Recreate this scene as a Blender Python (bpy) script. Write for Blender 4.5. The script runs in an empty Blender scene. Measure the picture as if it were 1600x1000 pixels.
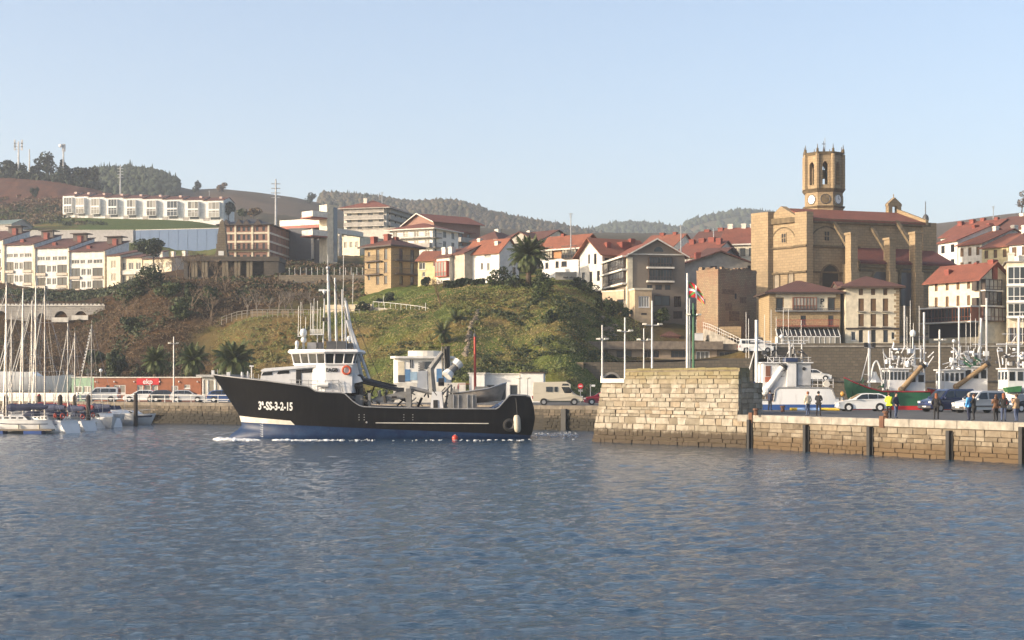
import bpy, bmesh, math, random
import numpy as np
from mathutils import Vector, Matrix
from mathutils.bvhtree import BVHTree
random.seed(7)
RNG = np.random.default_rng(7)
sc = bpy.context.scene
COL = sc.collection
R = math.radians
F, H, HY = 2400.0, 4.8, 600.0          # focal length in photo pixels, eye height, horizon row

# ------------------------------------------------------------------ camera, sky, sun, exposure
cam = bpy.data.cameras.new('camera'); cam_o = bpy.data.objects.new('camera', cam); COL.objects.link(cam_o)
cam_o.location = (0, 0, H); cam_o.rotation_euler = (R(90), 0, 0)
cam.sensor_width = 36; cam.lens = 36*F/1600; cam.shift_y = 0.0625; cam.clip_start = 0.5; cam.clip_end = 30000
sc.camera = cam_o
SUN_AZ = math.atan2(-0.953, -0.303); SUN_EL = R(17)      # angle from +Y towards +X
world = bpy.data.worlds.new('World'); sc.world = world; world.use_nodes = True
wn = world.node_tree; bg = wn.nodes['Background']
sky = wn.nodes.new('ShaderNodeTexSky'); sky.sky_type = 'NISHITA'; sky.sun_disc = False
sky.sun_elevation = SUN_EL; sky.sun_rotation = SUN_AZ; sky.altitude = 0; sky.air_density = 0.8; sky.dust_density = 3.0; sky.ozone_density = 0.8
wn.links.new(sky.outputs[0], bg.inputs[0]); bg.inputs[1].default_value = 0.15
sun = bpy.data.lights.new('sun', 'SUN'); sun.energy = 4.0; sun.angle = R(0.55); sun.color = (1.0, 0.83, 0.63)
sun_o = bpy.data.objects.new('sun', sun); COL.objects.link(sun_o)
sd = Vector((math.sin(SUN_AZ)*math.cos(SUN_EL), math.cos(SUN_AZ)*math.cos(SUN_EL), math.sin(SUN_EL)))
sun_o.rotation_euler = (-sd).to_track_quat('-Z', 'Y').to_euler(); sun_o.location = (-60, -40, 80)
sc.view_settings.view_transform = 'Standard'; sc.view_settings.look = 'None'; sc.view_settings.gamma = 1
sc.view_settings.use_curve_mapping = False; sc.view_settings.exposure = 1.0
sc.render.engine = 'CYCLES'
sc.cycles.use_denoising = True
sc.cycles.max_bounces = 6; sc.cycles.volume_bounces = 0
sc.cycles.use_adaptive_sampling = True; sc.cycles.adaptive_threshold = 0.02
sc.cycles.sample_clamp_indirect = 4.0

# ------------------------------------------------------------------ pixel <-> place
def XP(px, Y): return (px-800.0)/F*Y
def ZP(py, Y): return H-(py-HY)/F*Y
def P(px, py, Y): return Vector((XP(px, Y), Y, ZP(py, Y)))
def ray(px, py): return Vector(((px-800.0)/F, 1.0, -(py-HY)/F))
EYE = Vector((0, 0, H))

# ------------------------------------------------------------------ materials
MATS = {}
def _new(name):
    m = bpy.data.materials.new(name); m.use_nodes = True
    nt = m.node_tree; return m, nt, nt.nodes['Principled BSDF'], nt.nodes, nt.links
def c4(c): return (c[0], c[1], c[2], 1)
def _noise(nt, scale, detail=4, rough=.55, coord='Object', stretch=None):
    n = nt.nodes.new('ShaderNodeTexNoise'); n.inputs['Scale'].default_value = scale
    n.inputs['Detail'].default_value = detail; n.inputs['Roughness'].default_value = rough
    tc = nt.nodes.new('ShaderNodeTexCoord')
    if stretch:
        mp = nt.nodes.new('ShaderNodeMapping'); mp.inputs['Scale'].default_value = stretch
        nt.links.new(tc.outputs[coord], mp.inputs['Vector']); nt.links.new(mp.outputs[0], n.inputs['Vector'])
    else:
        nt.links.new(tc.outputs[coord], n.inputs['Vector'])
    return n
def _mix(nt, fac, a, b, mode='MIX'):
    m = nt.nodes.new('ShaderNodeMix'); m.data_type = 'RGBA'; m.blend_type = mode
    for s, v in ((m.inputs[0], fac), (m.inputs[6], a), (m.inputs[7], b)):
        if isinstance(v, (int, float)): s.default_value = v
        elif isinstance(v, tuple): s.default_value = v if len(v) == 4 else c4(v)
        else: nt.links.new(v, s)
    return m.outputs[2]
def _ramp(nt, src, lo, hi):
    r = nt.nodes.new('ShaderNodeMapRange'); r.inputs[1].default_value = lo; r.inputs[2].default_value = hi
    nt.links.new(src, r.inputs[0]); return r.outputs[0]
def _bump(nt, b, src, strength, dist=.05):
    bn = nt.nodes.new('ShaderNodeBump'); bn.inputs['Strength'].default_value = strength; bn.inputs['Distance'].default_value = dist
    nt.links.new(src, bn.inputs['Height']); nt.links.new(bn.outputs[0], b.inputs['Normal'])
def paint(name, col, rough=.55, metal=0.0, var=.18, scale=1.3, dirt=.25, bump=0.0, spec=None):
    """plain painted / plastered surface with blotches and rain streaks"""
    if name in MATS: return MATS[name]
    m, nt, b, N, L = _new(name); col = tuple(x*.86 for x in col)
    n1 = _noise(nt, scale, 5)
    n2 = _noise(nt, 1.0, 4, .6, stretch=(2.2, 2.2, .25))
    dark = tuple(x*(1-var*1.6) for x in col); lite = tuple(min(1, x*(1+var*.5)) for x in col)
    c = _mix(nt, _ramp(nt, n1.outputs[0], .3, .7), dark, lite)
    st = tuple(x*.55 for x in col)
    fac = _ramp(nt, n2.outputs[0], .52, .8)
    mu = nt.nodes.new('ShaderNodeMath'); mu.operation = 'MULTIPLY'; mu.inputs[1].default_value = dirt; L.new(fac, mu.inputs[0])
    c = _mix(nt, mu.outputs[0], c, st)
    L.new(c, b.inputs['Base Color']); b.inputs['Roughness'].default_value = rough; b.inputs['Metallic'].default_value = metal
    if spec is not None: b.inputs['Specular IOR Level'].default_value = spec
    if bump: _bump(nt, b, n1.outputs[0], bump, .03)
    MATS[name] = m; return m
def plain(name, col, rough=.5, metal=0.0, emit=None, var=.1):
    if name in MATS: return MATS[name]
    m, nt, b, N, L = _new(name)
    n1 = _noise(nt, 3.0, 3)
    L.new(_mix(nt, n1.outputs[0], tuple(x*(1-var) for x in col), tuple(min(1, x*(1+var)) for x in col)), b.inputs['Base Color'])
    b.inputs['Roughness'].default_value = rough; b.inputs['Metallic'].default_value = metal
    MATS[name] = m; return m
def masonry(name, c1, c2, mortar, bw=.8, bh=.4, ms=.03, rough=.85, stain=.35, patch=None, bump=.4, tide=None):
    if name in MATS: return MATS[name]
    m, nt, b, N, L = _new(name); c1, c2, mortar = (tuple(x*.76 for x in q) for q in (c1, c2, mortar))
    tc = N.new('ShaderNodeTexCoord'); br = N.new('ShaderNodeTexBrick')
    wob = _noise(nt, 1.2, 2, coord='UV'); ad = N.new('ShaderNodeVectorMath'); ad.operation = 'MULTIPLY_ADD'
    ad.inputs[1].default_value = (.35, .22, 0); L.new(wob.outputs['Color'], ad.inputs[0]); L.new(tc.outputs['UV'], ad.inputs[2])
    L.new(ad.outputs[0], br.inputs['Vector'])
    br.inputs['Color1'].default_value = c4(c1); br.inputs['Color2'].default_value = c4(c2); br.inputs['Mortar'].default_value = c4(mortar)
    br.inputs['Scale'].default_value = 1.0; br.inputs['Brick Width'].default_value = bw; br.inputs['Row Height'].default_value = bh
    br.inputs['Mortar Size'].default_value = ms; br.inputs['Bias'].default_value = 0; br.offset_frequency = 2
    n1 = _noise(nt, .35, 6, .65); n2 = _noise(nt, 3.0, 4)
    c = _mix(nt, _ramp(nt, n2.outputs[0], .3, .75), br.outputs['Color'], (.9, .9, .9), 'MULTIPLY')
    mu = N.new('ShaderNodeMath'); mu.operation = 'MULTIPLY'; mu.inputs[1].default_value = stain
    L.new(_ramp(nt, n1.outputs[0], .42, .72), mu.inputs[0])
    dk = patch if patch else tuple(x*.45 for x in c1)
    c = _mix(nt, mu.outputs[0], c, dk)
    n3 = _noise(nt, 1.0, 4, .6, stretch=(1.3, 1.3, .12)); m3 = N.new('ShaderNodeMath'); m3.operation = 'MULTIPLY'; m3.inputs[1].default_value = stain*.8; L.new(_ramp(nt, n3.outputs[0], .5, .75), m3.inputs[0]); c = _mix(nt, m3.outputs[0], c, tuple(x*.55 for x in c1))
    if tide:
        ge = N.new('ShaderNodeNewGeometry'); se = N.new('ShaderNodeSeparateXYZ'); L.new(ge.outputs['Position'], se.inputs[0]); ma = N.new('ShaderNodeMath'); ma.operation = 'MULTIPLY_ADD'; ma.inputs[1].default_value = 1.0; L.new(n2.outputs[0], ma.inputs[0]); L.new(se.outputs['Z'], ma.inputs[2]); c = _mix(nt, _ramp(nt, ma.outputs[0], tide[1], tide[0]), c, tide[2])
    L.new(c, b.inputs['Base Color']); b.inputs['Roughness'].default_value = rough
    if bump:
        inv = N.new('ShaderNodeMath'); inv.operation = 'SUBTRACT'; inv.inputs[0].default_value = 1.0; L.new(br.outputs['Fac'], inv.inputs[1])
        _bump(nt, b, inv.outputs[0], bump, .04)
    MATS[name] = m; return m
def tiles(name, col, var=.3):
    """clay roof tiles: rows of half-round tiles, weathered"""
    if name in MATS: return MATS[name]
    m, nt, b, N, L = _new(name); g_ = sum(col)/3; col = tuple((x*.86+g_*.14)*.72 for x in col)
    tc = N.new('ShaderNodeTexCoord'); w = N.new('ShaderNodeTexWave'); w.wave_type = 'BANDS'; w.bands_direction = 'X'
    w.inputs['Scale'].default_value = 1.25; w.inputs['Distortion'].default_value = .6; w.inputs['Detail'].default_value = 2
    L.new(tc.outputs['UV'], w.inputs['Vector'])
    n1 = _noise(nt, .5, 6, .65); n2 = _noise(nt, 5.0, 3, .6)
    dark = (col[0]*.5, col[1]*.55, col[2]*.62); lite = (min(1, col[0]*1.25), col[1]*1.3, col[2]*1.25)
    c = _mix(nt, _ramp(nt, n1.outputs[0], .32, .7), dark, col)
    c = _mix(nt, _ramp(nt, n2.outputs[0], .35, .8), c, lite)
    c = _mix(nt, .35, c, w.outputs['Color'], 'MULTIPLY')
    L.new(c, b.inputs['Base Color']); b.inputs['Roughness'].default_value = .85
    _bump(nt, b, w.outputs['Fac'], .6, .06)
    MATS[name] = m; return m
def leafmat(name, c1, c2, c3=None, trans=.0, rough=.6):
    if name in MATS: return MATS[name]
    m, nt, b, N, L = _new(name)
    g = N.new('ShaderNodeNewGeometry'); n = _noise(nt, .8, 3)
    c = _mix(nt, g.outputs['Random Per Island'], c1, c2)
    if c3: c = _mix(nt, _ramp(nt, n.outputs[0], .5, .72), c, c3)
    L.new(c, b.inputs['Base Color']); b.inputs['Roughness'].default_value = rough; b.inputs['Specular IOR Level'].default_value = .25
    MATS[name] = m; return m
def stonemat(name, cols, rough=.9, tide=None, moss=None):
    """cut stones, each stone its own tone; a weed-dark tide band up to world height tide"""
    if name in MATS: return MATS[name]
    m, nt, b, N, L = _new(name)
    oi = N.new('ShaderNodeObjectInfo'); cr = N.new('ShaderNodeValToRGB')
    cr.color_ramp.elements[0].color = c4(cols[0]); cr.color_ramp.elements[1].color = c4(cols[-1])
    for i, cc in enumerate(cols[1:-1]):
        e = cr.color_ramp.elements.new((i+1)/(len(cols)-1)); e.color = c4(cc)
    L.new(oi.outputs['Random'], cr.inputs[0])
    geo = N.new('ShaderNodeNewGeometry')
    n1 = N.new('ShaderNodeTexNoise'); n1.inputs['Scale'].default_value = 2.2; n1.inputs['Detail'].default_value = 7; n1.inputs['Roughness'].default_value = .68
    L.new(geo.outputs['Position'], n1.inputs['Vector'])
    n2 = N.new('ShaderNodeTexNoise'); n2.inputs['Scale'].default_value = .5; n2.inputs['Detail'].default_value = 5
    L.new(geo.outputs['Position'], n2.inputs['Vector'])
    c = _mix(nt, _ramp(nt, n1.outputs[0], .3, .72), _mix(nt, 1.0, cr.outputs[0], (.5, .48, .45), 'MULTIPLY'), cr.outputs[0])
    c = _mix(nt, _ramp(nt, n2.outputs[0], .5, .8), c, _mix(nt, 1.0, cr.outputs[0], (.62, .58, .5), 'MULTIPLY'))
    sep = N.new('ShaderNodeSeparateXYZ'); L.new(geo.outputs['Position'], sep.inputs[0])
    def band(lo, hi, wob):
        a = N.new('ShaderNodeMath'); a.operation = 'MULTIPLY_ADD'; a.inputs[1].default_value = wob
        L.new(n1.outputs[0], a.inputs[0]); L.new(sep.outputs['Z'], a.inputs[2])
        return _ramp(nt, a.outputs[0], hi, lo)
    if tide:
        c = _mix(nt, band(tide[0], tide[1], .9), c, tide[2])
    if moss:
        a = N.new('ShaderNodeMath'); a.operation = 'MULTIPLY_ADD'; a.inputs[1].default_value = -1.3
        L.new(n2.outputs[0], a.inputs[0]); L.new(sep.outputs['Z'], a.inputs[2])
        c = _mix(nt, _ramp(nt, a.outputs[0], moss[0], moss[1]), c, moss[2])
    L.new(c, b.inputs['Base Color']); b.inputs['Roughness'].default_value = rough
    _bump(nt, b, n1.outputs[0], .5, .05)
    MATS[name] = m; return m
def glassmat(name, col=(.02, .025, .03), rough=.08):
    if name in MATS: return MATS[name]
    m, nt, b, N, L = _new(name)
    oi = N.new('ShaderNodeObjectInfo')
    L.new(_mix(nt, oi.outputs['Random'], tuple(x*.5 for x in col), tuple(x*2.2 for x in col)), b.inputs['Base Color'])
    b.inputs['Roughness'].default_value = rough; b.inputs['Specular IOR Level'].default_value = .6
    MATS[name] = m; return m

GLASS = glassmat('window_glass'); CGLASS = glassmat('car_glass', (.012, .014, .016), .05)
CURTAIN = glassmat('curtained_glass', (.16, .15, .13), .15)
WHITE = paint('white_paint', (.72, .71, .68)); WHITE2 = paint('white_gloss', (.78, .78, .76), rough=.3, dirt=.12, var=.06)
GREYP = paint('grey_paint', (.30, .30, .30), rough=.45); DGREY = paint('dark_grey', (.07, .07, .075), rough=.5)
BLACK = paint('black_rubber', (.014, .014, .015), rough=.6, var=.3); STEEL = paint('galvanised_steel', (.46, .46, .46), rough=.4, metal=.5)
BROWNW = paint('brown_wood', (.09, .048, .03), rough=.65, var=.3); DBROWN = paint('dark_brown_timber', (.055, .036, .028), rough=.65, var=.3)
REDP = paint('red_paint', (.42, .035, .02), rough=.5); RUST = paint('rust', (.16, .07, .035), rough=.8, var=.4)
CREAM = paint('cream_plaster', (.74, .66, .50), rough=.85); OFFWH = paint('offwhite_plaster', (.74, .70, .62), rough=.85, dirt=.14)
WPLAS = paint('white_plaster', (.84, .82, .77), rough=.85, dirt=.12, var=.1); GPLAS = paint('grey_plaster', (.42, .39, .35), rough=.9)
CONC = paint('concrete', (.36, .33, .28), rough=.9, var=.3, dirt=.5); YPLAS = paint('yellow_plaster', (.72, .60, .33), rough=.85)
TILE = tiles('clay_tiles', (.34, .085, .04)); TILE2 = tiles('dark_clay_tiles', (.20, .065, .04)); TILE3 = tiles('orange_clay_tiles', (.42, .12, .05))
CHIMR = paint('red_chimney', (.25, .06, .04), rough=.8)
ASPH = paint('asphalt', (.085, .083, .08), rough=.9, var=.3, scale=.8)
SKIN = plain('skin', (.50, .30, .21), .6)

# ------------------------------------------------------------------ mesh collector
def wloc(o):
    v = Vector((0, 0, 0))
    while o is not None: v = v+Vector(o.location); o = o.parent
    return v
class MB:
    def __init__(s): s.v = []; s.f = []; s.m = []
    def add(s, vs, fs, mi=0):
        k = len(s.v); s.v += [tuple(x) for x in vs]; s.f += [tuple(i+k for i in f) for f in fs]; s.m += [mi]*len(fs); return s
    def obox(s, o, a, b, c, mi=0):
        o, a, b, c = map(Vector, (o, a, b, c))
        p = [o, o+a, o+a+b, o+b, o+c, o+a+c, o+a+b+c, o+b+c]
        fs = [(0, 3, 2, 1), (4, 5, 6, 7), (0, 1, 5, 4), (1, 2, 6, 5), (2, 3, 7, 6), (3, 0, 4, 7)]
        if a.cross(b).dot(c) < 0: fs = [f[::-1] for f in fs]
        return s.add(p, fs, mi)
    def bb(s, x0, x1, y0, y1, z0, z1, mi=0):
        return s.obox((x0, y0, z0), (x1-x0, 0, 0), (0, y1-y0, 0), (0, 0, z1-z0), mi)
    def box(s, c, d, rz=0, mi=0):
        ca, sa = math.cos(rz), math.sin(rz); a = Vector((ca*d[0], sa*d[0], 0)); b = Vector((-sa*d[1], ca*d[1], 0)); e = Vector((0, 0, d[2]))
        return s.obox(Vector(c)-(a+b+e)/2, a, b, e, mi)
    def tube(s, p0, p1, r0, r1=None, n=8, mi=0, caps=True):
        p0, p1 = Vector(p0), Vector(p1); r1 = r0 if r1 is None else r1; d = p1-p0
        if d.length < 1e-6: return s
        q = d.to_track_quat('Z', 'Y'); ax, ay = q @ Vector((1, 0, 0)), q @ Vector((0, 1, 0)); vs = []
        for p, r in ((p0, r0), (p1, r1)):
            for i in range(n):
                t = 2*math.pi*i/n; vs.append(p+ax*(r*math.cos(t))+ay*(r*math.sin(t)))
        fs = [(i, (i+1) % n, n+(i+1) % n, n+i) for i in range(n)]
        if caps: fs += [tuple(range(n))[::-1], tuple(range(n, 2*n))]
        return s.add(vs, fs, mi)
    def pipe(s, pts, r, n=6, mi=0):
        for a, b in zip(pts[:-1], pts[1:]): s.tube(a, b, r, r, n, mi)
        return s
    def prism(s, poly, vec, mi=0):
        poly = [Vector(p) for p in poly]; vec = Vector(vec); n = len(poly)
        nn = Vector((0, 0, 0))
        for i in range(n): nn += poly[i].cross(poly[(i+1) % n])
        vs = poly+[p+vec for p in poly]
        fs = [tuple(range(n))[::-1], tuple(range(n, 2*n))]+[(i, (i+1) % n, n+(i+1) % n, n+i) for i in range(n)]
        if nn.dot(vec) < 0: fs = [f[::-1] for f in fs]
        return s.add(vs, fs, mi)
    def loft(s, rings, mi=0, closed=True, caps=True):
        n = len(rings[0]); vs = [p for r in rings for p in r]; fs = []
        for k in range(len(rings)-1):
            for i in range(n if closed else n-1):
                j = (i+1) % n; fs.append((k*n+i, k*n+j, (k+1)*n+j, (k+1)*n+i))
        if caps and closed: fs += [tuple(range(n))[::-1], tuple(range((len(rings)-1)*n, len(rings)*n))]
        return s.add(vs, fs, mi)
    def ball(s, c, r, sc3=(1, 1, 1), nu=10, nv=7, mi=0):
        c = Vector(c); rings = []
        for k in range(nv+1):
            t = math.pi*k/nv; t = min(max(t, .02), math.pi-.02)
            rings.append([c+Vector((r*sc3[0]*math.sin(t)*math.cos(2*math.pi*i/nu), r*sc3[1]*math.sin(t)*math.sin(2*math.pi*i/nu), -r*sc3[2]*math.cos(t))) for i in range(nu)])
        return s.loft(rings, mi)
    def torus(s, c, Rr, r, axis=(0, 1, 0), n=16, k=6, mi=0):
        c = Vector(c); q = Vector(axis).to_track_quat('Z', 'Y'); rings = []
        for i in range(n):
            t = 2*math.pi*i/n; d = q @ Vector((math.cos(t), math.sin(t), 0)); up = q @ Vector((0, 0, 1))
            rings.append([c+d*(Rr+r*math.cos(2*math.pi*j/k))+up*(r*math.sin(2*math.pi*j/k)) for j in range(k)])
        rings.append(rings[0]); return s.loft(rings, mi, caps=False)
    def quad(s, a, b, c, d, mi=0): return s.add([a, b, c, d], [(0, 1, 2, 3)], mi)
    def mesh(s, name, off=None, smooth=False, uv=True):
        me = bpy.data.meshes.new(name); vs = np.array(s.v, dtype=float).reshape(-1, 3)
        if off is not None: vs = vs-np.array(off)
        me.from_pydata(vs.tolist(), [], s.f); me.update()
        if any(s.m): me.polygons.foreach_set('material_index', s.m)
        if smooth: me.polygons.foreach_set('use_smooth', [True]*len(s.f))
        if uv and len(s.f) < 60000:
            ul = me.uv_layers.new(name='UVMap'); uvs = np.zeros((len(me.loops), 2))
            for p in me.polygons:
                n = p.normal; h = math.hypot(n.x, n.y)
                if h < .05: t = Vector((1, 0, 0)); bt = Vector((0, 1, 0))
                else: t = Vector((-n.y/h, n.x/h, 0)); bt = n.cross(t)
                for li in p.loop_indices:
                    co = vs[me.loops[li].vertex_index]; uvs[li] = (co[0]*t.x+co[1]*t.y, co[0]*bt.x+co[1]*bt.y+co[2]*bt.z)
            ul.data.foreach_set('uv', uvs.ravel())
        return me
    def build(s, name, mat, parent=None, smooth=False, local=False, uv=True):
        off = None if (local or parent is None) else wloc(parent)
        me = s.mesh(name, off, smooth, uv)
        for m in (mat if isinstance(mat, (list, tuple)) else [mat]): me.materials.append(m)
        o = bpy.data.objects.new(name, me); COL.objects.link(o); o.parent = parent
        return o
def tag(o, label=None, cat=None, group=None, kind=None):
    if label: o['label'] = label
    if cat: o['category'] = cat
    if group: o['group'] = group
    if kind: o['kind'] = kind
    return o
def thing(name, label, cat, loc, group=None, rz=0):
    o = bpy.data.objects.new(name, None); o.location = loc; o.rotation_euler = (0, 0, rz); o.empty_display_size = .3
    COL.objects.link(o); return tag(o, label, cat, group)
def inst(me, name, parent, loc=(0, 0, 0), rot=(0, 0, 0), scale=(1, 1, 1), mat=None):
    o = bpy.data.objects.new(name, me); COL.objects.link(o); o.parent = parent
    o.location = loc; o.rotation_euler = rot; o.scale = scale; return o
def copy_tree(o, parent=None):
    c = o.copy(); COL.objects.link(c); c.parent = parent
    for ch in o.children: copy_tree(ch, c)
    return c
def text_mesh(txt, size, bold=.0, sx=1.0):
    cu = bpy.data.curves.new('lettering', 'FONT'); cu.body = txt; cu.size = size; cu.align_x = 'CENTER'; cu.align_y = 'CENTER'
    cu.offset = bold; cu.extrude = .008; cu.resolution_u = 3
    o = bpy.data.objects.new('lettering', cu); COL.objects.link(o)
    me = bpy.data.meshes.new_from_object(o.evaluated_get(bpy.context.evaluated_depsgraph_get()))
    bpy.data.objects.remove(o); bpy.data.curves.remove(cu)
    for v in me.vertices: v.co.x *= sx
    return me
def lettering(txt, size, c, ux, parent, mat, bold=.0, sx=1.0, name='lettering'):
    """flat letters standing on a vertical face: c centre, ux reading direction (horizontal)"""
    me = text_mesh(txt, size, bold, sx); ux = Vector(ux).normalized(); n = Vector((ux.y, -ux.x, 0))
    Mx = Matrix((( ux.x, 0, n.x), (ux.y, 0, n.y), (0, 1, 0)))
    off = Vector(c)-wloc(parent)
    for v in me.vertices: v.co = Mx @ v.co+off
    me.materials.clear(); me.materials.append(mat)
    o = bpy.data.objects.new(name, me); COL.objects.link(o); o.parent = parent; return o
def smooth01(x): x = min(1, max(0, x)); return x*x*(3-2*x)

# ------------------------------------------------------------------ noise helpers
def vnoise(x, y, seed=0):
    x = np.asarray(x, float); y = np.asarray(y, float)
    xi = np.floor(x).astype(np.int64); yi = np.floor(y).astype(np.int64); fx = x-xi; fy = y-yi
    fx = fx*fx*(3-2*fx); fy = fy*fy*(3-2*fy)
    def h(a, b):
        n = (a*374761393+b*668265263+seed*1442695041) & 0x7fffffff
        n = ((n ^ (n >> 13))*1274126177) & 0x7fffffff
        return ((n ^ (n >> 16)) & 0xffff)/65535.0
    return (h(xi, yi)*(1-fx)+h(xi+1, yi)*fx)*(1-fy)+(h(xi, yi+1)*(1-fx)+h(xi+1, yi+1)*fx)*fy
def fbm(x, y, seed=0, o=4):
    s = 0; a = .5
    for i in range(o): s = s+a*vnoise(x*2**i, y*2**i, seed+i*17); a *= .5
    return s/(1-.5**o)
def grid_mesh(name, V, nr, nc, col=None, smooth=True):
    me = bpy.data.meshes.new(name); n = nr*nc
    me.vertices.add(n); me.vertices.foreach_set('co', V.reshape(-1))
    i = (np.arange(nr-1)[:, None]*nc+np.arange(nc-1)[None, :]).ravel()
    q = np.stack([i, i+1, i+nc+1, i+nc], 1).ravel().astype(np.int32); k = len(i)
    me.loops.add(4*k); me.loops.foreach_set('vertex_index', q)
    me.polygons.add(k); me.polygons.foreach_set('loop_start', np.arange(k, dtype=np.int32)*4)
    me.polygons.foreach_set('use_smooth', np.full(k, smooth)); me.update(calc_edges=True); me.validate()
    if col is not None:
        at = me.color_attributes.new('cover', 'FLOAT_COLOR', 'POINT'); c = np.ones((n, 4)); c[:, :3] = col.reshape(-1, 3)
        at.data.foreach_set('color', c.ravel())
    return me
def tris_mesh(name, V, Fq, col=None):
    """V (n,3), Fq (k,4 or 3) int -> mesh"""
    me = bpy.data.meshes.new(name); n = len(V); k, w = Fq.shape
    me.vertices.add(n); me.vertices.foreach_set('co', np.ascontiguousarray(V, dtype=np.float32).ravel())
    me.loops.add(w*k); me.loops.foreach_set('vertex_index', Fq.astype(np.int32).ravel())
    me.polygons.add(k); me.polygons.foreach_set('loop_start', np.arange(k, dtype=np.int32)*w)
    me.update(calc_edges=True); return me
def link(me, name, mat, parent=None):
    me.materials.append(mat); o = bpy.data.objects.new(name, me); COL.objects.link(o); o.parent = parent; return o
def covermat(name, rough=.95, s1=1.2, s2=.12, amp=.55):
    m, nt, b, N, L = _new(name); at = N.new('ShaderNodeAttribute'); at.attribute_name = 'cover'
    n1 = _noise(nt, s1, 6, .7); n2 = _noise(nt, s2, 5, .6)
    c = _mix(nt, _ramp(nt, n1.outputs[0], .3, .7), _mix(nt, 1.0, at.outputs['Color'], (1-amp,)*3, 'MULTIPLY'), at.outputs['Color'])
    c = _mix(nt, _ramp(nt, n2.outputs[0], .45, .8), c, _mix(nt, 1.0, c, (1.35, 1.0, .7), 'MULTIPLY'))
    L.new(c, b.inputs['Base Color']); b.inputs['Roughness'].default_value = rough; b.inputs['Specular IOR Level'].default_value = .1
    _bump(nt, b, n1.outputs[0], .8, .5); MATS[name] = m; return m
# ------------------------------------------------------------------ water
def build_water():
    rows = []; y = 19.0
    while y < 232: rows.append(y); y *= 1.0031
    Yr = np.array(rows); pxs = np.linspace(-400, 2000, 570)
    Y, PX = np.meshgrid(Yr, pxs, indexing='ij'); X = (PX-800)/F*Y; Z = np.zeros_like(X)
    rg = np.random.default_rng(3); mod = .5+1.0*fbm(X/14, Y/24, 5, 3)
    for i in range(70):
        lam = .30*math.exp(rg.random()*1.75); k = 2*math.pi/lam; th = rg.normal(-1.3, .6); a = .0185/k
        sp = .0034*Y; att = np.clip((lam-sp*1.3)/(sp*1.3+1e-6), .25, 1)
        Z += a*np.sin(k*(math.cos(th)*X+math.sin(th)*Y)+rg.random()*6.28+1.6*vnoise(X/4, Y/4, i))*att
    Z *= mod
    me = grid_mesh('water', np.stack([X, Y, Z], -1), len(Yr), len(pxs))
    m, nt, b, N, L = _new('sea_water')
    n1 = _noise(nt, 4.5, 4, .65, stretch=(1.0, 1.5, 1)); n2 = _noise(nt, .05, 3)
    L.new(_mix(nt, n2.outputs[0], (.012, .036, .066), (.018, .046, .078)), b.inputs['Base Color'])
    b.inputs['Roughness'].default_value = .05; b.inputs['IOR'].default_value = 1.333
    _bump(nt, b, n1.outputs[0], .7, .10)
    o = link(me, 'water', m); tag(o, kind='structure')
    g = MB(); g.quad((-500, -40, -.4), (500, -40, -.4), (500, 240, -.4), (-500, 240, -.4)); tag(g.build('open_water', m, uv=False), kind='structure')
build_water()
gm = paint('distant_ground', (.06, .065, .035), rough=1)
g = MB(); g.quad((-3000, -40, -3), (3000, -40, -3), (3000, 2900, -3), (-3000, 2900, -3)); tag(g.build('ground', gm), kind='structure')

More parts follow.
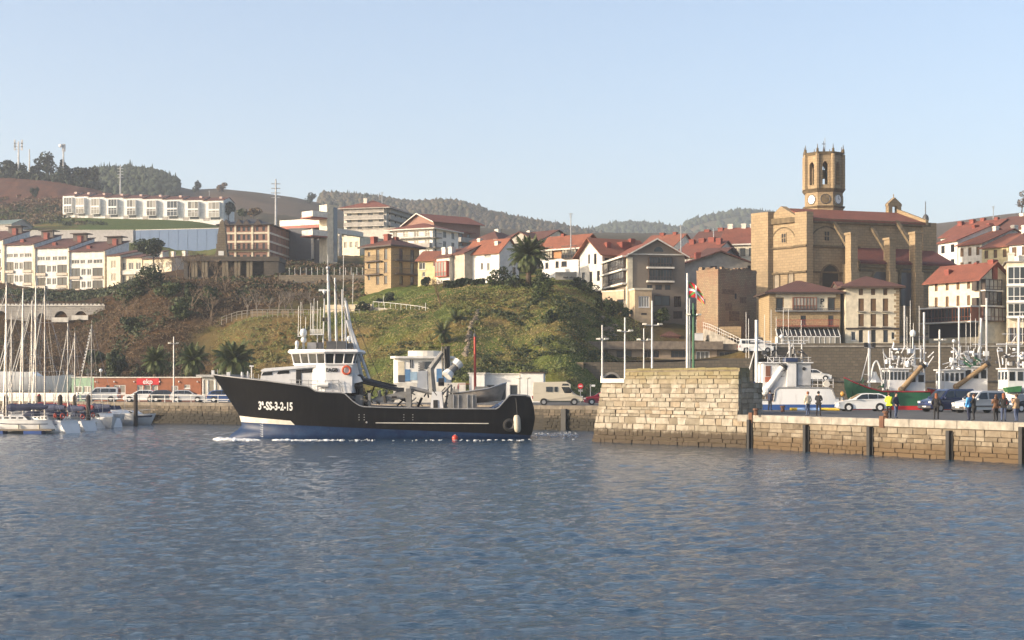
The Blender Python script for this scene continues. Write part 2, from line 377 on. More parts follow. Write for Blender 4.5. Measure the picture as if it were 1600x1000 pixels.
# ------------------------------------------------------------------ terrain
PROF = {
 -500: [(225, 604), (288, 522), (300, 512), (301, 476), (312, 474), (372, 452), (400, 432), (470, 392), (500, 362), (545, 345), (600, 312), (700, 274), (740, 282), (1000, 330)],
 0:    [(222, 604), (285, 536), (296.5, 528), (298.5, 478), (312, 475), (372, 453), (400, 432), (470, 394), (500, 362), (545, 346), (560, 337), (620, 305), (700, 275), (740, 283), (1000, 330)],
 110:  [(224, 604), (285, 530), (296.5, 520), (298.5, 478), (312, 475), (372, 458), (400, 440), (470, 394), (500, 359), (545, 344), (560, 338), (640, 300), (700, 284), (740, 292), (1000, 330)],
 165:  [(226, 604), (284, 515), (296, 502), (298.5, 478), (312, 472), (372, 456), (400, 440), (470, 395), (500, 358), (545, 343), (600, 325), (680, 300), (740, 305), (1000, 330)],
 230:  [(228, 604), (240, 560), (264, 475), (277, 444), (310, 436), (372, 430), (400, 425), (470, 396), (500, 358), (545, 343), (620, 332), (700, 318), (1000, 330)],
 330:  [(228, 604), (240, 570), (268, 470), (284, 442), (306, 436), (345, 420), (400, 410), (480, 396), (500, 359), (545, 345), (640, 338), (720, 325), (1000, 330)],
 366:  [(223, 604), (234, 562), (245, 497), (262, 492), (276, 468), (291, 444), (310, 436), (345, 412), (400, 400), (520, 368), (640, 348), (760, 328), (1000, 335)],
 400:  [(222, 604), (233, 560), (244, 493), (262, 490), (276, 468), (291, 444), (312, 436), (345, 410), (400, 398), (520, 368), (640, 350), (760, 330), (1000, 335)],
 480:  [(218, 604), (229, 560), (243, 493), (260, 490), (275, 467), (291, 448), (302, 442), (335, 415), (380, 402), (450, 388), (520, 372), (700, 345), (1000, 340)],
 560:  [(214, 604), (227, 555), (241, 493), (254, 484), (268, 462), (284, 449), (302, 440), (335, 420), (400, 398), (520, 372), (700, 350), (1000, 345)],
 640:  [(208, 604), (221, 552), (235, 493), (241, 482), (256, 452), (266, 447), (292, 440), (335, 420), (400, 398), (520, 376), (700, 355), (1000, 350)],
 720:  [(203, 604), (215, 560), (231, 492), (245, 448), (256, 441), (292, 436), (335, 420), (400, 398), (520, 378), (700, 362), (1000, 355)],
 820:  [(204, 604), (216, 560), (233, 485), (245, 449), (254, 440), (292, 432), (335, 415), (400, 398), (520, 382), (700, 370), (1000, 360)],
 885:  [(197, 604), (206, 562), (220, 497), (236, 452), (249, 441), (292, 426), (335, 410), (400, 396), (520, 384), (700, 372), (1000, 364)],
 915:  [(205, 604), (214, 566), (224, 530), (230, 500), (240, 462), (250, 446), (292, 427), (335, 410), (400, 396), (520, 384), (700, 372), (1000, 364)],
 950:  [(213, 604), (221, 566), (229, 533), (236, 500), (250, 482), (266, 448), (292, 428), (335, 410), (400, 396), (520, 384), (700, 372), (1000, 364)],
 1060: [(213, 604), (222, 566), (231, 535), (242, 503), (256, 497), (292, 450), (335, 412), (400, 396), (520, 384), (700, 372), (1000, 364)],
 1120: [(213, 604), (221, 566), (232, 538), (244, 514), (258, 510), (292, 460), (335, 416), (400, 396), (520, 384), (700, 372), (1000, 364)],
 1175: [(218.3, 604), (218.7, 543), (240, 536), (258, 530), (292, 480), (335, 420), (400, 398), (520, 384), (700, 372), (1000, 364)],
 1300: [(218.3, 604), (218.7, 543), (240, 540), (282, 505), (312, 435), (335, 410), (400, 380), (520, 372), (700, 365), (1000, 360)],
 1450: [(218.3, 604), (218.7, 543), (240, 540), (265, 500), (292, 440), (335, 400), (400, 375), (520, 360), (700, 350), (1000, 350)],
 1600: [(218.3, 604), (218.7, 543), (240, 540), (262, 500), (290, 440), (335, 400), (420, 352), (520, 340), (700, 332), (1000, 340)],
 2200: [(218.3, 604), (218.7, 543), (240, 540), (262, 500), (290, 440), (335, 400), (420, 352), (520, 340), (700, 332), (1000, 340)]}
_cols = sorted(PROF)
def _prof(px, Y):
    pr = PROF[px]; ys = [p[0] for p in pr]; zs = [ZP(p[1], p[0]) for p in pr]
    return np.interp(Y, [ys[0]-12, ys[0]-3]+ys, [1.0, 1.6]+zs)
_depths = np.concatenate([np.linspace(188, 320, 166), np.linspace(322, 560, 90), np.linspace(565, 1000, 50)])
_tab = np.array([_prof(c, _depths) for c in _cols])
_fpx = np.arange(-500, 2201, 5.0)
def _fine():
    c = np.array(_cols, float); j = np.clip(np.searchsorted(c, _fpx, side='right')-1, 0, len(c)-2); t = ((_fpx-c[j])/(c[j+1]-c[j]))[:, None]
    t = t*t*(3-2*t)*.5+t*.5; T = _tab[j]*(1-t)+_tab[j+1]*t; k = np.exp(-.5*(np.arange(-16, 17)/6.0)**2); k /= k.sum()
    S = np.apply_along_axis(lambda a: np.convolve(np.pad(a, 16, mode='edge'), k, 'valid'), 0, T)
    w = np.clip((_fpx-1120)/50, 0, 1)[:, None]; return S*(1-w)+T*w
_ftab = _fine()
def terrain_z(px, Y):
    x = np.clip((np.asarray(px, float)+500)/5.0, 0, len(_fpx)-1.001); Y = np.asarray(Y, float); j = x.astype(int); t = x-j
    k = np.clip(np.searchsorted(_depths, Y)-1, 0, len(_depths)-2); u = np.clip((Y-_depths[k])/(_depths[k+1]-_depths[k]), 0, 1)
    a = _ftab[j, k]*(1-u)+_ftab[j, k+1]*u; b_ = _ftab[j+1, k]*(1-u)+_ftab[j+1, k+1]*u
    return a*(1-t)+b_*t
def rough_amp(px, Y):
    px = np.asarray(px, float); Y = np.asarray(Y, float)
    wild = np.clip((1050-px)/60, 0, 1)*np.clip((Y-205)/8, 0, 1)
    flat = np.where((px > 345) & (px < 575) & (Y > 241) & (Y < 264), .1, 1.0)
    flat = np.where((px < 345) & (Y > 490) & (Y < 556), .15, flat)
    return wild*flat
def terrain_h(px, Y):
    X = (np.asarray(px, float)-800)/F*Y
    return terrain_z(px, Y)+rough_amp(px, Y)*((fbm(X/7, Y/7, 11, 4)-.5)*1.6+(fbm(X/1.7, Y/1.7, 23, 2)-.5)*.7)
def lerpc(a, b, t): return np.asarray(a)*(1-t[..., None])+np.asarray(b)*t[..., None]
def cover_col(px, Y):
    X = (px-800)/F*Y; n = fbm(X/9, Y/5, 41, 4); n2 = fbm(X/3, Y/3, 57, 3); n3 = fbm(X/25, Y/25, 77, 3)
    st = lambda a, lo, hi: np.clip((a-lo)/(hi-lo), 0, 1)
    green = lerpc((.085, .118, .026), (.14, .165, .042), n2); dry = lerpc((.18, .135, .05), (.24, .18, .07), n2)
    scrub = lerpc((.05, .036, .019), (.10, .062, .032), n2); dark = np.array((.028, .036, .014))
    c = lerpc(green, dry, st(n, .42, .66)); c = c*(1-st(n3, .55, .7)[..., None]*.55)+dark*(st(n3, .55, .7)[..., None]*.55)
    left = st(-px+(n3-.5)*160, -440, -320)*(Y < 450)                      # brown winter scrub on the western cliff
    c = c*(1-left[..., None])+scrub*left[..., None]
    och = st(px, 330, 380)*st(-px, -620, -560)*st(Y, 205, 212)*(Y < 243)*st(n, .38, .55)
    c = c*(1-och[..., None]*.6)+np.array((.19, .135, .055))*och[..., None]*.6
    lawn = ((Y > 243) & (Y < 300) & (px > 560) & (px < 780)).astype(float)*.7
    c = c*(1-lawn[..., None])+lerpc((.075, .115, .022), (.10, .135, .03), n2)*lawn[..., None]
    up = ((Y > 262) & (Y < 420) & (px > 330) & (px < 565)).astype(float)*.7
    c = c*(1-up[..., None])+lerpc((.04, .042, .02), (.085, .05, .03), n)*up[..., None]
    lw = ((Y > 492) & (Y < 552) & (px > 120) & (px < 350)).astype(float)
    c = c*(1-lw[..., None])+np.array((.085, .125, .03))*lw[..., None]
    fld = ((Y > 575) & (px < 190)).astype(float); rowst = .5+.5*np.sin(X*1.3+Y*.25)
    c = c*(1-fld[..., None])+lerpc((.13, .062, .042), (.18, .085, .052), rowst*.5+n*.5)*fld[..., None]
    mid = ((Y > 552) & (px >= 190)).astype(float); c = c*(1-mid[..., None])+lerpc((.07, .06, .035), (.10, .085, .045), n)*mid[..., None]
    twn = st(px, 1000, 1090)*(Y > 215)*st(Y, 242, 246); c = c*(1-twn[..., None])+np.array((.16, .145, .125))*twn[..., None]
    bank = st(px, 960, 990)*(Y < 244); c = c*(1-bank[..., None])+lerpc((.12, .085, .045), (.10, .10, .035), n)*bank[..., None]
    return c
def build_terrain():
    px = np.concatenate([np.arange(-500, 0, 20), np.arange(0, 1180, 5), np.arange(1180, 2200, 14)]).astype(float)
    Y, PX = np.meshgrid(_depths, px, indexing='ij'); X = (PX-800)/F*Y; Z = terrain_h(PX, Y)
    me = grid_mesh('hillside', np.stack([X, Y, Z], -1), len(_depths), len(px), cover_col(PX, Y))
    tag(link(me, 'hillside', covermat('hillside_cover')), kind='structure')
build_terrain()

# ------------------------------------------------------------------ far ridges and their woods
def blob_template(cone):
    bm = bmesh.new(); bmesh.ops.create_icosphere(bm, subdivisions=1, radius=1)
    V = np.array([v.co[:] for v in bm.verts]); Fq = np.array([[v.index for v in f.verts] for f in bm.faces]); bm.free()
    if cone: s = np.clip(1-(V[:, 2]+1)/2, .12, 1); V[:, 0] *= s*1.1; V[:, 1] *= s*1.1; V[:, 2] *= 1.5
    return V, Fq
BT = [blob_template(False), blob_template(True)]
def ridge(name, pts, Y, mat_cols, wood=0, woodname=None, wcols=None, wrange=None, tsize=6, depth=.35, cones=.5, seed=1, bare=None):
    pxs = np.arange(pts[0][0], pts[-1][0]+1, 7.0); sk = np.interp(pxs, [p[0] for p in pts], [p[1] for p in pts])
    tt = np.concatenate([np.linspace(0, 1, 34), [1.05, 1.12, 1.25]]); T, PX = np.meshgrid(tt, pxs, indexing='ij'); SK = np.broadcast_to(sk, T.shape)
    YY = Y*(1-depth)+Y*depth*T; zr = ZP(SK, Y)-1.0
    X = (PX-800)/F*Y*(YY/Y)
    Z = np.where(T <= 1, H+(zr-H)*(YY/Y)*(np.sin(np.clip(T, 0, 1)*math.pi/2))**.8-(1-T)*8, zr-(T-1)*zr*1.2)+(fbm(X/90, YY/90, seed, 4)-.5)*Y*.012*np.clip(1-T, 0, 1)*1.2
    n = fbm(X/70, YY/70, seed+9, 4); col = lerpc(mat_cols[0], mat_cols[1], np.clip((n-.3)*2.5, 0, 1))
    me = grid_mesh(name, np.stack([X, YY, Z], -1), len(tt), len(pxs), col)
    tag(link(me, name, covermat(name+'_cover', s1=.05, s2=.01, amp=.4)), kind='structure')
    if not wood: return
    rg = np.random.default_rng(seed); Vs = []; Fs = []; k = 0; a, b_ = wrange or (pts[0][0], pts[-1][0])
    for i in range(wood):
        px = rg.uniform(a, b_); t = 1-abs(rg.normal(0, .22)) if i % 2 else 1-abs(rg.normal(0, .03))
        if t < .3: continue
        ii = np.interp(px, pxs, np.arange(len(pxs))); jj = np.interp(t, tt, np.arange(len(tt))); i0, j0 = int(ii), int(jj)
        if bare is not None and bare(px, t): continue
        x, y, z = X[j0, i0], YY[j0, i0], Z[j0, i0]; x = (px-800)/F*y
        tv, tf = BT[1 if rg.random() < cones else 0]; s = tsize*rg.uniform(.6, 1.25)
        V = tv*np.array([s*.62, s*.62, s*.75])*rg.uniform(.8, 1.2, 3)*(1+rg.normal(0, .16, (len(tv), 1)))+np.array([x, y, z+s*.45])
        Vs.append(V); Fs.append(tf+k); k += len(V)
    me = tris_mesh(woodname, np.concatenate(Vs), np.concatenate(Fs))
    o = link(me, woodname, leafmat(woodname+'_leaves', wcols[0], wcols[1], rough=.9))
    tag(o, wcols[2], 'woodland', kind='stuff')
ridge('far_hills', [(700, 392), (840, 384), (900, 370), (945, 358), (980, 354), (1012, 356), (1060, 363), (1075, 352), (1110, 342), (1150, 335), (1180, 335), (1260, 345), (1400, 372), (1600, 380), (1900, 370)], 1900,
      [(.05, .06, .03), (.11, .09, .05)], 2300, 'far_wood', [(.022, .034, .016), (.04, .05, .022), 'dark wood covering the farthest hills left of the church'], (900, 1300), 6, cones=.1, seed=3,
      bare=lambda px, t: 1080 < px < 1190 and .80 < t < .93)
ridge('wooded_hill', [(420, 340), (480, 322), (505, 307), (560, 311), (600, 316), (640, 321), (690, 318), (720, 322), (760, 336), (800, 345), (860, 355), (900, 363), (960, 376), (1100, 390)], 1350,
      [(.06, .05, .03), (.10, .075, .045)], 3700, 'hill_wood', [(.03, .036, .016), (.085, .062, .035), 'bare and evergreen trees along the long hill behind the town'], (500, 1000), 4.2, cones=.08, seed=5)
ridge('brown_hill', [(-300, 300), (100, 286), (150, 272), (200, 270), (240, 275), (264, 286), (300, 294), (340, 292), (400, 298), (460, 306), (500, 315), (560, 334), (640, 352), (760, 372)], 1000,
      [(.075, .06, .038), (.12, .085, .055)], 1500, 'pine_wood', [(.02, .032, .016), (.035, .045, .02), 'dark pine wood on the left skyline beyond the white terrace'], (146, 276), 4, cones=.15, seed=8)

# ------------------------------------------------------------------ leaves
def leaf_quads(C, N, S, rg, asp=.6):
    """centres, normals, sizes -> vertices of small leaf faces"""
    n = len(C); A = rg.normal(size=(n, 3)); A -= N*np.sum(A*N, 1, keepdims=True); A /= np.linalg.norm(A, axis=1, keepdims=True)+1e-9
    B = np.cross(N, A); a = A*S[:, None]; b_ = B*(S*asp)[:, None]
    V = np.stack([C-a*.5, C-b_*.5+a*.1, C+a*.5, C+b_*.5+a*.1], 1).reshape(-1, 3)
    return V, np.arange(4*n).reshape(-1, 4)
def crown_points(c, r, n, rg, blobs=9, flat=.0):
    c = np.array(c, float); r = np.array(r, float)
    bc = rg.normal(size=(blobs, 3)); bc /= np.linalg.norm(bc, axis=1, keepdims=True); bc *= rg.uniform(.35, .72, (blobs, 1)); bc[:, 2] = np.maximum(bc[:, 2], -.45)
    br = rg.uniform(.3, .5, blobs); w = rg.integers(0, blobs, n)
    d = rg.normal(size=(n, 3)); d /= np.linalg.norm(d, axis=1, keepdims=True)
    q = bc[w]+d*(br[w]*rg.uniform(.55, 1.0, n)**.5)[:, None]
    N = d*.7+rg.normal(size=(n, 3))*.5+np.array([0, 0, .35]); N /= np.linalg.norm(N, axis=1, keepdims=True)
    return c+q*r, N
BARK = paint('bark', (.075, .058, .045), rough=.95, var=.4, scale=4)
BARKL = paint('pale_bark', (.22, .185, .15), rough=.95, var=.3, scale=4)
LEAFD = leafmat('dark_leaves', (.014, .024, .008), (.035, .052, .016)); LEAFM = leafmat('mid_leaves', (.028, .045, .012), (.065, .085, .022))
LEAFB = leafmat('brown_leaves', (.075, .048, .022), (.14, .085, .04), (.05, .05, .02)); LEAFP = leafmat('pine_leaves', (.012, .022, .012), (.028, .042, .02))
def tree(label, px, py, Y, h, rx, rz_, leaf=LEAFM, n=1600, size=.45, cat='tree', name='broadleaf_tree', group=None, crown_low=.35, seed=None, blobs=9, z=None):
    rg = np.random.default_rng(seed if seed is not None else int(px*7+py)); b0 = P(px, py, Y)
    if z is not None: b0.z = z
    t = thing(name, label, cat, b0, group); tr = MB(); ch = h-rz_
    top = b0+Vector((rg.normal(0, .1*rx), 0, ch)); tr.tube(b0-Vector((0, 0, .5)), b0.lerp(top, .55), .035*h*.7+.05, .025*h*.6+.04, 8); tr.tube(b0.lerp(top, .55), top, .025*h*.6+.04, .02+.008*h, 7)
    for i in range(6):
        a = rg.uniform(0, 6.28); s = b0.lerp(top, rg.uniform(.45, .9)); tr.tube(s, s+Vector((math.cos(a)*rx*.6, math.sin(a)*rx*.6, rz_*rg.uniform(.2, .7))), .012*h+.02, .02, 5)
    tr.build('trunk', BARK, t)
    C, N = crown_points((top.x, top.y, b0.z+h-rz_), (rx, rx, rz_), n, rg, blobs)
    V, Fq = leaf_quads(C, N, rg.uniform(.6, 1.4, n)*size, rg, .75); me = tris_mesh('crown', V-np.array(b0), Fq); link(me, 'crown', leaf, t); return t
def bush(label, px, py, Y, rx, rz_, leaf=LEAFD, n=500, size=.35, name='bush', cat='bush', group=None, z=None, ry=None):
    rg = np.random.default_rng(int(px*13+py*3)); b0 = P(px, py, Y)
    if z is not None: b0.z = z
    t = thing(name, label, cat, b0, group); m = MB()
    for i in range(5):
        a = rg.uniform(0, 6.28); m.tube(b0-Vector((0, 0, .3)), b0+Vector((math.cos(a)*rx*.5, math.sin(a)*rx*.4, rz_*1.1)), .05, .015, 5)
    m.build('stems', BARK, t)
    C, N = crown_points((b0.x, b0.y, b0.z+rz_*.85), (rx, ry or rx*.8, rz_), n, rg, 8)
    V, Fq = leaf_quads(C, N, rg.uniform(.6, 1.4, n)*size, rg, .8); link(tris_mesh('foliage', V-np.array(b0), Fq), 'foliage', leaf, t); return t
def bare_tree(label, px, py, Y, h, spread=.45, mat=BARKL, levels=5, group=None, seed=1, r0=None, z=None, name='bare_tree', lean=0.0):
    rg = random.Random(seed); b0 = P(px, py, Y)
    if z is not None: b0.z = z
    t = thing(name, label, 'tree', b0, group); tr = MB(); tw = MB()
    def grow(p, d, L, r, lv):
        e = p+d*L; (tr if lv >= levels-1 else tw).tube(p, e, r, r*.7, 6 if lv >= levels-1 else 3, caps=False)
        if lv == 0: return
        for i in range(3 if lv > 1 else 4):
            nd = (d+Vector((rg.gauss(0, spread), rg.gauss(0, spread), rg.gauss(.12, spread*.6)))).normalized(); grow(p.lerp(e, rg.uniform(.6, 1)), nd, L*rg.uniform(.55, .8), max(r*.6, .012), lv-1)
    grow(b0-Vector((0, 0, .3)), Vector((lean, 0, 1)).normalized(), h*.36, r0 or h*.022, levels)
    tr.build('trunk', mat, t, uv=False); tw.build('branches', mat, t, uv=False); return t

# ------------------------------------------------------------------ quay, inner harbour edge, pier and mole
QZ = 2.5
QA, QB = Vector((-38.75, 186, 0)), Vector((5.33, 160, 0))
def Q(t, z=0.0, back=0.0):
    p = QA+(QB-QA)*t; d = (QB-QA).normalized(); n = Vector((-d.y, d.x, 0)); p = p+n*back; p.z = z; return p
QSTONE = masonry('quay_stone', (.135, .105, .07), (.085, .068, .046), (.05, .042, .03), .9, .4, .05, stain=.7, patch=(.05, .042, .03), bump=.8, tide=(1.5, 2.3, (.024, .02, .013)))
RSTONE = masonry('retaining_stone', (.19, .155, .105), (.13, .105, .072), (.10, .085, .065), .75, .42, .04, stain=.6, patch=(.07, .06, .045), bump=.6)
poly = [Q(-2.6), Q(1.36), Vector((25, 196, 0)), Vector((150, 192, 0)), Vector((150, 262, 0)), Vector((-149, 300, 0))]
m = MB(); m.prism([p+Vector((0, 0, QZ-.35)) for p in poly], (0, 0, .35)); tag(m.build('quay_road', ASPH), kind='structure')
q = thing('quay_wall', 'long weedy stone quay wall behind the black fishing ship', 'quay wall', Q(.5))
m = MB(); d = (QB-QA).normalized(); nn = Vector((-d.y, d.x, 0))
m.obox(Q(-2.6, -2.5, -.05), d*((QB-QA).length*3.96), nn*1.0, (0, 0, QZ-.35+2.5)); m.build('wall', QSTONE, q)
L_ = (QB-QA).length*3.96
n_ = int(L_/2.6)
for i in range(n_):
    m = MB(); s0 = Q(-2.6, QZ-.352, -.13)+d*(i*L_/n_+.02); m.obox(s0, d*(L_/n_-.04), nn*.75, (0, 0, .40+.012*(i % 3))); m.build('coping_slab', paint('old_coping', (.23, .195, .15), rough=.9, var=.35, dirt=.5), q)
for px in (878, 470, 720):
    Yq = 161.2 if px == 878 else None
    t_ = {878: 1.0, 470: .25, 720: .72}[px]; m = MB(); m.obox(Q(t_, -1, -.5), d*.55, nn*.36, (0, 0, QZ+.7)); m.build('fender_post', BLACK, q)
rg = random.Random(4)
# railing along the marina quay
rl = thing('quay_railing', 'white two-rail tubular railing along the marina quay edge', 'railing', Q(-.3, QZ, .5))
m = MB()
for zz in (.45, .95): m.tube(Q(-1.1, QZ+zz, .45), Q(.45, QZ+zz, .45), .045, n=6)
m.build('rail', WHITE, rl)
for i in range(38):
    m = MB(); p = Q(-1.1+i*1.55/37, QZ, .45); m.tube(p, p+Vector((0, 0, 1.0)), .055, n=6); m.build('post', WHITE, rl)
# inner harbour edge (right), behind the moored trawlers, and upper parking ledge
iw = thing('inner_quay', 'raised parking ledge under the town wall behind the moored trawlers', 'quay', (60, 200, 0))
m = MB(); m.obox((25.2, 198, -2.5), (124, -4, 0), (0, 19, 0), (0, 0, 7.6)); m.build('ledge', [RSTONE], iw)
m = MB(); m.obox((25.2, 197.8, 5.1), (124, -4, 0), (0, 19.2, 0), (0, 0, .14)); m.build('paving', ASPH, iw)

# the pier: front line from PA to PB
PZ = 2.48
PA, PB = Vector((17.7, 115.2, 0)), Vector((43.5, 69.2, 0)); pd = (PB-PA).normalized(); pn = Vector((-pd.y, pd.x, 0))   # pn points inland
def PP(s, z=0.0, back=0.0): p = PA+pd*s+pn*back; p.z = z; return p
m = MB(); m.prism([PP(0, PZ-.4, .9), PP(52, PZ-.4, .9), Vector((80, 70, PZ-.4)), Vector((80, 137, PZ-.4)), Vector((19.6, 137.5, PZ-.4)), Vector((18.4, 119.5, PZ-.4))], (0, 0, .4))
tag(m.build('pier_road', ASPH), kind='structure')
STONE_Q = stonemat('quay_block', [(.10, .08, .055), (.15, .12, .085), (.19, .155, .11), (.12, .10, .07), (.085, .07, .05)], tide=(1.55, 2.1, (.026, .022, .014)))
STONE_P = stonemat('pier_stone', [(.12, .095, .062), (.19, .152, .105), (.25, .205, .145), (.15, .12, .082), (.29, .25, .19), (.10, .08, .055)], tide=(1.0, 1.7, (.085, .055, .026)))
STONE_M = stonemat('mole_stone', [(.24, .20, .145), (.33, .295, .235), (.38, .345, .285), (.28, .225, .155), (.40, .37, .31), (.29, .265, .21), (.20, .17, .125)], tide=(1.35, 1.75, (.045, .032, .018)), moss=(3.9, 5.6, (.15, .125, .045)))
MORTAR = paint('lime_mortar', (.20, .165, .115), rough=.95, var=.35); MORTARD = paint('wet_mortar', (.13, .10, .065), rough=.95, var=.35)
def stone_unit(seed):
    rg = random.Random(seed); j = lambda a: rg.uniform(-a, a); b = MB(); ins = .028
    bk = [(-.5, .5, -.5), (.5, .5, -.5), (.5, .5, .5), (-.5, .5, .5)]
    md = [(x*.995+j(.02), -.25+j(.1), z*.99+j(.02)) for x, _, z in bk]
    fr = [(x*(1-2*ins)+j(.035), -.5+j(.12), z*(1-2*ins*1.6)+j(.05)) for x, _, z in bk]
    b.add(bk+md+fr, [(0, 1, 5, 4), (1, 2, 6, 5), (2, 3, 7, 6), (3, 0, 4, 7), (4, 5, 9, 8), (5, 6, 10, 9), (6, 7, 11, 10), (7, 4, 8, 11), (8, 9, 10, 11)])
    return b
def stone_meshes(mat, n=14):
    out = []
    for i in range(n): me = stone_unit(i).mesh('stone', uv=False); me.materials.append(mat); out.append(me)
    return out
SM_P = stone_meshes(STONE_P); SM_M = stone_meshes(STONE_M)
def lay(parent, O, u, inward, z0, rows, umin, umax, meshes, wr, rg, depth=.30, proud=.03, lean=0.0, gap=.016):
    """courses of stones on the plane through O along u; rows = list of course heights"""
    z = z0; base = wloc(parent); ang = math.atan2(u.y, u.x)
    for k, hgt in enumerate(rows):
        s = umin(z+hgt/2) + (0 if k % 2 else -rg.uniform(.1, .5)); e = umax(z+hgt/2); lo = umin(z+hgt/2)
        while s < e-.12:
            w = rg.uniform(*wr); a = max(s, lo); b_ = min(s+w, e)
            if e-b_ < .3: b_ = e
            if b_-a > .15:
                pr = proud*rg.uniform(.1, 1.6); c = O+u*((a+b_)/2)+inward*(depth/2-pr+lean*(z+hgt/2)); c = Vector((c.x, c.y, z+hgt/2))
                inst(rg.choice(meshes), 'stone', parent, c-base, (0, 0, ang), (b_-a-gap, depth, hgt-gap))
            s = b_ if b_ == e else s+w
        z += hgt
rg = random.Random(21)
pier = thing('stone_pier', 'low ochre stone pier wall with black fender posts and concrete coping', 'pier', PP(14))
m = MB(); m.obox(PP(0, -2.5, .06), pd*52, pn*1.2, (0, 0, PZ-.5+2.5)); m.build('core', MORTARD, pier)
lay(pier, PP(0), pd, pn, -.15, [.42, .27, .40, .31, .26, .42], lambda z: 0.05, lambda z: 33.0, SM_P, (.45, 1.6), rg)
s = 0.0
while s < 34:
    w = rg.uniform(1.9, 3.0); m = MB(); m.obox(PP(s+.015, PZ-.50, -.06+rg.uniform(0, .03)), pd*(w-.03), pn*1.05, (0, 0, .50+rg.uniform(0, .012))); m.build('coping_slab', CONC, pier); s += w
def fpost(px):      # distance along the pier front of a photo column
    r = ray(px, 600); return (PA.x*r.y-PA.y*r.x)/(pd.y*r.x-pd.x*r.y)
for px, top in ((1174, .35), (1262, .58), (1362, .55), (1486, .62), (1600, .25)):
    s = fpost(px); m = MB(); m.obox(PP(s-.14, -1.2, -.34), pd*.28, pn*.36, (0, 0, PZ-top+1.2)); m.obox(PP(s-.24, -1.2, -.12), pd*.48, pn*.13, (0, 0, PZ-top+1.1)); m.build('fender_post', BLACK, pier)
for px in (1174, 1379):
    s = fpost(px); m = MB(); m.obox(PP(s-.2, PZ-.58, -.13), pd*.42, pn*.10, (0, 0, .72)); m.obox(PP(s-.2, PZ+.13, -.13), pd*.42, pn*.5, (0, 0, .05)); m.build('rusty_plate', RUST, pier)
# rough blocks of the far quay where it shows beside the ship
SM_Q = stone_meshes(STONE_Q, 10); qL = (QB-QA).length
for ta, tb in ((-.13, .19), (.955, 1.1)): lay(q, Q(0, 0, -.08), d, nn, -.1, [.34, .28, .36, .30, .33, .27, .36], lambda z: ta*qL, lambda z: tb*qL, SM_Q, (.35, 1.0), rg, depth=.3, proud=.05)
# mole
M0 = Vector((6.67, 128, 0)); M1 = Vector((17.62, 115.3, 0)); mu = (M1-M0).normalized(); mn = Vector((-mu.y, mu.x, 0)); ML = (M1-M0).length
def MM(s, z=0.0, back=0.0): p = M0+mu*s+mn*back; p.z = z; return p
def ms(px): r = ray(px, 600); return (M0.x*r.y-M0.y*r.x)/(mu.y*r.x-mu.x*r.y)
BAT = .045                                                  # the face leans back
ZT, ZL = ZP(576, 121.5), ZP(598, 127)
sl, sr = ms(973), ms(1152)
mole = thing('stone_mole', 'tall pale stone mole head with mossy top beside the ship', 'mole', MM(7))
def umin(z): return .0+ (z/ZL)*.95 if z < ZL else sl
m = MB()
def slab(sa0, sa1, sb, z0, z1, thick): # battered block: left edge sa0 (bottom) to sa1 (top)
    f = [MM(sa0, z0, .07+BAT*z0), MM(sb, z0, .07+BAT*z0), MM(sb, z1, .07+BAT*z1), MM(sa1, z1, .07+BAT*z1)]
    m.add(f+[p+mn*thick for p in f], [(0, 1, 2, 3), (7, 6, 5, 4), (0, 4, 5, 1), (1, 5, 6, 2), (2, 6, 7, 3), (3, 7, 4, 0)])
slab(-.55, 0, ML, -2.5, 0, 6.0); slab(0, umin(ZL-.01), ML, 0, PZ-.02, 5.0); slab(umin(PZ), umin(ZL-.01), sr-.02, PZ-.02, ZL, 2.6); slab(sl, sl, sr-.02, ZL, ZT-.12, 1.05)
m.build('core', MORTAR, mole)
rows = []; z = -.25
while z < PZ-.5: h = rg.uniform(.30, .60); rows.append(h); z += h
lay(mole, MM(0), mu, mn, -.25, rows, lambda z: umin(max(z, 0)), lambda z: ML-.02, SM_M, (.4, 1.5), rg, depth=.32, proud=.05, lean=BAT)
rows2 = []; z2 = z
while z2 < ZT-.25: h = min(rg.uniform(.22, .46), max(.2, ZT-z2)); rows2.append(h); z2 += h
lay(mole, MM(0), mu, mn, z, rows2, umin, lambda z: sr, SM_M, (.32, 1.35), rg, depth=.32, proud=.05, lean=BAT)
# end face of the parapet (in its own shade) and top course
me_rows = []; z3 = PZ
while z3 < ZT-.2: h = rg.uniform(.3, .45); me_rows.append(h); z3 += h
lay(mole, MM(sr, 0, .05+BAT*4), mn, -mu, PZ, me_rows, lambda z: 0.25, lambda z: (1.2 if z > ZL else 2.7), SM_M, (.4, .9), rg, depth=.3, proud=.02)
s = sl
while s < sr-.1:
    w = min(rg.uniform(.8, 1.5), sr-s); m = MB(); m.obox(MM(s+.01, ZT-.12, BAT*ZT+.02), mu*(w-.02), mn*1.1, (0, 0, .14+rg.uniform(-.02, .05))); m.build('coping_slab', MATS['mole_stone'], mole); s += w
m = MB(); m.obox(MM(umin(ZL-.01)-.1, ZL, BAT*ZL-.06), mu*(sl-umin(ZL-.01)+.1), mn*2.6, (0, 0, .34)); m.build('end_coping', OFFWH, mole)
m = MB(); s = sr; m.obox(MM(s, PZ-.5, .02), mu*(ML-s+.05), mn*1.0, (0, 0, .5)); m.build('low_coping', CONC, mole)

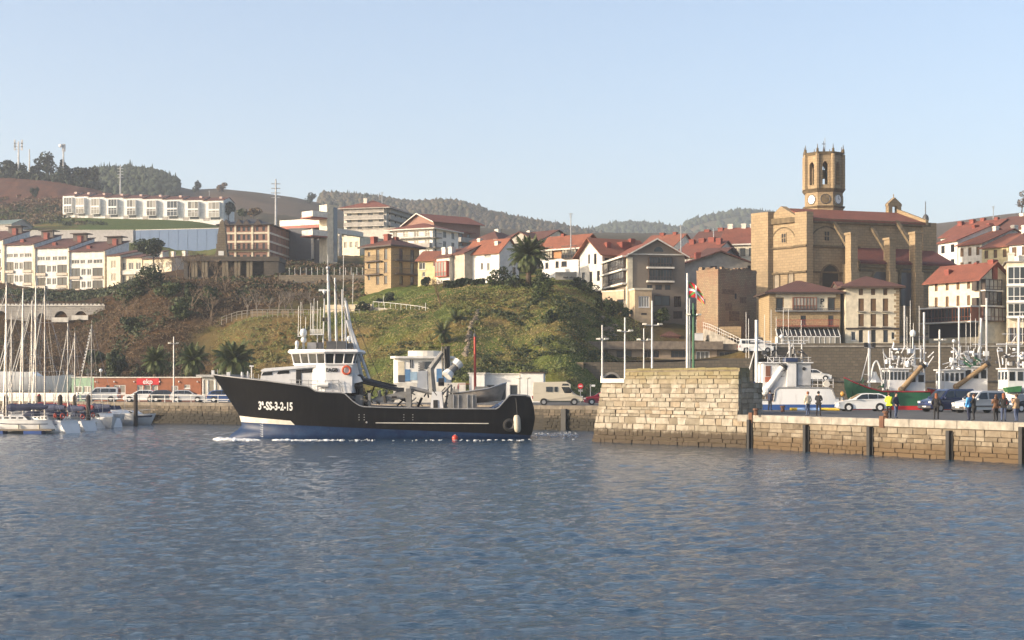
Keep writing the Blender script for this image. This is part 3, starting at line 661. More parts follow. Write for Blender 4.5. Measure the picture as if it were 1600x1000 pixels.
# ------------------------------------------------------------------ buildings
WINC = {}
def window_meshes(w, h, style):
    key = (w, h, style)
    if key in WINC: return WINC[key]
    fm = {'w': WHITE, 'b': BROWNW, 'd': DBROWN, 'g': GREYP, 'r': REDP, 's': BROWNW, 'c': WHITE, 'k': DGREY, 'p': WHITE2}[style[0]]
    nx = int(style[1]) if len(style) > 1 else 1; ny = int(style[2]) if len(style) > 2 else 1
    t = min(.09, w*.12); f = MB(); d0, d1 = .06, .14
    f.bb(0, t, d0, d1, 0, h); f.bb(w-t, w, d0, d1, 0, h); f.bb(t, w-t, d0, d1, h-t, h); f.bb(t, w-t, d0, d1, 0, t)
    for i in range(1, nx): x = w*i/nx; f.bb(x-t*.4, x+t*.4, d0+.003, d1-.01, t, h-t)
    for i in range(1, ny): z = h*i/ny; f.bb(t, w-t, d0+.006, d1-.02, z-t*.35, z+t*.35)
    if style[0] not in 'sdk': f.bb(-.06, w+.06, -.07, .05, -.09, -.012)
    fme = f.mesh('window'); fme.materials.append(fm)
    p = MB()
    if style[0] == 's':                                     # closed louvred shutters
        n = max(4, int(h/.16))
        for i in range(n): z = t+(h-2*t)*i/n; p.obox((t, .10, z), (w-2*t, 0, 0), (0, .03, .03), (0, -.02, (h-2*t)/n*.9))
        pm = paint('brown_shutter', (.17, .095, .04), rough=.7, var=.25)
    else:
        p.quad((t*.5, .115, t*.5), (w-t*.5, .115, t*.5), (w-t*.5, .115, h-t*.5), (t*.5, .115, h-t*.5)); pm = CURTAIN if style[0] in 'cp' else GLASS
    pme = p.mesh('pane'); pme.materials.append(pm); WINC[key] = (fme, pme, 'shutter' if style[0] == 's' else 'pane'); return WINC[key]
class Bld:
    def __init__(s, name, label, px0, Y0, px1, Y1, pyb, pyt, depth, wall, group=None, cat='house'):
        a = Vector((XP(px0, Y0), Y0, 0)); b = Vector((XP(px1, Y1), Y1, 0)); s.w = (b-a).length; s.ux = (b-a).normalized(); s.uy = Vector((-s.ux.y, s.ux.x, 0))
        s.z0 = ZP(pyb, Y0); s.h = ZP(pyt, Y0)-s.z0; s.d = depth; s.o = Vector((a.x, a.y, s.z0)); s.wall = wall
        s.t = thing(name, label, cat, s.o, group, math.atan2(s.ux.y, s.ux.x)); s.holes = {'F': [], 'L': [], 'R': []}; s.extra = MB(); s.nw = 0
    def fr(s, f):       # local frame of a face: origin, direction, inward normal, width
        return {'F': (Vector((0, 0, 0)), Vector((1, 0, 0)), Vector((0, 1, 0)), s.w), 'L': (Vector((0, s.d, 0)), Vector((0, -1, 0)), Vector((1, 0, 0)), s.d),
                'R': (Vector((s.w, 0, 0)), Vector((0, 1, 0)), Vector((-1, 0, 0)), s.d)}[f]
    def loc(s, p): v = Vector(p)-s.o; return Vector((v.dot(s.ux), v.dot(s.uy), v.z))
    def uv(s, f, px, py):
        e = s.loc(EYE); r = ray(px, py); r = Vector((r.dot(s.ux), r.dot(s.uy), r.z)); o, d, n, w = s.fr(f); k = (o-e).dot(n)/r.dot(n); p = e+r*k-o
        return p.dot(d), p.z
    def hole(s, f, u0, u1, v0, v1, style):
        u0, u1, v0, v1 = (round(x, 2) for x in (u0, u1, v0, v1)); wd = max(.3, round(u1-u0, 1)); ht = max(.3, round(v1-v0, 1)); o, d, n, W = s.fr(f)
        u0 = max(.06, min(u0, W-wd-.06)); v0 = max(.03, min(v0, s.h-ht-.05))
        if u0+wd > W-.02 or v0+ht > s.h-.02: return
        for a in s.holes[f]:
            if u0 < a[1]+.02 and u0+wd > a[0]-.02 and v0 < a[3]+.02 and v0+ht > a[2]-.02: return
        s.holes[f].append((u0, u0+wd, v0, v0+ht)); fm, pm, pn_ = window_meshes(wd, ht, style); ang = math.atan2(d.y, d.x)
        w_ = inst(fm, 'window', s.t, o+d*u0+Vector((0, 0, v0)), (0, 0, ang)); inst(pm, pn_, w_)
    def px(s, f, rects, style='w2'):
        for x0, y0, x1, y1 in rects:
            u0, v1 = s.uv(f, x0, y0); u1, v0 = s.uv(f, x1, y1)
            if u0 > u1: u0, u1 = u1, u0
            s.hole(f, u0, u1, v0, v1, style)
    def grid(s, f, nc, nr, ww, wh, style='w2', u=(0, 1), v=(0, 1)):
        W = s.fr(f)[3]; a, b = u[0]*W, u[1]*W; lo, hi = v[0]*s.h, v[1]*s.h
        for i in range(nc):
            for j in range(nr):
                cu = a+(i+.5)*(b-a)/nc; cv = lo+(j+.5)*(hi-lo)/nr; s.hole(f, cu-ww/2, cu+ww/2, cv-wh/2, cv+wh/2, style)
    def slab(s, f, u0, u1, v0, v1, out0, out1, mat, name='cornice'):
        o, d, n, W = s.fr(f); m = MB(); m.obox(o+d*u0+Vector((0, 0, v0))-n*out1, d*(u1-u0), n*(out1-out0), (0, 0, v1-v0)); return m.build(name, mat, s.t, local=True)
    def pslab(s, f, x0, y0, x1, y1, out0, out1, mat, name='panel'):
        u0, v1 = s.uv(f, x0, y0); u1, v0 = s.uv(f, x1, y1); 
        if v0 > v1: v0, v1 = v1, v0
        return s.slab(f, min(u0, u1), max(u0, u1), v0, v1, out0, out1, mat, name)
    def balcony(s, f, u0, u1, v, dep=.9, mat=None, slab=None, h=.95, solid=False):
        o, d, n, W = s.fr(f); mat = mat or DGREY; m = MB(); z = Vector((0, 0, 1)); b = o+d*u0+z*v
        m.obox(b-n*dep-z*.14, d*(u1-u0), n*(dep+.02), z*.14); sl_ = m.build('balcony', slab or CONC, s.t, local=True); r = MB(); L = u1-u0
        if solid:
            r.obox(b-n*dep, d*L, n*.08, z*h); r.obox(b-n*(dep-.08), d*.08, n*(dep-.1), z*h); r.obox(b-n*(dep-.08)+d*(L-.08), d*.08, n*(dep-.1), z*h)
        else:
            for zz in (.08, h): r.tube(b-n*(dep-.05)+z*zz, b-n*(dep-.05)+d*L+z*zz, .035, n=4); 
            for e in (0, L): r.tube(b-n*(dep-.05)+d*e+z*h, b+d*e+z*h, .035, n=4)
            k = max(2, int(L/.28))
            for i in range(k+1): q_ = b-n*(dep-.05)+d*(L*i/k); r.tube(q_, q_+z*h, .02, n=4)
        r.build('railing', mat, sl_, local=True)
    def gallery(s, f, u0, u1, v0, v1, n, mat=None, out=.5, glass=None, rows=2, name='gallery'):
        """projecting glazed timber bay: frame bars and one pane each"""
        o, d, nn_, W = s.fr(f); mat = mat or DBROWN; z = Vector((0, 0, 1)); b = o+d*u0+z*v0-nn_*out; L = u1-u0; Hh = v1-v0; m = MB(); t = .09
        m.obox(b, d*L, nn_*out, z*.12); m.obox(b+z*(Hh-.12), d*L, nn_*out, z*.12)
        sill = Hh*.30 if rows == 2 else .12
        for i in range(n+1): m.obox(b+d*((L-t)*i/n)+z*.12, d*t, nn_*t, z*(Hh-.24))
        m.obox(b+z*sill+nn_*.01, d*L, nn_*.07, z*.09)
        for e in (0, L-.05): m.obox(b+d*e+z*.12+nn_*t, d*.05, nn_*(out-t), z*(Hh-.24))
        g_ = m.build(name, mat, s.t, local=True)
        for i in range(n):
            a = b+d*(L*i/n+t*.6)+nn_*.05; wv = d*(L/n-t*.8)
            p = MB(); p.quad(a+z*(sill+.06), a+z*(sill+.06)+wv, a+z*(Hh-.14)+wv, a+z*(Hh-.14)); p.build('pane', glass or GLASS, g_, local=True)
        p = MB(); a = b+nn_*.055; p.quad(a+z*.12, a+z*.12+d*L, a+z*sill+d*L, a+z*sill); p.build('lower_panel', mat if rows == 1 else (glass or GLASS), g_, local=True)
    def roof(s, kind, mat=TILE, rise=2.0, over=.5, chim=(), thick=.16, fascia=None, cmat=None):
        m = MB(); W, D, h, o = s.w, s.d, s.h, over; t = thick; ex = s.extra
        if kind == 'gx':
            k = rise/(D/2); e = h-k*o; poly = [(0, -o, e), (0, D/2, h+rise), (0, D+o, e), (0, D+o, e+t), (0, D/2, h+rise+t*1.1), (0, -o, e+t)]
            m.prism([Vector((-o, y, z)) for _, y, z in poly], (W+2*o, 0, 0))
            for x in (0, W): ex.add([(x, 0, h), (x, D, h), (x, D/2, h+rise-.02)], [(0, 1, 2) if x else (2, 1, 0)])
        elif kind == 'gy':
            k = rise/(W/2); e = h-k*o; poly = [(-o, e), (W/2, h+rise), (W+o, e), (W+o, e+t), (W/2, h+rise+t*1.1), (-o, e+t)]
            m.prism([Vector((x, -o, z)) for x, z in poly], (0, D+2*o, 0))
            for y in (0, D): ex.add([(0, y, h), (W, y, h), (W/2, y, h+rise-.02)], [(0, 1, 2) if y == 0 else (2, 1, 0)])
        elif kind == 'shed':                                # rises to the back
            poly = [(-o, h-rise*o/D), (D+o, h+rise+rise*o/D), (D+o, h+rise+rise*o/D+t), (-o, h-rise*o/D+t)]
            m.prism([Vector((-o*.4, y, z)) for y, z in poly], (W+.8*o, 0, 0))
            for x in (0, W): ex.add([(x, 0, h), (x, D, h), (x, D, h+rise-.02)], [(0, 1, 2) if x else (2, 1, 0)])
            ex.add([(0, D, h), (W, D, h), (W, D, h+rise), (0, D, h+rise)], [(3, 2, 1, 0)])
        elif kind == 'hip':
            x0, x1, y0, y1 = -o, W+o, -o, D+o; e = h; inn = min(x1-x0, y1-y0)/2
            if (x1-x0) >= (y1-y0): r0, r1 = (x0+inn, (y0+y1)/2), (x1-inn, (y0+y1)/2)
            else: r0, r1 = ((x0+x1)/2, y0+inn), ((x0+x1)/2, y1-inn)
            b = [(x0, y0), (x1, y0), (x1, y1), (x0, y1)]
            vs = [(x, y, e) for x, y in b]+[(x, y, e+t) for x, y in b]+[(r0[0], r0[1], e+rise), (r1[0]+1e-4, r1[1]+1e-4, e+rise)]
            if (x1-x0) >= (y1-y0): tops = [(4, 5, 9, 8), (5, 6, 9), (6, 7, 8, 9), (7, 4, 8)]
            else: tops = [(4, 5, 8), (5, 6, 9, 8), (6, 7, 9), (7, 4, 8, 9)]
            m.add(vs, [(3, 2, 1, 0), (0, 1, 5, 4), (1, 2, 6, 5), (2, 3, 7, 6), (3, 0, 4, 7)]+tops)
        elif kind == 'flat':
            m.bb(-o, W+o, -o, D+o, h, h+t)
        s.rf = m.build('roof', mat, s.t, local=True)
        if fascia:
            f_ = MB()
            if kind in ('gx', 'hip'): f_.bb(-o-.02, W+o+.02, -o-.03, -o+.1, (h-rise/(D/2)*o if kind == 'gx' else h)-.12, (h-rise/(D/2)*o if kind == 'gx' else h)+t*.8)
            if kind == 'hip': f_.bb(-o-.03, -o+.1, -o+.1, D+o, h-.12, h+t*.8); f_.bb(W+o-.1, W+o+.03, -o+.1, D+o, h-.12, h+t*.8)
            if kind == 'gy':
                k = rise/(W/2); e = h-k*o
                for sx in (1, -1):
                    A = Vector((W/2, -o-.04, h+rise)); B_ = Vector((W/2-sx*(W/2+o), -o-.04, e)); f_.prism([A, B_, B_+Vector((0, 0, t*1.3)), A+Vector((0, 0, t*1.5))], (0, .12, 0))
            f_.build('fascia', fascia, s.rf, local=True)
        for cx, cy, cw, chh in chim:
            c = MB(); zb = h-.2; c.bb(cx*W-cw/2, cx*W+cw/2, cy*D-cw/2, cy*D+cw/2, zb, h+rise+chh); c.bb(cx*W-cw/2-.08, cx*W+cw/2+.08, cy*D-cw/2-.08, cy*D+cw/2+.08, h+rise+chh-.25, h+rise+chh-.1)
            c.build('chimney', cmat or CHIMR, s.rf, local=True)
        return s
    def done(s, name='wall', ddown=1.5):
        m = MB(); z = Vector((0, 0, 1)); rv = .16
        for f in ('F', 'L', 'R'):
            o, d, n, W = s.fr(f); hs = s.holes[f]; us = sorted({0, W, *[x for h in hs for x in h[:2]]}); vs = sorted({-ddown, s.h, *[x for h in hs for x in h[2:]]})
            for i in range(len(us)-1):
                for j in range(len(vs)-1):
                    cu, cv = (us[i]+us[i+1])/2, (vs[j]+vs[j+1])/2
                    if any(h[0] < cu < h[1] and h[2] < cv < h[3] for h in hs): continue
                    m.quad(o+d*us[i]+z*vs[j], o+d*us[i+1]+z*vs[j], o+d*us[i+1]+z*vs[j+1], o+d*us[i]+z*vs[j+1])
            for u0, u1, v0, v1 in hs:
                c = [o+d*u0+z*v0, o+d*u1+z*v0, o+d*u1+z*v1, o+d*u0+z*v1]; b = [p+n*rv for p in c]
                for k in range(4): m.quad(c[k], b[k], b[(k+1) % 4], c[(k+1) % 4])
        m.quad((s.w, s.d, -ddown), (0, s.d, -ddown), (0, s.d, s.h), (s.w, s.d, s.h)); m.quad((0, 0, s.h-.01), (s.w, 0, s.h-.01), (s.w, s.d, s.h-.01), (0, s.d, s.h-.01))
        k = len(m.v); m.v += s.extra.v; m.f += [tuple(i+k for i in f) for f in s.extra.f]; m.m += s.extra.m
        s.wo = m.build(name, s.wall, s.t, local=True); return s
TOWN = 'houses of the old town'
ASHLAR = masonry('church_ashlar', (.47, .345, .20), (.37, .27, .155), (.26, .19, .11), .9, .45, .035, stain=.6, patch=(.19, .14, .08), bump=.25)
BROWNST = masonry('brown_rubble', (.50, .37, .205), (.41, .295, .16), (.28, .21, .12), .5, .28, .03, stain=.5)
RUIN = masonry('tower_rubble', (.41, .31, .19), (.31, .225, .135), (.20, .14, .09), .45, .25, .03, stain=.8, patch=(.20, .085, .05), bump=.6)
PBRICK = masonry('pink_brick', (.36, .17, .125), (.31, .145, .105), (.30, .2, .15), .3, .12, .02, stain=.2, bump=.1)
GREYBR = masonry('grey_brick', (.29, .245, .195), (.26, .215, .17), (.24, .2, .16), .3, .1, .02, stain=.25, bump=.1)
DSTONE = masonry('dark_stone', (.11, .092, .07), (.085, .07, .055), (.06, .05, .04), 1.0, .5, .03, stain=.5)

# -- P house on the harbour wall
b = Bld('tavern_house', 'rubble-fronted house with letter P sign and white glazed veranda', 1202, 222, 1313, 222, 541, 458, 9.5, BROWNST, TOWN)
b.px('F', [(1213, 466, 1224, 485), (1294, 466, 1305, 485)], 'b1'); b.px('F', [(1251, 493, 1260, 509), (1294, 493, 1303, 509)], 'b1')
for x0, x1 in ((1225, 1238), (1276, 1293), (1205, 1212)):
    b.pslab('F', x0, 460, x1, 485, .0, .035, CREAM if x0 > 1210 else BROWNST, 'plaster_panel')
b.pslab('F', 1212, 459, 1306, 464.5, .0, .04, CREAM, 'plaster_panel')
u0, v0 = b.uv('F', 1238.5, 484); u1, v1 = b.uv('F', 1275.5, 464.5); b.gallery('F', u0, u1, v0, v1, 7, paint('reddish_timber', (.20, .075, .04), rough=.6), .35, CURTAIN)
u0, v0 = b.uv('F', 1211, 485.3); u1, _ = b.uv('F', 1312, 485.3); b.balcony('F', u0, u1, v0, .5, DGREY, GREYP, .25)
u0, v0 = b.uv('F', 1213, 510.5); u1, _ = b.uv('F', 1309, 510.5); b.balcony('F', u0, u1, v0, .8, REDP, BROWNW, .95)
wp = b.loc(EYE+ray(1284.5, 471)*222); me = text_mesh('P', 1.15, .03); me.materials.clear(); me.materials.append(BLACK)
pu, pv = b.uv('F', 1284.5, 471.5); o_ = inst(me, 'sign_letter', b.t, (pu, -.06, pv), (R(90), 0, 0))
for du in (-.2, .2): mm = MB(); pu2, pv2 = b.uv('F', 1284, 478.7); mm.bb(pu2+du-.1, pu2+du+.1, -.06, -.034, pv2-.06, pv2+.08); mm.build('sign_mark', DGREY, b.t, local=True)
b.roof('hip', TILE2, 2.1, .7, fascia=DBROWN); b.done()
# glazed veranda at street level
u0, v0 = b.uv('F', 1211, 540); u1, v1 = b.uv('F', 1309, 513); L = u1-u0; z = .0
b.gallery('F', u0, u1, max(v0, .02), v0+(v1-v0)*.52, 12, WHITE2, 2.0, CURTAIN, rows=1, name='veranda')
m = MB(); zz = v0+(v1-v0)*.52
for i in range(14): x = u0+(L-.1)*i/13; m.add([(x, -2.0, zz), (x+.1, -2.0, zz), (x+.1, -.05, v1), (x, -.05, v1), (x, -2.0, zz-.12), (x+.1, -2.0, zz-.12), (x+.1, -.05, v1-.12), (x, -.05, v1-.12)], [(0, 1, 2, 3), (7, 6, 5, 4), (0, 4, 5, 1), (1, 5, 6, 2), (2, 6, 7, 3), (3, 7, 4, 0)])
vr = m.build('veranda_roof', WHITE2, b.t, local=True); m = MB(); m.quad((u0, -2.0, zz-.03), (u0+L, -2.0, zz-.03), (u0+L, -.05, v1-.03), (u0, -.05, v1-.03)); m.build('pane', GLASS, vr, local=True)

# -- cream house with shutters
b = Bld('shuttered_house', 'cream three-storey house with brown louvred shutters and stone quoins', 1321, 221.5, 1405, 221.5, 541, 449, 10, CREAM, TOWN)
XS = ((1342, 1349), (1361, 1368), (1380, 1387))
b.px('F', [(a, 451, c, 461) for a, c in XS], 's1'); b.px('F', [(a-.7, 466.5, c+1, 486) for a, c in XS], 's1'); b.px('F', [(a-.7, 491, c+1, 510) for a, c in XS], 's1')
b.px('F', [(1342, 516, 1349, 535), (1361, 516, 1369, 535), (1380, 516, 1388, 535)], 'k1'); b.px('F', [(1330, 518, 1337, 532), (1393, 519, 1399, 530)], 'w1')
for a, c in XS:
    for y in (486.3, 510.3):
        u0, v0 = b.uv('F', a-2.5, y); u1, _ = b.uv('F', c+2.5, y); b.slab('F', u0, u1, v0-.12, v0, 0, .35, CONC, 'balcony_sill')
b.pslab('F', 1321.3, 512, 1404.8, 514.5, 0, .18, DBROWN, 'string_course')
for i in range(20):
    v = b.h*(i+.1)/20; w_ = .75 if i % 2 else .45; b.slab('F', b.w-w_, b.w+.03, v, v+b.h/20*.86, -.02, .04, ASHLAR, 'quoin')
b.roof('hip', TILE2, 1.9, .75, fascia=BROWNW); b.done()
# -- gap filler: dark block, the shade between the houses put into its colour
b = Bld('gap_filler', 'dark filler block for the shaded gap between the veranda house and shuttered house', 1312.5, 226, 1321.5, 226, 541, 452, 7, DSTONE, TOWN); b.roof('gx', TILE2, 1.2, .2); b.done()
# -- restaurant house right of the church
b = Bld('restaurant_house', 'cream house with long red roof above a brown timber restaurant', 1451, 234, 1530, 225.5, 545, 440, 6.4, CREAM, TOWN)
for k, (x0, x1) in enumerate(((1460.5, 1465.5), (1477.5, 1482.5), (1494.5, 1499.5), (1511, 1516))):
    dy = -k*1.3; b.px('F', [(x0, 442+dy, x1, 455+dy)], 's1'); b.px('F', [(x0, 465+dy, x1, 482+dy)], 's1')
W = b.w; v1 = b.uv('F', 1455, 484)[1]; v0 = b.uv('F', 1455, 505)[1]
b.gallery('F', .0, W*.62, v0, v1, 9, paint('restaurant_timber', (.10, .035, .022), rough=.6), 1.6, GLASS); b.gallery('F', W*.62+.03, W*.99, v0, v1, 6, paint('orange_timber', (.34, .10, .03), rough=.55), 1.6, GLASS)
b.slab('F', -.2, W+.1, v1, v1+.22, 0, 1.9, OFFWH, 'terrace_edge'); b.slab('F', -.2, W+.1, v0-.2, v0, 0, 1.9, OFFWH, 'terrace_floor')
b.slab('F', .2, W-.2, v0-2.3, v0-.25, .02, .10, paint('shopfront', (.02, .022, .03), rough=.4), 'shopfront'); 
D = b.d; lv = [b.uv('F', 1528, y)[1] for y in (436, 453, 455, 477)]
b.gallery('R', .4, D*.62, lv[1], lv[0], 4, DBROWN, .8, CURTAIN); b.gallery('R', .4, D*.62, lv[3], lv[2], 4, DBROWN, .8, GLASS); b.slab('R', .2, D*.66, lv[1]-.2, lv[1]-.02, 0, 1.0, OFFWH, 'balcony_slab'); b.slab('R', .2, D*.66, lv[3]-.2, lv[3]-.02, 0, 1.0, OFFWH, 'balcony_slab')
b.gallery('R', .2, D*.8, v0, v1, 6, paint('restaurant_timber', (.10, .035, .022)), .6, CURTAIN)
b.slab('F', W*.90, W*.995, lv[1]-.1, lv[0], 0, .5, DBROWN, 'corner_gallery'); b.slab('F', W*.90, W*.995, lv[3]-.1, lv[3]+1.1, 0, .5, DBROWN, 'corner_balcony')
b.roof('gx', TILE, 2.3, .7, chim=((.28, .2, .8, -.6), (.97, .5, 1.0, .5), (.66, .5, .5, .3))); b.done()
# -- white gallery house at the right edge
b = Bld('gallery_house', 'tall white house faced with three storeys of glazed white galleries', 1573, 226, 1660, 224, 545, 410, 9, CREAM, TOWN)
for y0, y1 in ((417, 445), (448, 471), (474, 495)):
    v1 = b.uv('F', 1575, y0)[1]; v0 = b.uv('F', 1575, y1)[1]; b.gallery('F', .1, b.w-.1, v0, v1, 9, WHITE2, .8, GLASS); b.slab('F', -.05, b.w+.05, v0-.25, v0-.01, 0, 1.0, WHITE2, 'cornice')
b.grid('F', 5, 1, 1.2, 2.0, 'b2', v=(.03, .3)); b.roof('flat', CONC, 0, .3, chim=((.1, .3, .9, 1.6), (.3, .4, .8, 1.3)), cmat=OFFWH); b.done()
# -- old town behind, right of the church
def simple(name, label, px0, Y0, px1, Y1, pyb, pyt, d, wall, roof='gx', rise=2, mat=TILE, wins=None, chim=(), style='w2', group=TOWN, over=.5, fascia=None, cmat=None, cat='house', **kw):
    b = Bld(name, label, px0, Y0, px1, Y1, pyb, pyt, d, wall, group, cat)
    for g_ in (wins or []): b.grid(*g_[:5], style=g_[5] if len(g_) > 5 else style, **(g_[6] if len(g_) > 6 else {}))
    b.roof(roof, mat, rise, over, chim, fascia=fascia, cmat=cmat); b.done(); return b
simple('timbered_house', 'white house with dark timber framing just right of the church', 1466, 282, 1496, 276, 425, 380, 14, WPLAS, rise=2.8, wins=[('F', 2, 2, 1.2, 1.4, 'd2')], chim=((.2, .5, .9, .6), (.6, .6, .8, .7)))
simple('cream_house', 'pale cream house with three dark windows under orange roof behind the restaurant', 1497, 275, 1534, 270, 428, 384, 15, OFFWH, rise=2.8, mat=TILE3, wins=[('F', 3, 2, .8, 1.5, 's1')], chim=((.3, .5, .8, .9), (.95, .55, .9, .8)), cmat=OFFWH)
simple('yellow_house', 'yellow house with orange roof behind the long restaurant roof', 1534, 268, 1577, 263, 430, 388, 15, YPLAS, rise=2.8, mat=TILE3, wins=[('F', 3, 2, .8, 1.4, 's1')], chim=((.95, .3, .9, 1.0),), cmat=OFFWH)
simple('white_tall_house', 'white house with brown shutters behind the gallery house', 1577, 262, 1640, 256, 430, 382, 14, WPLAS, rise=3.0, mat=TILE2, wins=[('F', 4, 2, .9, 1.6, 's1')], chim=((.2, .4, .9, .8), (.5, .5, .8, .9)), cmat=OFFWH)
simple('ridge_house', 'red roofed house highest on the skyline right of the church', 1470, 330, 1540, 322, 400, 371, 16, OFFWH, rise=3.6, wins=[('F', 5, 1, .9, 1.3)], chim=((.08, .4, 1, .2), (.3, .45, 1, .5), (.5, .5, .9, .7), (.8, .5, .8, .6)))
simple('upper_house', 'long red roof behind the yellow house near the right edge', 1541, 325, 1640, 312, 400, 362, 16, OFFWH, rise=3.5, mat=TILE2, wins=[('F', 7, 1, .9, 1.3)], chim=((.2, .5, 1, .6), (.45, .5, .9, .8), (.7, .5, .9, .6)), cmat=OFFWH)
# -- behind the ruined tower
b = Bld('gable_house', 'grey gabled house with red roof edges rising behind the ruined tower', 1068, 262, 1181, 264, 470, 413, 16, GPLAS, TOWN)
b.px('F', [(1096, 418, 1104, 424), (1110, 416, 1121, 424), (1168, 414, 1174, 420), (1115, 407, 1123, 410)], 'd1'); b.roof('gy', TILE2, 2.2, .7, chim=((.3, .3, .9, .3), (.62, .4, .9, .2)), fascia=TILE2); b.done()
simple('cream_row_house', 'cream house with five windows and red roof left of the church', 1127, 300, 1181, 298, 430, 381, 14, CREAM, rise=3.6, wins=[('F', 4, 1, 1.0, 1.5, 'b2', {'v': (.5, .95)})], chim=((.1, .5, 1, .9), (.5, .5, .9, .9), (.75, .5, .8, .8), (.95, .5, .8, .9)), cmat=OFFWH, fascia=OFFWH)
simple('red_roof_house', 'broad red roof with tall chimneys between hotel and church', 1050, 292, 1108, 288, 440, 403, 16, OFFWH, rise=3.4, wins=[('F', 4, 1, .9, 1.3)], chim=((.12, .45, 1, .6), (.35, .5, 1.1, .8), (.62, .5, 1.2, .9), (.9, .4, 1, .5)))
simple('back_roof_house', 'dark roofed house with chimneys far behind the hotel gable', 1075, 330, 1128, 326, 420, 384, 14, OFFWH, rise=3.5, mat=TILE2, wins=[('F', 4, 1, .9, 1.2)], chim=((.2, .5, 1.1, .5), (.6, .5, 1.1, .7), (.8, .5, 1, .6)))
simple('low_dark_house', 'low dark slate-roofed house in front of the broad red roof', 1093, 280, 1127, 278, 430, 400, 9, DGREY, rise=1.6, mat=TILE2, wins=[('F', 2, 1, .8, 1.0)])
simple('far_tile_house', 'small orange roofed house on the slope behind the hotel', 1000, 320, 1050, 316, 420, 388, 12, OFFWH, rise=3.0, mat=TILE3, wins=[('F', 4, 1, .9, 1.2)], chim=((.3, .5, .9, .6), (.7, .5, .8, .6)))
# -- ruined tower
b = rt = Bld('ruined_tower', 'stout roofless stone and brick tower between hotel and church', 1122, 231, 1182, 236, 528, 424, 4.6, RUIN, cat='tower'); b.roof('flat', RUIN, 0, .05, thick=.35); b.done()
OLDBR = paint('old_brick', (.215, .135, .085), rough=.95, var=.45, scale=3)
rg = random.Random(9)
for k in range(26):
    f_ = 'F' if k % 3 else 'L'; W_ = rt.fr(f_)[3]; u = rg.uniform(0, W_-.9); rt.slab(f_, u, u+rg.uniform(.4, .9), rt.h+.2, rt.h+.35+rg.uniform(.1, .55), -.45, .0, RUIN, 'broken_stone')
for u, v, w_, h_ in ((1.4, 4.2, 1.6, 1.1), (2.3, 2.6, 2.2, 1.5), (4.6, 5.4, 1.4, .9), (.8, 6.6, 2.6, .8), (5.6, 1.6, 1.2, 2.0)): rt.slab('F', u, min(u+w_, rt.w), v, v+h_, 0, .03, OLDBR, 'brick_patch')
rt.slab('F', 3.5, 3.9, 6.0, 6.8, 0, .02, BLACK, 'slit'); rt.slab('L', 1.6, 1.9, 5.2, 6.0, 0, .02, BLACK, 'slit')
# -- hotel
b = Bld('harbour_hotel', 'grey brick gabled hotel with dark timber galleries above the grass bank', 981, 240, 1070, 241.6, 500, 399, 19, GREYBR, cat='hotel')
def fuv(x, y): return b.uv('F', x, y)
for y0, y1 in ((401, 417.5), (420.5, 439)):
    (u0, v1), (u1, v0) = fuv(1013, y0), fuv(1049, y1); b.gallery('F', u0, u1, v0, v1, 8, DBROWN, .5, GLASS); b.slab('F', u0-.3, u1+.3, v0-.28, v0-.01, 0, .75, OFFWH, 'string_course')
(u0, v1), (u1, v0) = fuv(1004, 396.5), fuv(1056, 399); b.slab('F', 0, b.w, v0, v1, 0, .25, OFFWH, 'cornice')
b.px('F', [(1011, 445, 1020, 452), (1024, 445, 1035, 453), (1039, 445, 1048, 453), (1022, 462, 1047, 478), (1053, 463, 1065, 480), (1052, 486, 1066, 498)], 'd2')
D = b.d
for k, (fa, fb) in enumerate(((.02, .44), (.47, .97))):
    for y0, y1 in ((401, 417.5), (421, 440)):
        v1 = fuv(982, y0)[1]; v0 = fuv(982, y1)[1]; b.gallery('L', D*fa, D*fb, v0, v1, 9, DBROWN, .6, GLASS if k else CURTAIN)
for y in (399, 419.5, 441.5): v = fuv(982, y)[1]; b.slab('L', 0, D, v-.28, v, 0, .95, OFFWH, 'balcony_edge')
b.grid('L', 6, 1, 1.0, 1.9, 'd1', u=(.1, .98), v=(.28, .52)); b.slab('L', D-.9, D, .02, b.h-.3, 0, .12, CREAM, 'corner_pilaster')
b.slab('F', 0.0, .75, .02, b.h-.3, 0, .10, CREAM, 'corner_pilaster')
uc, vc = fuv(1029, 388); m = MB(); m.prism([Vector((uc+.75*math.cos(t*math.pi/8), -.05, b.h+.65+.75*math.sin(t*math.pi/8))) for t in range(9)], (0, .04, 0)); m.build('lunette', GLASS, b.t, local=True)
b.roof('gy', TILE, 2.5, .6, fascia=OFFWH); b.done()
b = Bld('hotel_annexe', 'small cream annexe with bright tall window at the hotel corner', 992, 236.5, 1018.5, 237, 500, 453, 3.2, paint('annexe_plaster', (.55, .42, .27), rough=.9), cat='annexe'); b.px('F', [(998, 463, 1015, 480)], 'p4'); b.px('F', [(1002, 489, 1011, 492)], 'd1'); b.roof('flat', CREAM, 0, .12, thick=.3); b.done()
b = Bld('hotel_porch', 'flat roofed cream porch left of the hotel behind round bushes', 941, 246, 980, 242, 500, 457, 6, paint('porch_plaster', (.58, .44, .31), rough=.9), cat='porch'); b.px('F', [(947, 469, 955, 482), (964, 468, 976, 487)], 'd1'); b.roof('flat', CREAM, 0, .1, thick=.25); b.done()
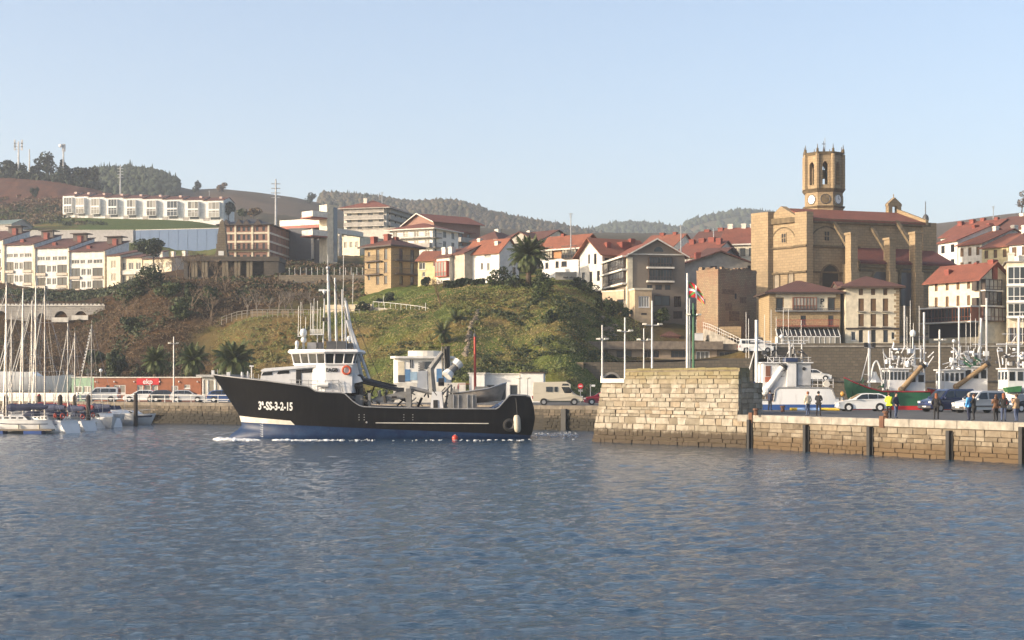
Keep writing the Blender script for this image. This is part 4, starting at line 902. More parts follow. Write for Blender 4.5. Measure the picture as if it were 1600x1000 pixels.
# -- white houses on the headland
b = Bld('chalet_house', 'white house with brown timber upper gallery right of the big palm', 847, 268, 904, 263, 437, 387, 6, WPLAS, TOWN)
W = b.w; (ua, v1), (_, v0) = b.uv('F', 848, 387), b.uv('F', 848, 405); b.gallery('F', .3, W*.33, v0, v1, 4, DBROWN, .5, GLASS); b.gallery('F', W*.58, W*.98, v0-.2, v1, 5, DBROWN, .5, GLASS); b.slab('F', W*.33, W*.58, v0, v1-.1, 0, .25, paint('orange_panel', (.45, .2, .07), rough=.7), 'timber_panel')
b.px('F', [(852, 410, 857, 419), (868, 408, 873, 418), (877, 408, 886, 416)], 'b1'); b.px('R', [(901, 384, 905, 391), (894, 406, 900, 414)], 'b1'); b.roof('gx', TILE3, 2.0, .9, fascia=OFFWH, chim=((.3, .5, .6, .5),)); b.done()
b = Bld('steep_gable_house', 'cream house with steep overhanging red gable left of the hotel', 941, 254, 1012, 258.5, 440, 394, 7, OFFWH, TOWN)
b.px('L', [(928, 391, 932, 407), (919, 392, 922, 406)], 'd1'); b.grid('L', 3, 1, .9, 1.7, 'd1', v=(.02, .4)); b.grid('F', 5, 1, .9, 1.6, 'd1', v=(.4, .9)); b.roof('gx', TILE3, 2.5, .9, chim=((.22, .2, .8, -.7), (.6, .25, 1.8, -.5), (.85, .4, .8, .3))); b.done()
b = Bld('white_villa', 'bright white villa with green shutters left of the big palm', 726, 257, 780, 252, 441, 397, 5, WPLAS, TOWN)
b.px('F', [(732, 404, 737, 412), (733, 415, 738, 422), (751, 411, 755, 421), (761, 411, 765, 422)], 'g1'); b.px('F', [(757, 397.5, 767, 401)], 'g1'); b.grid('R', 2, 1, .8, 1.4, 'd1', v=(.1, .6)); b.roof('gx', TILE3, 2.2, .4, chim=((.78, .3, .7, -.3), (.15, .5, .6, .5)), cmat=OFFWH); b.done()
b = Bld('grey_side_house', 'plain beige gable wall next to the white villa', 703, 259, 726, 255, 441, 399, 9, paint('beige_wall', (.50, .44, .36), rough=.9), TOWN); b.roof('gx', TILE2, 2.0, .25, chim=((.5, .6, .6, .6),), cmat=OFFWH); b.done()
b = Bld('red_bay_house', 'narrow white house with a glazed red bay', 682, 260, 702.5, 257.5, 442, 403, 7, OFFWH, TOWN); (u0, v1), (u1, v0) = b.uv('F', 683.5, 409), b.uv('F', 701.5, 432); b.gallery('F', u0, u1, v0, v1, 4, paint('bay_red', (.45, .05, .02), rough=.5), .6, CURTAIN); b.roof('gx', TILE2, 1.5, .3, chim=((.2, .2, .9, .3), (.7, .2, .9, .3)), cmat=OFFWH); b.done()
b = Bld('yellow_cottage', 'small yellow and white cottage beside the brown stone house', 653, 262, 682, 261, 445, 407, 7, YPLAS, TOWN); b.px('F', [(655, 410, 664, 421), (660, 425, 664, 432), (677, 409, 681, 416)], 'w2'); b.roof('gx', TILE3, 1.7, .4); b.done()
# -- brown stone house (corner towards us)
b = Bld('stone_mansion', 'square ochre stone house with hipped roof and dark iron balconies', 611, 266, 655, 271, 449, 384, 6.8, BROWNST, TOWN)
for v in (.34, .66): b.balcony('F', .6, b.w-.4, b.h*v, .7, DGREY, DBROWN); b.balcony('L', .4, b.d*.68, b.h*v, .7, BROWNW, DBROWN)
b.grid('F', 2, 2, .9, 2.0, 'b1', u=(.15, .95), v=(.335, .97)); b.grid('F', 2, 1, .9, 1.5, 'b1', u=(.15, .95), v=(.05, .33)); b.grid('L', 2, 2, .8, 1.9, 'b1', u=(.35, .95), v=(.335, .97)); b.grid('L', 2, 1, .8, 1.4, 'b1', u=(.35, .95), v=(.05, .33)); b.grid('L', 1, 3, .6, .8, 'd1', u=(.05, .3), v=(.12, .98))
b.roof('hip', TILE2, 1.8, .9, chim=((.15, .8, .9, .2), (.35, .5, 1.0, .6), (.5, .35, .7, .1)), fascia=DBROWN); b.done()

# -- church of the harbour town
CH = thing('parish_church', 'ochre ashlar church with octagonal bell tower above the harbour', 'church', P(1262, 545, 250))
CZ = CH.location.z-2.0; C0 = Vector((XP(1262, 250), 250, 0))              # near corner
lu = Vector((XP(1181, 258)-C0.x, 258-250, 0)); LW = lu.length; lu.normalize()   # along the lit west front, to the left
ru = Vector((-lu.y, lu.x, 0)); ru = ru if ru.x > 0 else -ru
ru = Vector((XP(1452, 257.5)-C0.x, 257.5-250, 0)); RW = ru.length; ru.normalize()     # along the nave wall, to the right
def cz(py, Y=250): return ZP(py, Y)
zt = cz(345); up = Vector((0, 0, 1))
def cp(a, b_, z): p = C0+lu*a+ru*b_; p.z = z; return p
m = MB(); fp = [cp(0, 0, CZ), cp(0, RW, CZ), cp(LW, RW, CZ), cp(LW, 0, CZ)]; m.prism(fp, (0, 0, zt-CZ)); 
m.prism([cp(.8, .1, zt), cp(LW-1.2, .1, zt), cp(LW*.52, .1, cz(322, 254))], ru*1.0); m.build('wall', ASHLAR, CH)
def on_west(px, py): # point on the west (left) front
    r = ray(px, py); n = Vector((-lu.y, lu.x, 0)); k = (C0-EYE).dot(n)/r.dot(n); return EYE+r*k
def on_south(px, py):
    r = ray(px, py); n = Vector((-ru.y, ru.x, 0)); k = (C0-EYE).dot(n)/r.dot(n); return EYE+r*k
nw = Vector((lu.y, -lu.x, 0)); nw = nw if nw.y < 0 else -nw; ns = Vector((ru.y, -ru.x, 0)); ns = ns if ns.y < 0 else -ns
m = MB(); ht = cz(333)
m.obox(cp(-.5, -.3, CZ)+nw*.5, lu*2.4, ru*1.2, up*(cz(331)-CZ)); m.build('corner_buttress', ASHLAR, CH)
m = MB(); m.obox(cp(LW-3.4, -.3, CZ)+nw*.6, lu*3.6, ru*2.5, up*(cz(334, 258)-CZ)); m.build('corner_buttress', ASHLAR, CH)
m = MB()
for py in (385.5, 426):     # string courses on both fronts, cornice
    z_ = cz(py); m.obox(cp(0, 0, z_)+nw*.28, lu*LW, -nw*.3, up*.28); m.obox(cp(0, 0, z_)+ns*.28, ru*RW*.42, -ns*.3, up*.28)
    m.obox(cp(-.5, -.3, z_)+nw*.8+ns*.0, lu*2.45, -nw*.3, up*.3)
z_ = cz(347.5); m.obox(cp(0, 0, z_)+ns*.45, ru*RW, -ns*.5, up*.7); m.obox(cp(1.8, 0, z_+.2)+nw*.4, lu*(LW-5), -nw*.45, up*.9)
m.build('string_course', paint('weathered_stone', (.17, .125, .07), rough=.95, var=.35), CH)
# openings
def arch_pts(c, u, w, h, n=10):
    pts = [c-u*w/2, c+u*w/2]; top = c+up*(h-w*.62)
    for i in range(n+1): a = math.pi*i/n; pts.append(top+u*(w/2*math.cos(a))+up*(w*.62*math.sin(a)))
    return pts
DARK = plain('dark_opening', (.018, .016, .014), .9); BLIND = paint('blind_window', (.36, .30, .22), rough=.95)
def opening(c, u, n, w, h, mat, depth=.5, name='window', frame=True):
    f = MB(); pts = arch_pts(c+n*.02, u, w, h); k = len(pts); o2 = arch_pts(c+n*.02-up*.05, u, w*1.3, h*1.08)
    vs = [p+n*.12 for p in o2]+[p+n*.12 for p in pts]+[p-n*.05 for p in o2]+[p for p in pts]
    f.add(vs, [(i, (i+1) % k, k+(i+1) % k, k+i) for i in range(k)]+[(2*k+i, 2*k+(i+1) % k, (i+1) % k, i) for i in range(k)]+[(k+i, k+(i+1) % k, 3*k+(i+1) % k, 3*k+i) for i in range(k)])
    fo = f.build(name, MATS['weathered_stone'] if frame else ASHLAR, CH); p = MB(); p.add([q_+n*.015 for q_ in pts], [tuple(range(k))]); p.build('recess', mat, fo)
opening(on_west(1214, 451), lu*-1, nw, 1.0, 2.6, BLIND); opening(on_west(1236, 449), lu*-1, nw, 1.0, 2.6, BLIND)
opening(on_south(1297, 449), ru, ns, 3.0, 3.6, DARK)
opening(on_south(1378, 452)+ns*.3, ru, ns, 2.4, 3.6, DARK)
for fr_, px, py in ((0, 1225, 380), (1, 1291.5, 377)):
    c = on_west(px, py) if fr_ == 0 else on_south(px, py); u, n = (lu*-1, nw) if fr_ == 0 else (ru, ns); f = MB()
    f.obox(c-u*.55+n*.0, u*1.1, n*.10, up*1.7); fo = f.build('window', ASHLAR, CH); p = MB()
    for a in (-.42, .06):
        for bq in (.12, .9): p.obox(c+u*a+n*.08+up*bq, u*.36, n*.03, up*.66)
    p.build('pane', DARK, fo)
# relieving arches in the stone
for c, u, n, w in ((on_west(1224, 385), lu*-1, nw, 5.2), (on_south(1291, 384), ru, ns, 6.0)):
    f = MB(); pts = [c+u*(w/2*math.cos(math.pi*i/14))+up*(3.0*math.sin(math.pi*i/14)) for i in range(15)]
    for a, b_ in zip(pts[:-1], pts[1:]): f.obox(a-n*.02, b_-a, n*.07, (a-c).normalized()*.22)
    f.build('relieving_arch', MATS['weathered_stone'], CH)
# nave roof: south slope
re0, re1 = cp(0, .6, zt+.3), cp(0, RW-1.0, zt+.3); rid = lu*LW*.5; rr = cz(327, 256)-zt
m = MB(); A = re0+ns*.5; B_ = re1+ns*.5; Cc = cp(LW*.5, RW-1.0, zt+rr); Dd = cp(LW*.5, .8, zt+rr); Ee = cp(LW, .8, zt+.2); Ff = cp(LW, RW-1, zt+.2)
m.add([A, B_, Cc, Dd, Ee, Ff], [(0, 1, 2, 3), (3, 2, 5, 4), (1, 5, 2), (0, 3, 4)]); m.prism([A-up*.25, B_-up*.25, B_, A], -ns*.3); m.build('nave_roof', TILE, CH)
m = MB(); g0 = cp(LW*.5, RW-1.0, zt+rr+.1); m.prism([B_-up*.3, g0-up*.4, g0+up*.5, B_+up*.5], ru*.5); m.prism([cp(0, RW-1, zt), cp(LW, RW-1, zt), g0], ru*.4); bq = cp(LW*.5-.3, RW-6.2, zt+rr)
m.build('east_gable', ASHLAR, CH)
m = MB(); q0 = cp(LW*.5, RW-2.6, zt+rr-.1)
m.obox(q0, ru*.75, -ns*.9, up*1.2); m.obox(q0+ru*1.75, ru*.75, -ns*.9, up*1.2); m.obox(q0-ru*.1+up*1.2, ru*2.7, -ns*.9, up*.4); m.prism([q0-ru*.1+up*1.6, q0+ru*2.6+up*1.6, q0+ru*1.25+up*2.7], -ns*.9); m.tube(q0+ru*1.25-ns*.45+up*2.6, q0+ru*1.25-ns*.45+up*3.3, .08, n=6); m.build('bell_gable', ASHLAR, CH)
# east corner turret
m = MB(); m.obox(cp(-.4, RW-1.6, CZ), ru*2.6, lu*3, up*(cz(349, 258)-CZ)); m.build('corner_turret', ASHLAR, CH)
m = MB(); m.ball(cp(.5, RW-.2, cz(349, 258)+.7), .55, (1, 1, 1.5)); m.tube(cp(.5, RW-.2, cz(349, 258)), cp(.5, RW-.2, cz(338, 258)), .12, n=5); m.build('finial', DGREY, CH)
# buttresses, flying arches, lean-to aisle roof
aisle = 5.2
def sp(px, Yf, z): return Vector((XP(px, Yf), Yf, z))
az0, az1 = cz(412, 251), cz(391, 258)
a0 = on_south(1316, 500); sB = (Vector((a0.x, a0.y, 0))-Vector((C0.x, C0.y, 0))).length
m = MB(); m.obox(cp(0, sB, CZ)+ns*aisle, ru*(RW-sB), -ns*aisle, up*(az0-CZ)); m.build('aisle_wall', ASHLAR, CH)
m = MB(); p0 = cp(0, sB, az0)+ns*(aisle+.4); p1 = cp(0, RW+1.5, az0)+ns*(aisle+.4); m.add([p0, p1, cp(0, RW+.5, az1), cp(0, sB, az1), p0-up*.3, p1-up*.3], [(0, 1, 2, 3), (4, 5, 1, 0)]); m.build('aisle_roof', tiles('aisle_tiles', (.26, .06, .04)), CH)
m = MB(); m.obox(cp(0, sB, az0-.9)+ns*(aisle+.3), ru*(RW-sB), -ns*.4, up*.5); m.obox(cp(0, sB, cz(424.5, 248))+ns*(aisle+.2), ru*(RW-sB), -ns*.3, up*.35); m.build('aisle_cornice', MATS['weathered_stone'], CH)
for px, wpx, pt in ((1337, 15, 366), (1397, 14, 374), (1438, 16, 365)):
    c = on_south(px, 430); c = Vector((c.x, c.y, 0)); s_ = (c-Vector((C0.x, C0.y, 0))).dot(ru); base = cp(0, s_, CZ)+ns*(aisle-1.0)
    # solve along the nave so that the pier stands where the photo column is
    r = ray(px-wpx/2, 430); dn = ns; O = cp(0, 0, 0)+ns*(aisle+1.2); n_ = Vector((-ru.y, ru.x, 0)); k = (O-EYE).dot(n_)/r.dot(n_); q_ = EYE+r*k; q_.z = CZ
    bo = MB(); bw = wpx/F*250/abs(ru.x)*.75; zt_ = ZP(pt, q_.y); bo.obox(q_, ru*bw, -ns*1.7, up*(zt_-CZ)); bo.obox(q_-ru*.15+ns*.15+up*(zt_-CZ), ru*(bw+.3), -ns*2.0, up*.35); bo.obox(q_-ru*.12+ns*.3, ru*(bw+.24), -ns*.32, up*(cz(426)-CZ)); bo.build('buttress', ASHLAR, CH)
    f = MB(); t0 = q_+ru*bw*.25-ns*2.2; t0.z = zt_-1.8; t1 = t0-ns*(aisle-1.2); t1.z = zt_+2.2
    f.prism([t0, t1, t1+up*.6, t0+up*.6], ru*bw*.5); f.build('flying_buttress', MATS['weathered_stone'], CH)
# gothic windows of the aisle
O = cp(0, 0, 0)+ns*(aisle+.05)
for px, py, w, h in ((1420, 478, 3.0, 6.6), (1376, 470, 3.0, 5.0)):
    r = ray(px, py); n_ = Vector((-ru.y, ru.x, 0)); k = (O-EYE).dot(n_)/r.dot(n_); opening(EYE+r*k, ru, ns, w, h, glassmat('leaded_glass', (.03, .03, .035), .25))
# bell tower: octagon
tw = Vector((XP(1287, 262), 262, 0)); TR = XP(1318.5, 262)-XP(1287, 262)
def octa(r, z, a0=.28): return [Vector((tw.x+r*math.cos(a0+math.pi/4*i), tw.y+r*math.sin(a0+math.pi/4*i), z)) for i in range(8)]
tz = lambda py: ZP(py, 262)
def ring(r0, r1, z0, z1, name, mat): m = MB(); m.loft([octa(r0, z0), octa(r1, z1)]); return m.build(name, mat, CH)
ring(TR, TR, tz(345), tz(327), 'tower_base', ASHLAR); ring(TR*1.06, TR*1.1, tz(327), tz(324.5), 'tower_cornice', MATS['weathered_stone'])
ring(TR*.97, TR*.97, tz(324.5), tz(303), 'clock_stage', ASHLAR); ring(TR*1.0, TR*1.12, tz(303), tz(298), 'tower_cornice', MATS['weathered_stone'])
bz0, bz1 = tz(298), tz(246)
# belfry: eight corner piers with arched openings between
o1, o2 = octa(TR*.97, 0), octa(TR*.80, 0); m = MB()
for i in range(8):
    a, b_ = o1[i], o1[(i+1) % 8]; ia, ib = o2[i], o2[(i+1) % 8]; e = b_-a; ie = ib-ia; zs, zh = bz0+.7, bz1-1.1
    prof = [0, .30]; 
    def wall_seg(t0, t1, z0, z1): m.add([a+e*t0+up*z0, a+e*t1+up*z0, a+e*t1+up*z1, a+e*t0+up*z1, ia+ie*t0+up*z0, ia+ie*t1+up*z0, ia+ie*t1+up*z1, ia+ie*t0+up*z1], [(0, 1, 2, 3), (7, 6, 5, 4), (0, 4, 5, 1), (1, 5, 6, 2), (2, 6, 7, 3), (3, 7, 4, 0)])
    wall_seg(0, .31, bz0, bz1); wall_seg(.69, 1, bz0, bz1); wall_seg(.31, .69, bz0, zs)
    N_ = 8
    for k in range(N_):
        t0, t1 = .31+.38*k/N_, .31+.38*(k+1)/N_; x = ((k+.5)/N_*2-1); zz = zh-.75+.75*math.sqrt(max(0, 1-x*x)); wall_seg(t0, t1, zz, bz1)
    m.tube(a*1.0+up*bz0+(a-tw)*.02, a+up*(bz1+.2)+(a-tw)*.02, .34, .34, 6)
m.build('belfry', ASHLAR, CH)
ring(TR*.98, TR*1.05, bz1, bz1+.55, 'tower_cornice', MATS['weathered_stone'])
m = MB(); m.loft([octa(TR*1.0, bz1+.55), octa(.15, tz(238.5))]); m.build('tower_roof', TILE3, CH)
for i in range(8):
    a = o1[i]+(o1[i]-tw)*.02; m = MB(); z_ = bz1+.4; m.tube(a+up*z_, a+up*(z_+.5), .28, .2, 6); m.ball(a+up*(z_+.6), .22, (1, 1, .8), 6, 5); m.tube(a+up*(z_+.7), a+up*(z_+1.5), .1, .04, 5); m.build('pinnacle', MATS['weathered_stone'], CH)
m = MB(); z_ = tz(238.8); m.tube(tw+up*z_, tw+up*(z_+1.0), .22, .08, 6); m.tube(tw+up*(z_+.9), tw+up*(z_+2.0), .05, n=5); m.bb(tw.x-.3, tw.x+.3, tw.y-.05, tw.y+.05, z_+1.45, z_+1.57); m.build('finial', DGREY, CH)
m = MB(); bl = tw+up*(bz0+3.0); m.loft([[bl+Vector((r*math.cos(t*.785), r*math.sin(t*.785), z)) for t in range(8)] for r, z in ((.75, -.9), (.6, -.5), (.45, .2), (.3, .5))]); m.tube(bl+up*.5, bl+up*3, .06, n=5); m.build('bell', paint('bronze', (.12, .10, .05), rough=.5, metal=.6), CH)
for i in range(8):     # clock faces on the clock stage
    oc = octa(TR*.97, tz(314)); a, b_ = oc[i], oc[(i+1) % 8]; c = (a+b_)/2; n = (c-Vector((tw.x, tw.y, c.z))).normalized()
    if n.y > .1: continue
    u = (b_-a).normalized(); m = MB(); m.tube(c-n*.1, c+n*.08, .85, .85, 18); f = m.build('clock_face', WHITE2 if abs(n.x) > .5 else MATS['weathered_stone'], CH); h_ = MB()
    h_.obox(c+n*.09-u*.04, u*.08, n*.02, up*.62); h_.obox(c+n*.09, u*.42, n*.02, up*.07); h_.torus(c+n*.08, .8, .06, n, 18, 4); h_.build('clock_hands', DGREY, f)

# -- blocks of flats behind the headland
b = Bld('tall_flats', 'tall beige block of flats with balconies and hipped roof on skyline', 604, 420, 640, 438, 384, 325, 12.5, OFFWH, 'blocks of flats behind the headland', 'flats')
for j in range(5):
    v = b.h*(.08+.18*j)+1.0; b.balcony('L', .3, b.d*.97, v, 1.0, GPLAS, OFFWH, 1.0, True); b.balcony('F', .5, b.w*.9, v, .9, GPLAS, CONC, 1.0, True)
    b.grid('L', 4, 1, 1.3, 1.7, 'd1', v=((v+.1)/b.h, (v+2.2)/b.h)); b.grid('F', 4, 1, 1.2, 1.7, 'd1', v=((v+.1)/b.h, (v+2.2)/b.h))
b.roof('hip', TILE, 3.0, 1.6, chim=((.2, .6, 1, .3),), fascia=GPLAS, cmat=OFFWH); b.done()
b = Bld('podium_block', 'plain pale grey flat-roofed block below the tall flats', 560, 405, 618, 400, 400, 360, 14, paint('pale_grey_plaster', (.50, .46, .41), rough=.9), 'blocks of flats behind the headland', 'flats'); b.roof('flat', CONC, 0, .05, thick=.3); b.done()
b = Bld('stepped_block', 'cream stepped low block beside the glass lift tower', 535, 395, 562, 392, 400, 372, 10, CREAM, 'blocks of flats behind the headland', 'flats'); b.grid('F', 3, 1, .9, 1.4, 'd1', v=(.3, .9)); b.roof('flat', CREAM, 0, .1, thick=.3); b.done()
b = Bld('white_flats', 'white five-storey flats with corner balconies and red roof', 676, 335, 716, 345, 425, 357, 11, WPLAS, 'blocks of flats behind the headland', 'flats')
for j in range(4):
    v = b.h*.06+j*b.h*.225; b.balcony('L', .2, b.d*.98, v+.6, 1.0, GPLAS, CONC, .95, j % 2 == 0); b.balcony('F', -.4, b.w*.24, v+.6, .9, DGREY, CONC); b.grid('L', 4, 1, 1.2, 1.5, 'p2', v=((v+.8)/b.h, (v+2.4)/b.h)); b.grid('F', 2, 1, 1.4, 1.3, 'g2', u=(.3, .95), v=((v+.9)/b.h, (v+2.4)/b.h)); b.grid('F', 1, 1, .9, 1.8, 'd1', u=(.02, .2), v=((v+.6)/b.h, (v+2.5)/b.h))
b.roof('hip', TILE, 2.0, .9, fascia=OFFWH); b.done()
b = Bld('pink_flats', 'pinkish brick flats with shallow red gable behind the white flats', 632, 362, 678, 352, 420, 353, 13, PBRICK, 'blocks of flats behind the headland', 'flats')
b.grid('F', 5, 4, 1.0, 1.4, 'w2', v=(.1, .98)); b.roof('gy', TILE, 2.2, .8, fascia=OFFWH); b.done()
b = Bld('brick_flats', 'brown brick flats with grey balconies right of the white flats', 714, 352, 738, 356, 425, 362, 14, PBRICK, 'blocks of flats behind the headland', 'flats')
for j in range(4): v = b.h*(.1+.22*j); b.balcony('F', .3, b.w-.2, v, 1.0, GPLAS, CONC, .95, True); b.grid('F', 2, 1, 1.2, 1.4, 'd1', v=((v+.2)/b.h, (v+2.1)/b.h))
b.roof('gx', TILE, 1.5, .6, chim=((.3, .4, 1, .5), (.6, .5, 1, .6))); b.done()
simple('hip_villa', 'small cream villa with hipped red roof left of the palm crown', 738, 330, 778, 326, 410, 378, 9, CREAM, 'hip', 2.4, TILE2, [('F', 4, 1, 1.0, 1.4, 'w2')], chim=((.5, .5, .9, .5),), cmat=OFFWH)
simple('long_roof_house', 'long low tiled house tucked behind the palm crown', 779, 320, 846, 312, 410, 380, 10, OFFWH, 'gx', 2.2, TILE2, [('F', 6, 1, 1.0, 1.4, 'w2')], chim=((.35, .5, .7, .5),), cmat=OFFWH)
simple('white_gable_block', 'grey and white house with metal roof right of the palm crown', 838, 312, 880, 318, 410, 376, 9, GPLAS, 'gx', 2.0, TILE2, [('F', 4, 1, 1.0, 1.3, 'w2')])
simple('terrace_roof_house', 'small house with orange roof between cottage and white flats', 735, 292, 764, 290, 420, 392, 8, OFFWH, 'gx', 1.8, TILE, [('F', 3, 1, .9, 1.2, 'w2')], chim=((.2, .5, .7, .5), (.8, .5, .7, .6)), cmat=OFFWH)
# -- brick seminary hotel, grey hall, lift tower and footbridge
b = Bld('brick_hotel', 'pink brick building with white bands and pointed dormers', 421, 345, 452, 362, 412, 351, 11.5, PBRICK, cat='hotel')
D = b.d
for v in (.12, .33, .57, .79): b.slab('L', 0, D, b.h*v-.2, b.h*v+.2, 0, .12, CREAM, 'white_band'); b.slab('F', 0, b.w, b.h*v-.2, b.h*v+.2, 0, .12, OFFWH, 'white_band')
for u in (0, .30, .64, .965): b.slab('L', D*u, D*u+.42, .02, b.h-.1, 0, .17, CREAM, 'pilaster')
for u0, u1, n in ((.05, .29, 2), (.345, .63, 3), (.69, .95, 2)):
    for v in ((.36, .55), (.60, .77), (.83, .97)): b.grid('L', n, 1, .6, (v[1]-v[0])*b.h*.8, 'd1', u=(u0, u1), v=v)
b.grid('L', 7, 1, .9, 1.5, 'd1', u=(.04, .97), v=(.01, .29)); b.balcony('L', .3, D*.99, b.h*.335+.25, .9, DBROWN, DBROWN)
for v in ((.36, .55), (.60, .77), (.15, .31), (.83, .97)): b.grid('F', 4, 1, .6, (v[1]-v[0])*b.h*.8, 'd1', v=v)
b.roof('hip', paint('slate_roof', (.06, .06, .065), rough=.7), 2.0, .7); b.done()
for u in (.14, .40, .55, .78):          # pointed dormers over the lit front
    o, d_, n_, W_ = b.fr('L'); m = MB(); c = o+d_*(D*u); w_ = .95; z_ = b.h-.1; m.prism([c-d_*w_-n_*.75+up*z_, c+d_*w_-n_*.75+up*z_, c-n_*.75+up*(z_+1.35)], n_*3.0); m.build('dormer', DBROWN, b.rf, local=True)
b = Bld('grey_hall', 'windowless dark grey hall right of the pink brick building', 452, 361, 507, 358, 418, 359, 4, paint('grey_cladding', (.115, .118, .13), rough=.7, var=.08), cat='hall'); b.roof('flat', DGREY, 0, .06, thick=.3); b.done()
lt = Bld('lift_tower', 'slim cream and glass lift tower with balcony landings', 511, 352, 527, 354, 412, 321, 3.0, CREAM, cat='lift tower'); lt.slab('F', lt.w*.62, lt.w-.02, .5, lt.h-.3, 0, .08, glassmat('blue_glass', (.10, .13, .16), .1), 'glazing'); lt.roof('flat', CREAM, 0, .03, thick=.25)
for v in (.47, .79): lt.slab('L', -1.0, lt.d+.2, lt.h*v, lt.h*v+1.3, 0, 4.2, OFFWH, 'landing'); lt.slab('L', -1.0, lt.d+.2, lt.h*v-.3, lt.h*v-.02, 0, 4.6, paint('red_soffit', (.30, .07, .04)), 'soffit')
lt.done()
fb = thing('footbridge', 'white parapet footbridge leading left from the lift tower', 'footbridge', P(470, 345, 356)); m = MB()
a, c = P(437, 346, 366), P(510, 342, 354); m.obox(a-up*1.2, c-a, (0, 2.2, 0), up*1.4); m.build('parapet', OFFWH, fb); m = MB(); m.obox(a-up*1.9, c-a, (0, 2.2, 0), up*.65); m.build('deck', MATS['red_soffit'], fb)
for t_ in (.25, .7): p = a.lerp(c, t_); m = MB(); m.tube(p+Vector((0, 1, -9)), p+Vector((0, 1, -1.9)), .35, n=8); m.build('pier', OFFWH, fb)
rb = thing('road_bridge', 'pale road bridge with bars right of the lift tower', 'bridge', P(545, 362, 372)); m = MB(); a, c = P(527, 357, 366), P(566, 363, 384); m.obox(a-up*1.1, c-a, (0, 3, 0), up*1.2); m.build('parapet', OFFWH, rb); m = MB(); m.tube(P(531, 362, 368), P(531, 400, 368), .45, n=8); m.build('pier', OFFWH, rb)
# -- stone monument with obelisk
mo = thing('stone_monument', 'dark stone colonnaded memorial with a stepped obelisk on its roof', 'monument', P(360, 438, 312))
Ym = 312; x0, x1 = XP(287, Ym), XP(412, Ym); zb, ztp = ZP(440, Ym), ZP(401, Ym); m = MB()
m.bb(x0, x1+3, Ym, Ym+9, zb-4, zb+.9); m.bb(x0-.2, x1+3.2, Ym-.2, Ym+9.2, ztp-.9, ztp); m.bb(x0, x0+.8, Ym+.1, Ym+9, zb+.9, ztp-.9); m.bb(x1, x1+3, Ym+.02, Ym+9, zb+.9, ztp-.9); m.bb(x0+.8, x1, Ym+2.4, Ym+2.8, zb+.9, ztp-.9); m.build('block', DSTONE, mo)
for px in (301, 306, 317, 322, 349, 354, 368, 373, 387, 392): m = MB(); xx = XP(px, Ym); m.bb(xx-.28, xx+.28, Ym+.15, Ym+.75, zb+.9, ztp-.9); m.build('column', paint('column_stone', (.22, .18, .12), rough=.9), mo)
m = MB(); xc = XP(343, Ym); zz = ztp
for w_, h_ in ((2.5, 1.0), (2.1, 1.8), (1.75, 2.0)): m.bb(xc-w_/2, xc+w_/2, Ym+3-w_/2, Ym+3+w_/2, zz, zz+h_); zz += h_
m.loft([[Vector((xc+s_*sx, Ym+3+s_*sy, z_)) for sx, sy in ((-1, -1), (1, -1), (1, 1), (-1, 1))] for s_, z_ in ((.8, zz), (.42, ZP(347, Ym+3)), (.1, ZP(343.5, Ym+3)))]); m.build('obelisk', masonry('obelisk_stone', (.21, .17, .115), (.17, .135, .09), (.1, .08, .06), .8, .5, .03), mo)
m = MB(); m.bb(xc-.55, xc+.55, Ym+1.68, Ym+1.74, ztp+.4, ztp+1.3); m.build('plaque', WHITE, mo)
# -- white apartment terrace, stepped, far left
APT = 'stepped white apartment blocks'
WPAN = paint('white_panels', (.80, .79, .75), rough=.7, dirt=.15)
for k, (xa, xb, yt, yb, lab) in enumerate(((-46, 4, 376, 446, 'white apartment block cut by the left picture edge'), (8, 52, 383, 449, 'white apartment block second from the left edge'), (56, 107, 388, 453, 'white apartment block with brown balconies, third in the stepped row'), (109, 163, 393, 458, 'white apartment block at the right end of the stepped row'))):
    Ya = 388-3.5*k; b = Bld('apartment_block', lab, xa, Ya, xb, Ya-2.5, yb, yt, 12, WPAN, APT, 'flats'); hh = b.h; W = b.w
    for j in range(2):
        v = hh*(.05+.30*j); 
        for u0, u1 in ((.05, .30), (.66, .95)): b.hole('F', W*u0, W*u1, v+.5, v+hh*.20+.45, 'b2'); b.slab('F', W*u0-.15, W*u1+.15, v-.15, v+.48, 0, .4, paint('beige_rail', (.55, .47, .38)), 'balcony_front')
        for u0, u1 in ((.34, .47), (.51, .63)): b.hole('F', W*u0, W*u1, v+.75, v+hh*.20+.3, 'w2')
    for u0, u1 in ((.05, .28), (.31, .45), (.52, .66), (.69, .95)): b.hole('F', W*u0, W*u1, hh*.70, hh*.70+1.0, 'w3')
    b.slab('F', -.35, .02, -.5, hh-.1, -.5, .35, CREAM, 'party_wall'); b.slab('F', W-.02, W+.35, -.5, hh-.1, -.5, .35, CREAM, 'party_wall')
    b.roof('shed', TILE2, 3.3, .45, chim=((.38, .25, 1.0, -1.7), (.92, .55, 1.1, .2))); b.done()
    m = MB(); m.bb(W*.55, W*.98, b.d*.72, b.d*.76, hh+2.3, hh+4.2); m.bb(W*.5, W*1.0, b.d*.66, b.d*.95, hh+4.2, hh+4.4); m.build('roof_monitor', DBROWN, b.rf, local=True)
b = Bld('cream_annex_house', 'cream house with blue door at the end of the white apartment row', 167, 374, 188, 372, 462, 400, 12, CREAM, 'low cream houses beside the white apartments'); b.grid('F', 1, 2, 1.6, 2.0, 'w2', v=(.3, .95)); b.slab('F', .3, 1.2, .1, 2.0, 0, .06, paint('blue_door', (.06, .22, .42)), 'door'); b.roof('shed', TILE2, 2.5, .4); b.done()
